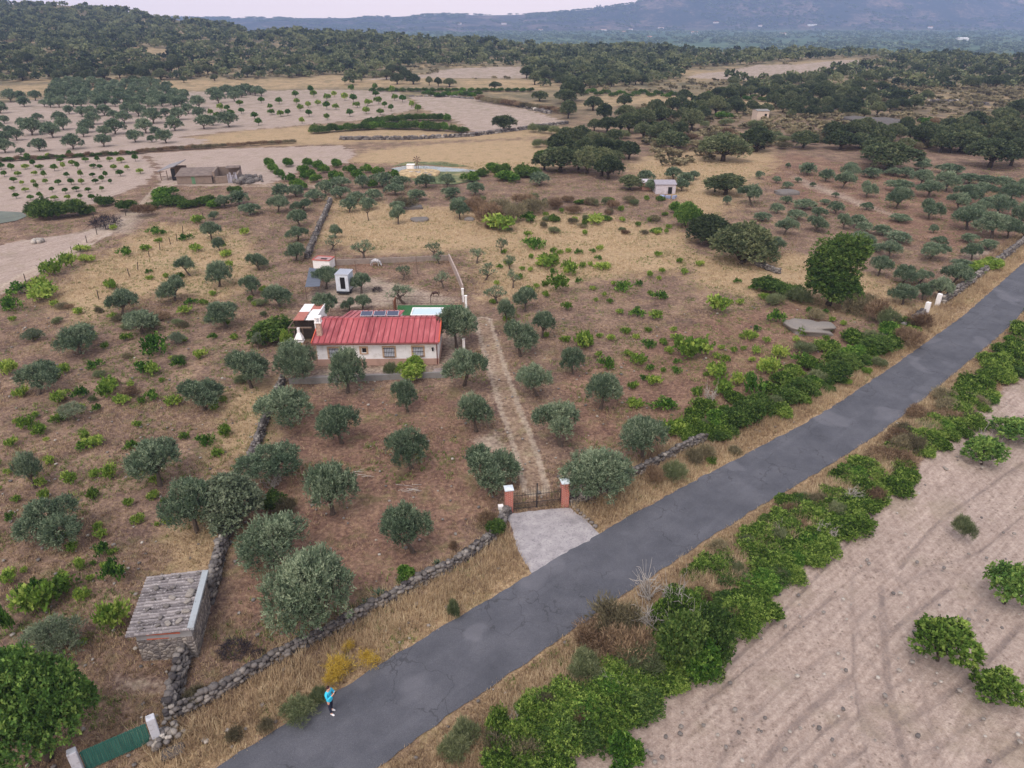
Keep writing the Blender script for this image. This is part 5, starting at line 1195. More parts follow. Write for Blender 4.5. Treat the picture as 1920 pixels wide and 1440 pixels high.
for k in range(60):
    t = rng.random(); x = q0.x * (1 - t) + q1.x * t + rng.normal() * .25; y = q0.y * (1 - t) + q1.y * t + rng.normal() * .2
    V, F = lump((x, y, rng.uniform(.05, .45)), rng.uniform(.10, .18), rng, 1, .3, (1, .9, .7), rng.uniform(0, 3)); c.add(V, F, rng.uniform(.3, 1))
tag(link('rubble_pier', c.mesh('rubble_pier'), None, M['stone']), 'pile of mortared stones beside the green gate pillar', 'stone pile')
p = P(324, 1408); V, F = lump((p.x, p.y, -.02), .42, rng, 3, .2, (1.2, .8, .25), .5); c = Cat(); c.add(V, F, .2)
tag(link('flat_rock', c.mesh('flat_rock', True), None, M['stone']), 'flat grey rock in the dry verge in front of the green gate', 'rock')

# whitewashed posts on the upper road, boulders
for x, y, lab, h in ((1735, 590, 'whitewashed gate post with orange top on the upper road, lower one', 1.4), (1757, 572, 'whitewashed gate post on the upper road, upper one', 1.3)):
    p = P(x, y); m = MB(); m.box(p + Vector((0, 0, h / 2)), (.42, .42, h + .1), .6); tag(m.build('gate_post', M['white'], bevel=.03), lab, 'gate post', 'whitewashed posts of the upper field entrance')
def rock(px, py, w, h, lab, seed, tone=.6, name='boulder', sq=(1, .7, .45)):
    p = P(px, py); k = CAM_F / (p.y * CP + (CAM_H - p.z) * SP); rng = np.random.default_rng(seed); V, F = lump((0, 0, 0), w / k / 2, rng, 4 if w > 40 else 3, .55 if w > 70 else .3, sq, rng.uniform(-.3, .3))
    c = Cat(); c.add(V, F, tone); o = link(name, c.mesh(name, True), None, M['stone']); o.location = p; return tag(o, lab, 'boulder', 'granite boulders')
rock(1520, 617, 78, 20, 'broad flat granite outcrop in the corner of the vine field', 1, .62, sq=(1, .8, .30))
rock(1372, 945, 0.1, 1, '', 2) if False else None
rock(880, 412, 20, 12, 'grey boulder in the straw grass behind the paddock', 3, .5)
rock(787, 412, 34, 9, 'flat grey rock by the neat small olive', 4, .45, sq=(1, .8, .2))
rock(772, 390, 40, 12, 'long dark rock outcrop in straw ground', 5, .3, sq=(1, .7, .3))
rock(1003, 384, 22, 8, 'pale rock in the brown thicket', 6, .65, sq=(1, .8, .3))
rock(700, 1142, 14, 12, 'pinkish capping boulder on the roadside wall near the agave', 7, .8, sq=(1, .9, 1.2))
rock(880, 1430, 34, 24, 'pinkish boulder in the bottom verge beside the road', 8, .8, sq=(1, .8, .6))
rock(905, 1440, 30, 22, 'dark grey boulder at the bottom photo edge', 9, .2, sq=(1, .8, .6))
rock(1110, 1188 + 0, 0.1, 1, '', 2) if False else None
rock(1653, 625, 12, 14, 'single pale boundary stone in the roadside thicket', 10, .8, sq=(.7, .7, 1.5))
rock(1640, 235, 110, 30, 'dark granite slope among the eastern scrub', 11, .25, sq=(1, .8, .25))
rock(1690, 246, 60, 16, 'lower tongue of the dark granite slope in the eastern scrub', 12, .25, sq=(1, .7, .3))
rock(1475, 363, 44, 10, 'flat grey rock ledge beside the red soil grove', 13, .45, sq=(1, .7, .3))
# ------------------------------------------------------------------ holm oaks: the wood on the hill and plateau, scattered trees in the middle distance
def inpoly(x, y, ps):
    X = np.array([x]); Y = np.array([y], float)
    for p in ps:
        if sd_poly(X, Y, np.array(p, float))[0] > 0: return True
    return False
def scatter(poly, n, rng, mind, avoid=(), avoid_p=1.0, pts=None):
    """poisson-like points in a photo polygon; mind(y) is the least gap in photo pixels"""
    q = np.array(poly, float); lo, hi = q.min(0), q.max(0); out = [] if pts is None else pts; new = []; tries = 0
    XY = rng.uniform(lo, hi, (n * 12, 2)); ok = sd_poly(XY[:, 0], XY[:, 1], q) > 0
    for a in avoid: ok &= ~((sd_poly(XY[:, 0], XY[:, 1], np.array(a, float)) > 0) & (rng.random(len(XY)) < avoid_p))
    XY = XY[ok]; grid = {}
    def cell(p): return (int(p[0] // 12), int(p[1] // 12))
    for p in out: grid.setdefault(cell(p), []).append(p)
    for x, y in XY:
        c = cell((x, y)); m = mind(y); bad = False
        for i in (-1, 0, 1):
            for j in (-1, 0, 1):
                for s in grid.get((c[0]+i, c[1]+j), ()):
                    if (s[0]-x)**2 + ((s[1]-y)*1.7)**2 < m*m: bad = True; break
                if bad: break
            if bad: break
        if bad: continue
        out.append((x, y)); new.append((x, y)); grid.setdefault(c, []).append((x, y))
        if len(new) >= n: break
    return new
# single oaks read from the photo: foot x, foot y, width, height
OK1 = [(945,245,50,30),(1065,222,34,34),(1060,195,42,28),(1072,190,50,40),(1012,190,34,20),(1112,207,36,26),(1133,228,34,34),(1172,225,40,28),(1205,240,46,36),(1170,200,32,22),(1240,233,44,32),(1258,282,70,38),(1355,302,92,54),(1418,284,62,48),(1505,278,54,34),(1575,280,66,36),(1612,278,60,30),(1665,318,118,54),(1640,300,62,44),(1855,313,90,54),(1895,310,60,50),(1800,285,90,40),(1760,268,70,34),(1360,365,80,42),(1340,360,30,30),(1050,322,80,48),(1128,330,60,52),(1100,325,58,50),(1140,335,56,44),(1085,318,50,36),(1180,355,50,28),(1350,185,40,22),(928,167,24,14),(843,163,26,16),(805,160,14,16),(822,162,16,16),(775,158,30,18),(745,158,28,20),(1098,160,40,20),(1055,160,30,18),(1030,150,18,16),(252,158,22,16),(282,160,22,16),(345,155,14,12),(403,152,16,12),(140,158,30,12),(1300,355+20,10,10)][:-1]
for (x, y, w, h), lab in zip(OK1, rows_label([(a, b) for a, b, c, d in OK1], lambda y: 22, 'single holm oak, %s from the west in the %s line beyond the vine field')):
    plant('oak', x, y, w, h, lab, 'holm oak', 'single holm oaks of the middle distance')
rngo = np.random.default_rng(77); taken = [(a, b) for a, b, c, d in OK1]
AV = PLOUGH + STRAW[:14]
ZN = [ # polygon, count, gap factor
 ([(985, 165), (990, 92), (1280, 88), (1300, 125), (1275, 145), (1240, 158), (1100, 166)], 330, .62),
 ([(1280, 128), (1280, 88), (1500, 92), (1700, 100), (1920, 112), (2040, 120), (2040, 128), (1800, 128), (1600, 108), (1420, 120)], 230, .62),
 ([(1500, 150), (1620, 122), (1920, 120), (2040, 130), (2040, 160), (1800, 170), (1650, 165)], 130, .8),
 ([(1360, 145), (1560, 150), (1500, 165), (1370, 165)], 16, .9),
 ([(1230, 230), (1270, 190), (1440, 165), (1560, 168), (1660, 172), (1740, 190), (1700, 215), (1560, 225), (1400, 215), (1290, 235)], 130, .72),
 ([(1540, 262), (1700, 235), (1740, 250), (1760, 285), (1640, 280)], 20, .9),
 ([(1740, 285), (1780, 240), (1920, 215), (2040, 220), (2040, 300), (1900, 300)], 50, .8),
 ([(1020, 330), (1000, 300), (1020, 270), (1150, 262), (1180, 300), (1150, 335)], 14, .9),
 ([(1100, 250), (1150, 215), (1280, 215), (1330, 240), (1250, 270)], 16, 1.0),
 ([(-80, 152), (-80, 8), (60, 4), (133, 13), (233, 18), (333, 31), (417, 38), (470, 52), (520, 56), (560, 70), (560, 148), (400, 150), (250, 150), (150, 156)], 1300, .92),
 ([(540, 148), (540, 62), (640, 58), (740, 62), (900, 74), (1000, 82), (990, 126), (860, 124), (740, 130), (640, 142)], 560, .72),
 ([(640, 160), (660, 132), (760, 134), (780, 158)], 22, .9)]
OAK = []
for poly, n, g in ZN:
    new = scatter(poly, n, rngo, lambda y: g * pxm(max(40, P(900, y).y)) * 4.6 if P(900, y) is not None else 2, AV, .93, taken); taken += new; OAK += new
def oak_px(p): return pxm(max(60, p.y))
OKP = []
for x, y in OAK:
    p = P(x, y)
    if p is None or p.y > 1300: continue
    OKP.append((p, rngo.uniform(3.8, 7.2)))
OKP.sort(key=lambda q: -q[1] * pxm(q[0].y))
n_ind = 300 - len(OK1) - 2
ZL = lambda p: 'hill wood' if p.x / p.y < -.36 else ('plateau wood beyond the straw strip' if p.x / p.y < -.03 else ('wood beyond the smooth pink field' if p.x / p.y < .2 else 'eastern wood'))
ind, rest = OKP[:n_ind], OKP[n_ind:]
byz = {}
for q in ind: byz.setdefault(ZL(q[0]), []).append(q)
for zn, L in byz.items():
    labs = rows_label([(500 + 1000 * q[0].x / q[0].y, -q[0].y) for q in L], lambda y: max(8, -y * .05), 'holm oak, %s from the west, %s row back, ' + zn.replace('%', ''))
    for (p, w), lab in zip(L, labs):
        k = CAM_F / (p.y * CP + (CAM_H - p.z) * SP)
        plant('oak', 0, 0, w * k, w * k * _prng.uniform(.68, .9), lab, 'holm oak', 'holm oaks of the far woods', at=p)
def low_crown(seed, n=46, L=.55, Wd=.26):
    rng = np.random.default_rng(seed); lobes = [(0, 0, .52, .42, .42, .36)] + [(math.cos(a) * .26, math.sin(a) * .26, rng.uniform(.36, .6), .28, .28, .26) for a in rng.uniform(0, 6.28, 4)]
    return sprigs(rng, lobes, n, 5, L * .3, Wd * .3, up=.3, inner=.75, spread=.9, sprig=.12, hole=.1, low=-.5)
LC = [low_crown(i, 60) for i in range(4)]; LC2 = [low_crown(i + 9, 26, .9, .42) for i in range(4)]
c = Cat()
for i, (p, w) in enumerate(rest):
    V, F, T = (LC if p.y < 620 else LC2)[i % 4]; an = rngo.uniform(0, 6.28); ca, sa = math.cos(an), math.sin(an); w *= 1.05
    X = V * np.array([w, w, w * .85]); c.add(np.stack([X[:, 0]*ca - X[:, 1]*sa + p.x, X[:, 0]*sa + X[:, 1]*ca + p.y, X[:, 2] + p.z - .2], 1), F, T + rngo.normal() * .22)
tag(link('oak_woodland', c.mesh('oak_woodland'), None, M['oak']), 'dark evergreen oak woodland covering the hill and far plateau', None, None, 'stuff')
print('oaks', len(ind), len(rest))
# ground scrub between the oaks and olive dots of the valley groves
c = Cat(); rngs = np.random.default_rng(5)
SZ = [([(-80, 152), (-80, 8), (233, 20), (470, 54), (700, 60), (1000, 82), (1280, 90), (1920, 112), (2040, 130), (2040, 200), (1740, 200), (1500, 165), (1280, 190), (1000, 150), (560, 148)], 2600, AV), ([(1240, 320), (1180, 210), (1400, 160), (2040, 150), (2040, 300), (1740, 285), (1500, 268)], 900, AV)]
for poly, n, av in SZ:
    for x, y in scatter(poly, n, rngs, lambda y: 1.0, av, .97):
        p = P(x, y)
        if p is None or p.y > 1300: continue
        V, F, T = LC2[rngs.integers(4)]; w = rngs.uniform(1.2, 3.0); c.add(V * np.array([w, w, w * .6]) + np.array([p.x, p.y, p.z - .1]), F, T * 1.0 + rngs.normal() * .2)
tag(link('scrub_undergrowth', c.mesh('scrub_undergrowth'), None, M['scrub']), 'grey-green scrub undergrowth between the far oaks', None, None, 'stuff')
c = Cat()
ys = rngs.uniform(1150, 3500, 5200); a = rngs.uniform(-.42, .85, 5200)
for y, aa in zip(ys, a):
    if fbm(aa * 14, y / 160.0, 3, 3) < .42: continue
    x = aa * y; w = rngs.uniform(6, 12) * (1 + y / 6000); V, F, T = LC2[rngs.integers(4)]
    c.add(V * np.array([w, w, w * .6]) + np.array([x, y, th(x, y) - .3]), F, T)
tag(link('valley_olive_groves', c.mesh('valley_groves'), None, M['olive']), 'distant olive groves filling the valley floor', None, None, 'stuff')
c = Cat()
ys = 3700 + 1000 * np.sqrt(rngs.random(9000)); a = rngs.uniform(-.6, .9, 9000)
for y, aa in zip(ys, a):
    x = aa * y
    if fbm(x / 160, y / 160, 31, 3) < .47: continue
    w = rngs.uniform(9, 20); V, F, T = LC2[rngs.integers(4)]
    c.add(V * np.array([w, w, w * .55]) + np.array([x, y, th(x, y) - .5]), F, T)
tag(link('mountain_scrub', c.mesh('mountain_scrub'), None, M['oak']), 'dark trees and scrub dotted over the far ridge and mountain', None, None, 'stuff')

# ------------------------------------------------------------------ grape vines run wild
VM = [(295,660,48,30),(1295,668,56,34),(1095,648,34,20),(1195,595,26,16),(1030,498,44,18),(1040,545,44,26),(1065,515,34,22),(935,432,58,14),(1100,655,40,30),(1060,580,24,12),(1170,545,30,16),(1130,505,26,12),(1345,585,40,26),(1230,600,24,16),(1300,650,30,14),(1215,650,24,14),(1135,690,26,20),(1195,680,30,18),(1345,705,40,22),(1225,720,24,16),(1350,740,40,26),(1260,810,40,24),(1310,745,26,18),(1385,720,30,22),(1455,605,28,20),(1440,700,34,26),(1410,735,36,30),(1460,670,24,20),(1120,420,36,16),(990,415,30,14),(1000,465,36,18),(1235,560,26,14),(1405,635,24,14),(1270,640,24,12),(1500,680,30,18),(1190,760,32,16),(1240,765,44,20),
 (120,1120,64,36),(70,1150,64,44),(218,1090,40,34),(215,1175,56,44),(150,1068,22,18),(40,1115,22,18),(155,1120,30,20),(10,1190,30,40),(190,1040,28,20),(22,975,16,14),(92,870,20,14),(205,898,28,24),(132,910,26,22),(180,935,24,20),(242,948,18,14),(285,935,22,14),(85,935,22,18),(183,995,18,14),(135,1035,22,18),(265,865,34,18),(330,760,30,18),(385,832,28,18),(405,855,26,14),(420,818,26,20),(160,840,24,14),(175,835,34,16),(158,825,20,16),(112,790,24,14),(70,815,32,18),(22,835,20,14),(50,800,30,20),(230,755,32,16),(195,745,34,24),(210,730,40,22),(150,745,26,18),(110,755,26,20),(285,750,26,16),(400,770,22,18),(120,700,22,16),(80,700,30,18),(15,700,30,22),(165,640,30,16),(290,700,30,20),(335,688,22,16),(376,670,20,14),(270,695,30,18),(180,690,26,14),(25,580,34,22),(90,560,60,22),(45,550,44,20),(80,545,30,22),(95,515,36,24),(130,500,28,22),(165,490,24,12),(210,540,24,14),(235,480,26,14),(155,470,24,10),(270,470,24,10),(290,440,26,12),(215,430,14,8),(350,450,22,10),(372,420,26,14),(370,470,26,12),(425,480,20,10),(360,570,22,10),(400,600,24,10),(350,585,30,10),(460,440,20,12),(430,500,16,10),(300,385,20,10),(470,530,20,14),(210,598,20,10),(150,590,22,12),(40,742,26,16),(345,640,14,8)]
cand = [(x, y, w, h) for x, y, w, h in VM]
rv = np.random.default_rng(12)
VP = [([(905, 600), (940, 480), (930, 400), (1080, 395), (1260, 400), (1330, 470), (1460, 560), (1600, 600), (1560, 660), (1460, 780), (1340, 830), (1240, 800), (1140, 680), (1040, 640)], 240), ([(-60, 1250), (-60, 560), (160, 520), (330, 400), (560, 380), (560, 560), (420, 720), (430, 820), (300, 1000), (230, 1200)], 150)]
tk = [(x, y) for x, y, w, h in cand]
for poly, n in VP:
    new = scatter(poly, n, rv, lambda y: 9 + (y - 380) * .05, PALE, 1.0, tk); tk += new
    for x, y in new:
        if fbm(x / 70.0, y / 50.0, 3, 2) < .40: continue
        k = CAM_F / (P(x, y).y * CP + CAM_H * SP); w = k * rv.uniform(.4, 1.05); cand.append((x, y, w, w * .62))
cand.sort(key=lambda q: -q[2]); 
west = [q for q in cand[:300] if q[0] < 700]; east = [q for q in cand[:300] if q[0] >= 700]
for L, where in ((west, 'western slope'), (east, 'vine field')):
    for (x, y, w, h), lab in zip(L, rows_label(L, lambda y: 14 + (y - 380) * .03, 'green vine clump, %s from the west in the %s row up, ' + where)):
        plant('vine', x, y, w * 1.12, h * 1.1, lab, 'grape vine', 'wild grape vines of the ' + where)
print('vines', len(west), len(east), len(cand))

# ------------------------------------------------------------------ hedges, brambles and scrub
HB = [ # kind, x, y, w, h
 ('green',95,408,66,40),('green',135,405,60,36),('green',75,405,50,34),('green',240,395,40,24),('green',198,385,36,22),('green',165,402,34,18),('green',300,378,40,22),('green',325,385,46,20),('green',352,388,40,18),('green',385,384,44,20),('green',410,388,40,18),('green',312,368,50,22),('green',285,392,30,16),
 ('green',440,360,30,14),('green',880,340,34,20),('green',940,330,40,26),('green',925,322,36,18),('green',955,340,50,22),('green',990,330,60,20),('green',1020,300,40,22),('green',905,330,30,16),
 ('scrub',920,420,56,36),('scrub',960,415,46,30),('scrub',1000,400,50,26),('scrub',890,395,40,24),('scrub',935,395,44,22),('scrub',980,385,40,20),('scrub',1040,390,36,18),('scrub',905,408,34,26),('scrub',270,405,40,20),
 ('scrub',760,390,44,14),('scrub',1110,385,26,14),('scrub',1150,390,26,14),('scrub',1075,400,30,14),('scrub',1180,380,24,12),
 ('green',1300,420,40,36),('green',1270,400,30,24),('green',1445,545,70,28),('green',1480,555,60,30),('sage',1500,565,50,26),('sage',1455,570,40,20),('scrub',1530,600,30,20),('scrub',1600,590,50,36),('scrub',1640,600,50,34),('sage',1660,610,44,30),('scrub',1620,575,40,24),('scrub',1700,650,50,34),('scrub',1720,620,40,30),('green',1690,605,20,12),
 ('bramble',1560,300,10,6)]
HB = HB[:-1]
# thicket between vine field and road
for x, y, w, h, k in [(1600,672,60,34,'green'),(1640,660,70,40,'green'),(1665,640,60,40,'green'),(1580,690,60,40,'green'),(1550,655,50,24,'bramble'),(1510,660,44,20,'sage'),(1600,640,60,24,'bramble'),(1560,715,60,44,'green'),(1530,720,40,26,'sage'),(1500,740,60,44,'green'),(1475,755,60,40,'green'),(1520,690,50,28,'bramble'),(1450,770,40,28,'sage'),(1430,775,56,42,'green'),(1400,790,64,50,'green'),(1375,800,60,44,'green'),(1345,805,60,40,'green'),(1320,815,44,30,'bramble'),(1280,815,50,26,'bramble'),(1300,790,50,30,'bramble'),(1470,720,50,30,'bramble'),(1440,735,44,24,'bramble'),(1375,755,40,26,'bramble'),(1320,770,50,26,'bramble'),(1360,780,40,24,'bramble'),(1410,760,34,22,'bramble'),(1625,700,20,14,'lime'),(1585,720,20,14,'lime'),(1645,690,30,20,'sage'),(1480,700,40,20,'bramble'),(1845,505,50,24,'lime'),(1830,512,36,20,'lime'),(1862,500,30,20,'lime'),(1330,760,26,36,'dead')]: HB.append((k, x, y, w, h))
# verge plants on the house side
for x, y, w, h, k in [(560,1340,70,34,'sage'),(600,1318,40,30,'sage'),(848,1160,30,34,'sage'),(1262,900,48,36,'sage'),(1225,905,36,30,'scrub'),(1300,870,30,28,'scrub'),(1335,868,22,14,'bramble'),(1325,860,30,26,'scrub'),(850,1010+20,18,14,'scrub'),(700,1300,1,1,'x'),(640,1262,54,34,'broom'),(690,1250,42,36,'broom'),(625,1284,44,34,'broom'),(655,1215,28,16,'broom'),(930,1000,40,34,'green'),(915,985,36,24,'scrub'),(760,1085,44,26,'green'),(440,1385,34,20,'scrub'),(500,1370,30,20,'scrub'),(450,1225,1,1,'x'),(520,950,50,36,'green'),(535,960,40,26,'rust'),(510,915,44,34,'dead'),(1080,935,60,34,'dead'),(365,1315,40,26,'scrub'),(1378,850,26,14,'scrub')]:
    if k not in ('x',): HB.append(({'rust': 'scrub'}.get(k, k), x, y, w, h))
# the long hedge between road and ploughed field: photo outline walked from the near to the far end
rh = np.random.default_rng(4)
core = [(960, 1395), (1060, 1330), (1130, 1290), (1220, 1230), (1270, 1170), (1330, 1120), (1400, 1060), (1460, 1010), (1540, 950), (1620, 900), (1680, 850), (1740, 810), (1800, 770), (1850, 720), (1900, 650), (1960, 590)]
cw = [70, 80, 70, 80, 110, 100, 95, 90, 80, 60, 50, 45, 36, 36, 40, 40]
cl = resample(np.array(core, float), 26.0)
for x, y in cl:
    half = np.interp(x, [c_[0] for c_ in core], cw)
    n = 7 if x < 1650 else 5
    for q in range(n):
        if rh.random() < .14: continue
        o = rh.uniform(-.85, .75) * half * .88; X = x + o * .62; Y = y + o * .78
        s = np.interp(Y, [600, 1400], [44, 112]) * rh.uniform(.5, 1.0)
        kd = 'bramble' if rh.random() < .74 else ('sage' if rh.random() < .35 else 'green')
        if kd == 'sage': s *= .6
        if 1660 < x < 1830 and rh.random() < .35: kd = 'scrub'
        HB.append((kd, X, Y + s * .50, s, s * .50))
for x, y, w, h, k in [(1270,1245,100,110,'green'),(1335,1225,90,90,'green'),(1262,1175,80,60,'bramble'),(1312,1265,80,80,'green'),(940,1372,60,44,'bramble'),(1000,1352,70,50,'bramble'),(975,1400,70,50,'bramble'),(1215,1130,54,60,'dead'),(1262,1150,54,60,'dead'),(1218,1190,56,60,'dead'),(1305,1225,54,70,'dead'),(1258,1195,40,50,'dead'),(1150,1190,90,60,'scrub'),(1120,1220,90,50,'scrub'),(1180,1235,90,60,'scrub'),(1090,1270,70,50,'sage'),(1200,1260,80,50,'sage'),(870,1395,60,40,'sage'),(850,1420,60,40,'sage'),(930,1415,60,36,'scrub'),(985,1425,60,40,'scrub'),(1475,965,30,20,'scrub'),(1400,1025,34,22,'sage'),(1350,1035,40,22,'scrub'),(1775,775,44,28,'scrub'),(1715,785,40,26,'scrub'),(1690,815,40,22,'scrub'),(1765,752,40,24,'scrub')]: HB.append((k, x, y, w, h))
# the green bank inside the road beyond the wall
for x, y in resample(np.array([(1290, 812), (1340, 800), (1400, 782), (1460, 752), (1530, 716), (1600, 680), (1660, 645), (1695, 622)], float), 17.0):
    for q in range(2):
        s = rh.uniform(26, 48); HB.append(('bramble' if rh.random() < .45 else ('green' if rh.random() < .85 else 'sage'), x + rh.uniform(-12, 12), y + rh.uniform(-22, 20) + 8, s, s * .62))
for x, y in resample(np.array([(1790, 765), (1840, 722), (1880, 675), (1935, 620)], float), 15.0):
    for q in range(2): s = rh.uniform(40, 56); HB.append(('bramble', x + rh.uniform(-16, 16), y + rh.uniform(-10, 30), s, s * .6))
for x, y in resample(np.array([(930, 1385), (1100, 1310), (1250, 1200), (1420, 1070), (1600, 930), (1720, 840)], float), 34.0):
    s = rh.uniform(20, 44); HB.append((['scrub', 'sage', 'scrub', 'dead'][int(rh.integers(4))], x + rh.uniform(-40, 40), y + rh.uniform(-30, 40), s, s * .8))
# far hedge rows
for x in range(0, 275, 11): HB.append(('green' if x % 3 else 'scrub', x, 303 - x * .055, 15, 8))
for x in range(275, 560, 13): HB.append(('scrub', x, 285 - (x - 275) * .06, 16, 7))
for x in range(595, 880, 15): HB.append(('green', x, 250 - 8 * math.sin((x - 595) / 90.0), _prng.uniform(20, 36), _prng.uniform(12, 18)))
for x in range(690, 840, 12): HB.append(('green', x, 226 + (x - 800) ** 2 * .0008, 24, 14))
for x in range(900, 1070, 12): HB.append(('scrub', x, 190 + (x - 900) * .15, 20, 9))
for x in range(800, 900, 12): HB.append(('green', x, 178 + (x % 5), 20, 9))
for x in range(700, 1000, 14): HB.append(('green', x, 172 + (x % 7), 16, 8))
for x in range(1080, 1500, 14): HB.append(('green', x, 172 + (x % 9) + (x - 1080) * .03, 20, 9))
for x in range(1000, 1180, 10): HB.append(('sage', x, 262 + 14 * math.sin(x * .3) + (x - 1000) * .05, 26, 14))
for i in range(60): HB.append((['sage', 'green', 'scrub', 'scrub'][i % 4], rh.uniform(1180, 1760), rh.uniform(215, 285), rh.uniform(16, 34), rh.uniform(9, 15)))
for i in range(26): HB.append((['scrub', 'sage'][i % 2], rh.uniform(20, 500), rh.uniform(560, 760), rh.uniform(14, 34), rh.uniform(8, 12)))
for i in range(50): HB.append((['scrub', 'sage', 'bramble'][i % 3], rh.uniform(900, 1260), rh.uniform(372, 440), rh.uniform(10, 26), rh.uniform(6, 12)))
HB.sort(key=lambda q: q[0])
WHAT = {'green': ('green_shrub', 'dark green shrub', 'shrub'), 'bramble': ('bramble_bush', 'bright green bramble bush', 'bramble'), 'scrub': ('dry_scrub_bush', 'brown dry scrub bush', 'scrub bush'), 'sage': ('broom_bush', 'grey-green broom bush', 'broom bush'), 'broom': ('yellow_broom_bush', 'yellow broom bush', 'broom bush'), 'lime': ('lime_shrub', 'lime green shrub', 'shrub'), 'dead': ('dead_branches', 'bleached leafless branches', 'dead branches')}
def place(x, y):
    if y < 345 and x > 1000 or y < 345: return 'far hedge line'
    if x > 850 and y > 800 + (1920 - x) * .55 - 60: return 'long roadside hedge' 
    if x > 700 and y < 460: return 'thicket beyond vine field'
    if x > 1230: return 'roadside vine thicket'
    if y > 1130: return 'verge by the roadside wall'
    if x < 560 and y < 560: return 'farm track hedge'
    return 'slope and house plot'
for kd in WHAT:
    nm, ds, ct = WHAT[kd]; grp = {}
    for q in HB:
        if q[0] == kd: grp.setdefault(place(q[1], q[2]), []).append(q)
    for wh, L in grp.items():
        for q, lab in zip(L, rows_label([(a[1], a[2]) for a in L], lambda y: 6 + max(0, y - 300) * .04, ds + ', %s from the west, %s row up, ' + wh)):
            plant(kd, q[1], q[2], q[3], q[4], lab, ct, ds + ' group of the ' + wh, name=nm)
print('bushes', len(HB))
for j, (x, y) in enumerate([(1222,352),(1277,352),(1210,336),(1284,340),(1262,330)]): plant('olive_far', x, y + 6, 32, 24, 'grey-green olive close to the small pale hut, %s from the west' % ordn(sorted([1222,1277,1210,1284,1262]).index(x)), 'olive tree', 'olives round the pale hut')
# agave by the wall
for x, y, s, lab in ((712, 1118, 40, 'spiky dark green agave behind the roadside wall, upper one'), (690, 1135, 36, 'spiky dark green agave behind the roadside wall, lower one'), (820, 1058, 24, 'small spiky agave farther up the roadside wall')):
    p = P(x, y); k = CAM_F / (p.y * CP + CAM_H * SP); r = s / k / 2; m = MB(); n = 26
    for i in range(n):
        an = i * 2.399; el = R(20 + 60 * i / n); L = r * (1.1 - .3 * i / n); d = Vector((math.cos(an) * math.cos(el), math.sin(an) * math.cos(el), math.sin(el))); sd = Vector((-math.sin(an), math.cos(an), 0)) * .045
        m.poly([p - sd * .6, p + sd * .6, p + d * L * .5 + sd + Vector((0, 0, .02)), p + d * L + Vector((0, 0, -.03)), p + d * L * .5 - sd + Vector((0, 0, .02))], [(0, 1, 2, 3, 4)])
    tag(m.build('agave', simple('agave_leaf', S(66, 100, 78), .25, 6, .6)), lab, 'agave', 'agaves')

# ------------------------------------------------------------------ dry grass: blades scattered over verges and straw ground
def blades(X, Y, hs, rng, nb=5, wd=.016, spread=.55):
    n = len(X); Z = terrain(X, Y) + ground_lift(X, Y); an = rng.uniform(0, 6.28, (n, nb)); ln = rng.uniform(.1, spread, (n, nb)); h = hs[:, None] * rng.uniform(.6, 1.2, (n, nb))
    bx = X[:, None] + rng.normal(size=(n, nb)) * .08; by = Y[:, None] + rng.normal(size=(n, nb)) * .08; bz = np.repeat(Z[:, None], nb, 1) - .02
    tx = bx + np.cos(an) * ln * h; ty = by + np.sin(an) * ln * h; tz = bz + h * (1 - ln * .3)
    sx = -np.sin(an) * wd; sy = np.cos(an) * wd
    V = np.stack([np.stack([bx - sx, by - sy, bz], -1), np.stack([bx + sx, by + sy, bz], -1), np.stack([tx, ty, tz], -1)], 2).reshape(-1, 3)
    T = np.repeat((rng.normal(.5, .16, n)[:, None] + rng.normal(size=(n, nb)) * .1).reshape(-1), 3)
    return V, np.arange(len(V)).reshape(-1, 3), T
rg = np.random.default_rng(99); c = Cat()
pX, pY = [], []
# verges along both edges of the road
for side, width, dens, base in ((1, 3.4, 70, ROAD_R), (-1, 4.2, 55, ROAD_L)):
    seg = resample(base, .5); d = np.gradient(seg, axis=0); d /= np.linalg.norm(d, axis=1)[:, None]; nrm = np.stack([d[:, 1], -d[:, 0]], 1) * side
    keep = (seg[:, 1] < 130); seg, nrm = seg[keep], nrm[keep]; n = int(len(seg) * .5 * width * dens); i = rg.integers(0, len(seg), n); o = .08 + width * rg.random(n) ** 1.2
    q = seg[i] + nrm[i] * o[:, None] + rg.normal(size=(n, 2)) * .2
    far_ = rg.random(n) < np.clip(60 / q[:, 1], .25, 1); q = q[far_]; o = o[far_]
    ok = (sd_poly(q[:, 0], q[:, 1], APRON) < 0) & (road_sd(q[:, 0], q[:, 1]) < -.03); q = q[ok]; o = o[ok]
    pt = fbm(q[:, 0] * .5, q[:, 1] * .5, 44, 3)
    V, F, T = blades(q[:, 0], q[:, 1], (.16 + .38 * np.clip(o / 1.5, 0, 1)) * (.5 + 1.0 * pt), rg, 5, .017, .9); c.add(V, F, T + np.repeat(pt - .5, 15) * .6)
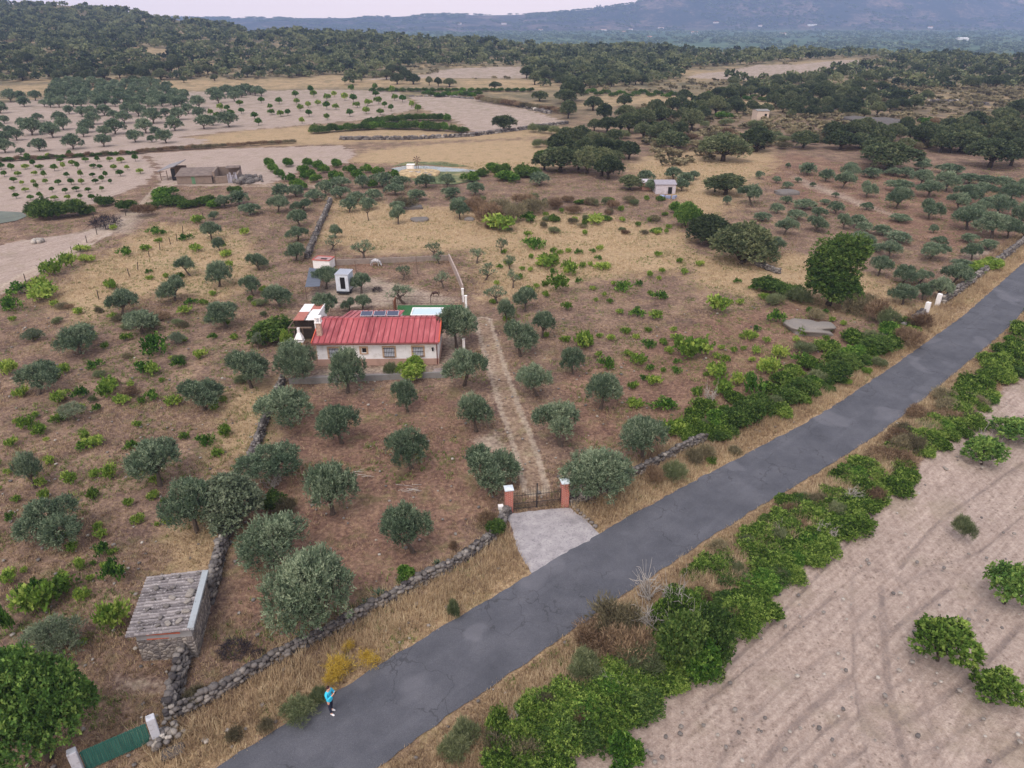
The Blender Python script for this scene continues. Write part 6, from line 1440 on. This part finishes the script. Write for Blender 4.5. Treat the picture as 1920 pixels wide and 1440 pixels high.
# straw over fields
n = 260000; Yf = 14 + 150 * rg.random(n) ** 1.15; Xf = (rg.random(n) * 1.7 - .85) * (Yf + 8)
ok = road_sd(Xf, Yf) < -.2; ok &= sd_poly(Xf, Yf, APRON) < 0
Xf, Yf = Xf[ok], Yf[ok]
st = poly_set(Xf, Yf, STRAW, 4); plg = poly_set(Xf, Yf, PLOUGH, 1.6); rd_ = poly_set(Xf, Yf, REDS, 4); pal = poly_set(Xf, Yf, PALE, 1); tr = np.zeros(len(Xf))
for p_, h_, w_ in TRACKS: tr = np.maximum(tr, d_line(Xf, Yf, W2(p_)) < h_ + w_)
nz = fbm(Xf * .22, Yf * .22, 61, 4); pr = sstep(nz + st * .25 - rd_ * .05, .48, .68) * (1 - pal) * (1 - tr) * (plg < .2); pr = .28 * (1 - tr) * (1 - pal) * (plg < .2) + pr
hs_ = HA; inh = (np.abs(Xf - (HA.x + 5.5)) < 7.5) & (np.abs(Yf - (HA.y + 5)) < 7)
k = (rg.random(len(Xf)) < pr) & ~inh
V, F, T = blades(Xf[k], Yf[k], .14 + .26 * nz[k] * (.5 + st[k]), rg, 5, .020, 1.1); c.add(V, F, T + np.repeat((st[k] - .5) * .35, 15))
print('tufts', k.sum(), len(V))
cs = Cat(); ks = np.nonzero((rg.random(len(Xf)) < .012 * (Yf < 75)) & ~inh)[0]
for i_ in ks: V, F = lump((Xf[i_], Yf[i_], .02), rg.uniform(.05, .13), rg, 1, .3, (1.1, .9, .6), rg.uniform(0, 3)); cs.add(V, F, rg.uniform(.3, .95))
tag(link('scattered_stones', cs.mesh('scattered_stones'), None, M['stone']), 'small loose stones scattered over the soil', None, None, 'stuff')
c2 = Cat(); gz = fbm(Xf * .35, Yf * .35, 91, 4); vf = poly_set(Xf, Yf, [VP[0][0], VP[1][0]], 6)
k2 = (rg.random(len(Xf)) < sstep(gz + vf * .10, .55, .66) * .42 * (1 - tr) * (1 - pal) * (plg < .2)) & ~inh
V, F, T = blades(Xf[k2], Yf[k2], .10 + .22 * rg.random(k2.sum()), rg, 6, .030, 1.2); c2.add(V, F, T)
tag(link('green_weeds', c2.mesh('green_weeds'), None, M['weeds']), 'low green weeds creeping between the dry grass', None, None, 'stuff'); print('weeds', k2.sum())
tag(link('dry_grass', c.mesh('dry_grass'), None, M['straw']), 'dry straw-coloured grass over verges and fields', None, None, 'stuff')
# ------------------------------------------------------------------ pond, wind pump, barn, far houses
wt = NT('pond_water'); wt.bsdf(wt.ramp(wt.noise(.4, 4), [(.4, S(120, 128, 126)), (.6, S(148, 156, 158))]), .18, spec=.5)
flat_poly('pond', [(733, 316), (760, 311), (800, 311), (850, 315), (905, 320), (900, 332), (850, 333), (800, 331), (760, 328)], .02, wt.m)
flat_poly('stagnant_water', [(-60, 400), (0, 396), (40, 398), (52, 405), (30, 414), (0, 419), (-60, 426)], .02, simple('scummy_water', S(104, 110, 100), .3, .3, .6))
gr_ = simple('reed_green', S(98, 108, 74), .4, .5, .95, dirt=S(150, 138, 100), dscale=.25, dfac=.9)
for nm, pts in (('marsh_grass', [(820, 322), (905, 322), (900, 338), (850, 346), (780, 344), (770, 334), (800, 334)]), ('marsh_grass', [(735, 312), (760, 304), (830, 303), (880, 312), (850, 313), (800, 309), (760, 310)])):
    flat_poly(nm, pts, .035, gr_, 'stuff', 'green marshy growth at the pond edge')
isl = NT('island_straw'); isl.bsdf(isl.ramp(isl.noise(1.5, 5), [(.35, S(150, 126, 98)), (.65, S(204, 180, 140))]), .95)
p = P(785, 326); V, F = lump((0, 0, 0), 1, np.random.default_rng(3), 3, .1, (1, .6, .08)); o = link('islet', arr_mesh('islet', V * np.array([4.4, 6.5, 7]), F, True), None, isl.m); o.location = (p.x, p.y, 0); tag(o, kind='structure')
def wind_pump():
    p = P(783, 322); o = empty('wind_pump', (p.x, p.y, .3)); o.scale = (.62, .62, .62); tag(o, 'small rusty wind pump with star-shaped rotor on the pond islet', 'wind pump')
    m = MB()
    for x, y in ((-.5, -.5), (.5, -.5), (.5, .5), (-.5, .5)): m.tube([(x, y, 0), (x * .15, y * .15, 3.4)], .05, 5)
    for z in (1, 2): f = 1 - z / 4.0; m.tube([(-.5*f, -.5*f, z), (.5*f, -.5*f, z), (.5*f, .5*f, z), (-.5*f, .5*f, z), (-.5*f, -.5*f, z)], .03, 4)
    m.build('tower', M['rustiron'], o); m = MB()
    for k in range(8):
        a = k * math.pi / 4; d = Vector((math.cos(a), 0, math.sin(a))); s = Vector((-math.sin(a), .25, math.cos(a)))
        c0 = Vector((0, -.35, 3.5)); m.poly([c0 + d * .25 - s * .08, c0 + d * 1.3 - s * .2, c0 + d * 1.3 + s * .2, c0 + d * .25 + s * .08], [(0, 1, 2, 3)])
    r = m.build('rotor', M['wood'], o); r.modifiers.new('s', 'SOLIDIFY').thickness = .03
    m = MB(); m.tube([(0, -.4, 3.5), (0, .9, 3.5)], .05, 5); m.box((0, 1.2, 3.5), (.04, .7, .6)); m.build('tail_vane', M['rustiron'], o)
wind_pump()
p = P(770, 320); m = MB(); m.box(p + Vector((0, 0, .75)), (1.5, 1.0, 1.0)); m.box(p + Vector((.1, 0, 1.3)), (1.7, 1.2, .08)); m.box(p + Vector((-.4, 0, .15)), (.3, .3, .4)); tag(m.build('white_tank', M['white'], bevel=.03), 'white box tank beside the wind pump on the islet', 'tank')
c = Cat(); rr = np.random.default_rng(3)
for k in range(26): a = rr.normal(size=2); V, F = lump((P(790, 326).x + a[0] * 1.0, P(790, 326).y + a[1] * 1.2, .25), rr.uniform(.2, .5), rr, 1, .3); c.add(V, F, rr.uniform(.4, 1))
tag(link('rubble_heap', c.mesh('rubble_heap'), None, M['stone']), 'heap of pale stones at the foot of the wind pump', 'rubble heap')
p = P(72, 453); c = Cat()
for k in range(34): a = rr.normal(size=2) * .25; V, F = lump((p.x + a[0], p.y + a[1], .15), rr.uniform(.15, .4), rr, 1, .3); c.add(V, F, rr.uniform(.7, 1))
tag(link('rubble_heap', c.mesh('rubble_heap2'), None, M['stone']), 'small heap of white stones on the bare plot beside the farm track', 'rubble heap')
for x, y, s, lab, nm in ((200, 425, 1.5, 'black burnt brush pile beside the farm track', 'brush_pile'), (441, 1222, .55, 'black charred brush heap below the tiled stone shed', 'brush_pile'), (484, 1228, .25, 'little dark ash heap next to the charred brush heap', 'ash_heap'), (708, 546, .45, 'dark rubbish heap on the paddock ground', 'rubbish_heap')):
    p = P(x, y); rn = np.random.default_rng(int(x)); V, F = lump((0, 0, 0), s, rn, 3, .35, (1.3, 1, .55)); cc = Cat(); cc.add(V, F, 0)
    V, F, T = sprigs(rn, [(0, 0, s * .2, s * 1.2, s, s * .5)], 160, 6, s * .5, s * .02, up=.6, spread=.9, sprig=s * .4)
    o = link(nm, arr_mesh(nm, V, F, False, T), None, simple('charred', S(58, 52, 58), .4, 4, .95)); o.location = p; tag(o, lab, 'brush pile')

def gabled(o, W, D, h, rise, wall, roof, ov=.3, x0=0, mono=False, zb=0):
    m = MB()
    if mono: m.poly([(x0, 0, 0), (x0+W, 0, 0), (x0+W, D, 0), (x0, D, 0), (x0, 0, h), (x0+W, 0, h), (x0+W, D, h + rise), (x0, D, h + rise)], [(3, 2, 1, 0), (4, 5, 6, 7), (0, 1, 5, 4), (1, 2, 6, 5), (2, 3, 7, 6), (3, 0, 4, 7)])
    else:
        pr = [(0, 0), (D, 0), (D, h), (D / 2, h + rise), (0, h)]
        m.poly([(x0, y, z) for y, z in pr] + [(x0+W, y, z) for y, z in pr], [tuple(range(5)), tuple(reversed(range(5, 10)))] + [(i, 5 + i, 5 + (i+1) % 5, (i+1) % 5) for i in range(5)])
    w = m.build('wall', wall, o); m = MB(); t = .12
    if mono:
        s = rise / D; m.poly([(x0-ov, -ov, h - ov*s + .02), (x0+W+ov, -ov, h - ov*s + .02), (x0+W+ov, D+ov, h+rise+ov*s + .02), (x0-ov, D+ov, h+rise+ov*s + .02), (x0-ov, -ov, h - ov*s + t), (x0+W+ov, -ov, h - ov*s + t), (x0+W+ov, D+ov, h+rise+ov*s + t), (x0-ov, D+ov, h+rise+ov*s + t)], [(3, 2, 1, 0), (4, 5, 6, 7), (0, 1, 5, 4), (1, 2, 6, 5), (2, 3, 7, 6), (3, 0, 4, 7)])
    else:
        s = rise / (D / 2)
        m.poly([(x0-ov, -ov, h - ov*s + .02), (x0+W+ov, -ov, h - ov*s + .02), (x0+W+ov, D/2, h+rise+.02), (x0-ov, D/2, h+rise+.02), (x0-ov, D+ov, h - ov*s + .02), (x0+W+ov, D+ov, h - ov*s + .02)] + [(x0-ov, -ov, h - ov*s + t), (x0+W+ov, -ov, h - ov*s + t), (x0+W+ov, D/2, h+rise+t), (x0-ov, D/2, h+rise+t), (x0-ov, D+ov, h - ov*s + t), (x0+W+ov, D+ov, h - ov*s + t)],
          [(3, 2, 1, 0), (2, 3, 4, 5), (6, 7, 8, 9), (9, 8, 11, 10), (0, 1, 7, 6), (4, 10, 11, 5), (0, 6, 9, 3), (3, 9, 10, 4), (1, 2, 8, 7), (2, 5, 11, 8)])
    m.build('roof', roof, o); return w
def barn():
    A, rz, W = frame_at((333, 346), (399, 344)); o = empty('stone_barn', A, rz); tag(o, 'long ruined stone barn with sagging tile roof beyond the pale plots', 'barn')
    bw = simple('barn_stone', S(138, 122, 112), .3, 1.5, .95, dirt=S(104, 90, 88)); br = simple('barn_tiles', S(124, 110, 104), .35, 1.2, .95, dirt=S(92, 80, 82))
    gabled(o, W, 5, 1.5, .6, bw, br, .2, mono=True)
    m = MB(); m.boxz(W * .42, W * .52, -.04, .02, 0, 1.4); m.build('door', simple('green_door', S(96, 130, 100), .2, 3, .8), o)
    m = MB(); m.boxz(W * .40, W * .58, -.05, .05, 1.45, 1.55); m.build('lintel', M['white'], o)
    s, rz2, W2_ = A, 0, 0
    A2, rz, Wl = frame_at((303, 338), (334, 338)); o2 = empty('open_shed', A2, rz); tag(o2, 'open dark lean-to shed with black tarpaulin at the west end of the barn', 'lean-to')
    m = MB()
    for x in (0, Wl * .4): 
        for y in (0, 5): m.tube([(x, y, 0), (x, y, 1.7 + x * .12)], .08, 6)
    m.boxz(0, Wl, 4.8, 5, 0, 2); m.build('posts', M['wood'], o2)
    m = MB(); m.poly([(-.3, -.5, 1.7), (Wl, -.5, 2.7), (Wl, 5.3, 3.0), (-.3, 5.3, 2.0), (-.3, -.5, 1.82), (Wl, -.5, 2.82), (Wl, 5.3, 3.12), (-.3, 5.3, 2.12)], [(3, 2, 1, 0), (4, 5, 6, 7), (0, 1, 5, 4), (1, 2, 6, 5), (2, 3, 7, 6), (3, 0, 4, 7)]); m.build('roof', simple('grey_sheet_roof', S(138, 134, 138), .2, 2, .8), o2)
    m = MB(); m.boxz(Wl * .72, Wl - .1, -.4, -.34, 0, 2.3); m.build('tarpaulin', M['dark'], o2)
    A3, rz, W3 = frame_at((401, 344), (448, 342)); o3 = empty('barn_ruin', A3, rz); tag(o3, 'roofless rubble wing with red tile scrap and grey poles east of the barn', 'ruin')
    m = MB(); m.boxz(0, W3, 0, .4, 0, 1.3); m.boxz(0, .4, 0, 6, 0, 2.2); m.boxz(W3 - .4, W3, 0, 6, 0, 1.6); m.boxz(0, W3, 5.6, 6, 0, 2.1); m.build('wall', bw, o3)
    m = MB(); m.box((W3 * .72, 4.6, 2.2), (W3 * .55, 2.4, .15)); m.build('tile_scrap', br, o3)
    m = MB()
    for i in range(12): x = W3 * (.6 + .035 * i); m.tube([(x, -.3, 0), (x + .2 * math.sin(i), -.1, 1.7 + .3 * math.sin(i * 2))], .07, 5)
    m.build('leaning_poles', simple('silver_wood', S(176, 172, 184), .2, 5, .9), o3)
    c = Cat(); q = P(462, 340)
    for k in range(90): a = rr.normal(size=2); V, F = lump((q.x + a[0] * 1.4, q.y + a[1] * 1.6, rr.uniform(0, 1.0) * math.exp(-abs(a[0]) * .5)), rr.uniform(.25, .5), rr, 1, .3); c.add(V, F, rr.uniform(.1, .6))
    tag(link('rubble_heap', c.mesh('rubble_heap3'), None, M['stone']), 'collapsed dark rubble heap at the east end of the barn', 'rubble heap')
barn()
def hut(px0, px1, py, D, h, rise, lab, wall, roof, opening=True):
    A, rz, W = frame_at((px0, py), (px1, py)); o = empty('stone_hut', A, rz); tag(o, lab, 'hut')
    gabled(o, W, D, h, rise, wall, roof, .15)
    if opening: m = MB(); m.boxz(W * .62, W * .82, -.04, .02, 0, h * .75); m.build('door', M['dark'], o)
pw = simple('pale_hut_wall', S(196, 188, 196), .15, 2, .9, dirt=S(140, 130, 130))
hut(1229, 1266, 364, 4.0, 1.7, .35, 'small pale hut with grey roof among olives beyond the vine field', pw, simple('grey_hut_roof', S(158, 152, 162), .12, 2, .8))
hut(1418, 1440, 228, 4.5, 3.0, .3, 'tiny ruined cream hut in the eastern scrub', simple('cream_wall', S(206, 186, 172), .15, 2, .9), M['grey'])
hut(1203, 1222, 357, 3, 1.4, .2, 'low reddish hut beside the small pale hut', simple('brick_hut_wall', S(166, 130, 120), .2, 2, .9), pw, False)
p = P(1246, 372); m = MB()
for i in range(7): m.box(p + Vector((_prng.uniform(-2, 2.4), _prng.uniform(-1, .5), .3)), (_prng.uniform(.3, .8), .5, _prng.uniform(.4, .8)), _prng.uniform(0, 3))
tag(m.build('scrap_pile', simple('scrap_plastic', S(150, 160, 190), .3, 1, .6), bevel=.04), 'pile of bluish scrap and drums in front of the small pale hut', 'scrap pile')
# far farmhouses in the valley and at the foot of the mountain
FH = [(1338,44,10),(1422,50,7),(1296,63,12),(1515,49,16),(1463,66,12),(1125,58,12),(1165,62,8),(1215,72,8),(940,46,9),(1740,53,8),(1800,76,20),(1180,57,7),(1010,58,7),(858,46,7),(1235,54,10)]
names = ['near the mountain foot below the purple slope', 'tiny, on the mountain foot just east of the first', 'with reddish roof at the valley west edge', 'long and low at the mountain foot', 'bright, alone in the valley groves', 'in the village strip below the twin towers', 'second in the village strip', 'on the near side of the village strip', 'on the blue ridge slope', 'at the mountain foot far east', 'long sheds in the eastern valley', 'small in the village strip', 'at the ridge foot above the plateau wood', 'highest on the blue ridge slope', 'under the mountain shoulder']
fr = simple('far_red_roof', S(196, 140, 120), .1, .2, .9)
for (x, y, w), nm in zip(FH, names):
    p = P(x, y)
    if p is None: continue
    k = CAM_F / (p.y * CP); o = empty('farmhouse_far', p, _prng.uniform(-.3, .3)); o.name = 'distant_farmhouse'
    W = w / k; tag(o, 'distant white farmhouse ' + nm, 'farmhouse', 'distant white farmhouses'); gabled(o, W, W * .6, min(6, W * .35), 2, M['white'], M['white'] if w > 15 else fr, .3)
for x, lab in ((1119, 'left one of the twin towers on the far ridge skyline'), (1125, 'right one of the twin towers on the far ridge skyline')):
    a = (x - 960) / CAM_F / 1.13; p = Vector((a * 4640, 4640, th(a * 4640, 4640))); m = MB(); m.box(p + Vector((0, 0, 7)), (7, 7, 17)); m.box(p + Vector((0, 0, 17)), (9, 9, 3)); tag(m.build('ridge_tower', M['grey']), lab, 'tower', 'twin ridge towers')
# rows of wooden posts: old vine and fence posts
PO = [(343,440,1.3,.4),(332,452,1.1,.1),(320,458,1.0,-.2),(258,505,1.0,.5),(280,482,.8,0),(243,518,1.0,-.3),(300,468,1.0,.2),(381,410,.9,0),(163,455,1.0,0),(182,440,1.0,0),(150,470,1.0,0),(198,428,1.0,0),(214,416,1.0,0),(236,404,1.0,0),(48,528,1.0,0),(77,510,1.0,0),(112,490,1.0,0),(135,476,1.0,0),(185,560,1.0,0)]
for (x, y, h, ln), lab in zip(PO, rows_label([(a, b) for a, b, _, _ in PO], lambda y: 16, 'thin wooden post, %s from the west in the %s line up beside the farm track')):
    p = P(x, y); m = MB(); m.tube([p - Vector((0, 0, .1)), p + Vector((ln * .4, .1, h))], [.06, .045], 6); tag(m.build('wooden_post', M['bark_dark']), lab, 'post', 'wooden posts of the western slope')
for x, y, s in ((1290 - 70, 520, 1), (700, 900, 1)): pass
for x, y, lab in ((665, 890, 'small pile of pruned sticks on brown soil above the round olive'), (760, 915, 'scattered thin cut branches in the middle of the brown plot')):
    p = P(x, y); m = MB()
    for i in range(12): a = _prng.uniform(-.5, .5); q = p + Vector((_prng.uniform(-.8, .8), _prng.uniform(-.5, .5), .05)); m.tube([q, q + Vector((math.cos(a), math.sin(a), .05)) * _prng.uniform(.4, 1.0)], [.02, .01], 4)
    tag(m.build('cut_branches', M['dead']), lab, 'cut branches', 'cut branches')

# ------------------------------------------------------------------ person, donkey, pony
def skinned(name, joints, edges, mat, parent, root=0, sub=2):
    me = bpy.data.meshes.new(name); me.from_pydata([j[:3] for j in joints], edges, []); me.update()
    o = bpy.data.objects.new(name, me); COL.objects.link(o); s = o.modifiers.new('skin', 'SKIN'); s.use_smooth_shade = True
    for i, j in enumerate(joints):
        v = me.skin_vertices[0].data[i]; r = j[3]; v.radius = (r, j[4] if len(j) > 4 else r); v.use_root = (i == root)
    m = o.modifiers.new('sub', 'SUBSURF'); m.levels = sub; m.render_levels = sub
    dg = bpy.context.evaluated_depsgraph_get(); ev = o.evaluated_get(dg); nm = bpy.data.meshes.new_from_object(ev); o.modifiers.clear(); o.data = nm
    nm.materials.clear(); nm.materials.append(mat); o.parent = parent; return o
def person():
    p = P(622, 1336); o = empty('person', p + Vector((0, 0, .012)), R(-22)); tag(o, 'person in bright cyan top and dark trousers on the road, hands raised to face', 'person')
    skin = simple('skin', S(206, 160, 140), .05, 8, .6); cy = simple('cyan_top', S(60, 196, 232), .08, 8, .8); nv = simple('navy_trousers', S(42, 46, 66), .15, 8, .9); sh = simple('white_shoes', S(228, 226, 230), .05, 8, .7); hair = simple('dark_hair', S(62, 36, 38), .2, 20, .8)
    # local frame: facing +x; y to the left
    J = [(0, 0, .95, .105, .125), (0, 0, 1.12, .10, .13), (0, 0, 1.30, .115, .155), (.0, 0, 1.42, .09, .13), (.01, 0, 1.50, .05, .055), (.04, 0, 1.60, .085, .078), (.05, 0, 1.68, .088, .08)]
    E = [(0, 1), (1, 2), (2, 3), (3, 4), (4, 5), (5, 6)]
    def chain(start, pts):
        k = start
        for q in pts: J.append(q); E.append((k, len(J) - 1)); k = len(J) - 1
        return k
    for s in (1, -1):
        fx_ = .07 if s < 0 else -.06
        chain(0, [(0, s * .09, .86, .085, .09), (fx_ * .4, s * .10, .50, .058, .06), (fx_, s * .11, .10, .040, .042), (fx_ + .03, s * .11, .055, .042, .038), (fx_ + .15, s * .125, .035, .036, .030)])
        h = chain(3, [(.0, s * .19, 1.38, .055, .055), (.10, s * .235, 1.16, .042, .042), (.30, s * .10, 1.42, .030, .030), (.335, s * .07, 1.48, .030, .018)])
        for f in range(4):      # four bent fingers closed round the controller
            b = (.34, s * (.075 - .012 * f), 1.50 + .012 * f); chain(h, [(b[0] + .015, b[1], b[2], .009), (b[0] + .045, b[1] - s * .01, b[2] + .004, .0085), (b[0] + .05 - .004 * f, b[1] - s * .035, b[2], .0075)])
        chain(h, [(.325, s * .045, 1.485, .010), (.345, s * .030, 1.505, .009)])
    body = skinned('person_body', J, E, skin, o)
    body.name = 'body'
    # clothing: loose shells with their own chains
    JT = [(0, 0, .80, .150, .185), (0, 0, .95, .150, .18), (0, 0, 1.12, .13, .16), (0, 0, 1.31, .135, .17), (0, 0, 1.43, .10, .14)]; ET = [(0, 1), (1, 2), (2, 3), (3, 4)]
    for s in (1, -1):
        k = len(JT); JT += [(0, s * .20, 1.385, .072, .072), (.10, s * .245, 1.16, .058, .058), (.27, s * .125, 1.385, .042, .042)]; ET += [(4, k), (k, k + 1), (k + 1, k + 2)]
    skinned('top', JT, ET, cy, o)
    JL = [(0, 0, .99, .09, .11), (0, 0, .88, .112, .14)]; EL = [(0, 1)]
    for s in (1, -1):
        fx_ = .07 if s < 0 else -.06; k = len(JL); JL += [(0, s * .085, .78, .088, .09), (fx_ * .4, s * .10, .50, .072, .074), (fx_, s * .11, .12, .054, .056)]; EL += [(1, k), (k, k + 1), (k + 1, k + 2)]
    skinned('trousers', JL, EL, nv, o)
    for s in (1, -1):
        fx_ = .07 if s < 0 else -.06; skinned('shoe', [(fx_ - .04, s * .11, .05, .050, .045), (fx_ + .06, s * .115, .05, .052, .042), (fx_ + .18, s * .125, .035, .044, .03)], [(0, 1), (1, 2)], sh, o)
    skinned('hair', [(.0, 0, 1.62, .085, .075), (.02, 0, 1.71, .095, .08), (.07, 0, 1.74, .07, .06)], [(0, 1), (1, 2)], hair, o)
    m = MB()
    for s in (1, -1): m.box((.128, s * .03, 1.66), (.02, .022, .012))
    m.box((.135, 0, 1.635), (.035, .018, .03)); m.box((.125, 0, 1.605), (.02, .04, .008)); m.build('face', simple('face_detail', S(176, 124, 108), .1, 8, .7), o)
    m = MB(); m.box((.395, 0, 1.505), (.03, .12, .09)); q = m.build('handheld_controller', M['black'], None, bevel=.008); q.location = o.location; q.rotation_euler = o.rotation_euler; tag(q, 'small dark controller held up in front of the person in cyan', 'controller')
person()
def quadruped(name, px, py, rz, s, mat, mane, label, cat, head_down=True):
    p = P(px, py); o = empty(name, p, rz); tag(o, label, cat)
    f = lambda a: tuple(v * s for v in a)
    J = [f((-.45, 0, .88, .27, .25)), f((-.15, 0, .82, .31, .28)), f((.2, 0, .80, .32, .28)), f((.45, 0, .90, .26, .22)), f((.62, 0, .80, .18, .14)), f((.74, 0, .58, .15, .11)), f((.80, 0, .40, .13, .11)), f((.90, 0, .20, .09, .08)), f((.94, 0, .10, .07, .07))]
    E = [(i, i + 1) for i in range(8)]
    def chain(k, pts):
        for q in pts: J.append(f(q)); E.append((k, len(J) - 1)); k = len(J) - 1
    for y in (1, -1):
        d = .06 * y
        chain(0, [(-.48, y * .13, .72, .13, .10), (-.38 + d, y * .13, .55, .075, .06), (-.58 + d, y * .12, .34, .048, .042), (-.54 + d, y * .12, .10, .032, .03), (-.50 + d, y * .12, .03, .045, .04)])
        chain(3, [(.42, y * .12, .70, .09, .075), (.42 - d, y * .12, .42, .055, .05), (.44 - d, y * .12, .38, .045, .042), (.44 - d, y * .12, .10, .032, .03), (.47 - d, y * .12, .03, .045, .04)])
        e = J[6]; J.append((e[0] - .03 * s, y * .05 * s, e[2] + .10 * s, .03 * s, .015 * s)); E.append((6, len(J) - 1)); J.append((e[0] - .10 * s, y * .09 * s, e[2] + .22 * s, .018 * s, .010 * s)); E.append((len(J) - 2, len(J) - 1))
    b = skinned('body', J, E, mat, o)
    m = MB(); m.tube([f((-.63, 0, .95)), f((-.74, 0, .75)), f((-.72, 0, .40))], [.03 * s, .04 * s, .05 * s], 6); m.build('tail', mane, o)
    m = MB(); a, b_ = Vector(J[3][:3]), Vector(J[6][:3])
    for i in range(9): q = a.lerp(b_, (i + .5) / 9) + Vector((0, 0, .17 * s - .006 * i)); m.box(q, (.09 * s, .03 * s, .09 * s))
    m.build('mane', mane, o)
gm = NT('dappled_hide'); oc = gm.n('TexCoord').outputs['Object']; gm.bsdf(gm.ramp(gm.noise(7, 3, .5, oc), [(.42, S(206, 204, 208)), (.55, S(170, 168, 174)), (.66, S(116, 114, 122))]), .8)
quadruped('donkey', 704, 499, R(-12), .95, gm.m, M['grey'], 'dappled pale grey donkey grazing by the back wall of the paddock', 'donkey')
quadruped('pony', 817, 556, R(200), .62, simple('brown_hide', S(74, 52, 48), .2, 6, .7), M['black'], 'small dark brown pony grazing in the paddock under a thin olive', 'pony')
drop_protos()
# ------------------------------------------------------------------ haze: one closed box of even air round everything
HZ = NT('haze_air')
pv = HZ.n('VolumePrincipled'); pv.inputs['Color'].default_value = (0.42, 0.56, 0.92, 1)
pv.inputs['Density'].default_value = HAZE; pv.inputs['Anisotropy'].default_value = 0.0
HZ.l(pv.outputs[0], HZ.out.inputs['Volume'])
hb = MB().boxz(-5600, 5600, -120, 6050, -60, 330)
tag(hb.build('haze', HZ.m), 'pale blue air haze over the whole valley', None, None, 'stuff')
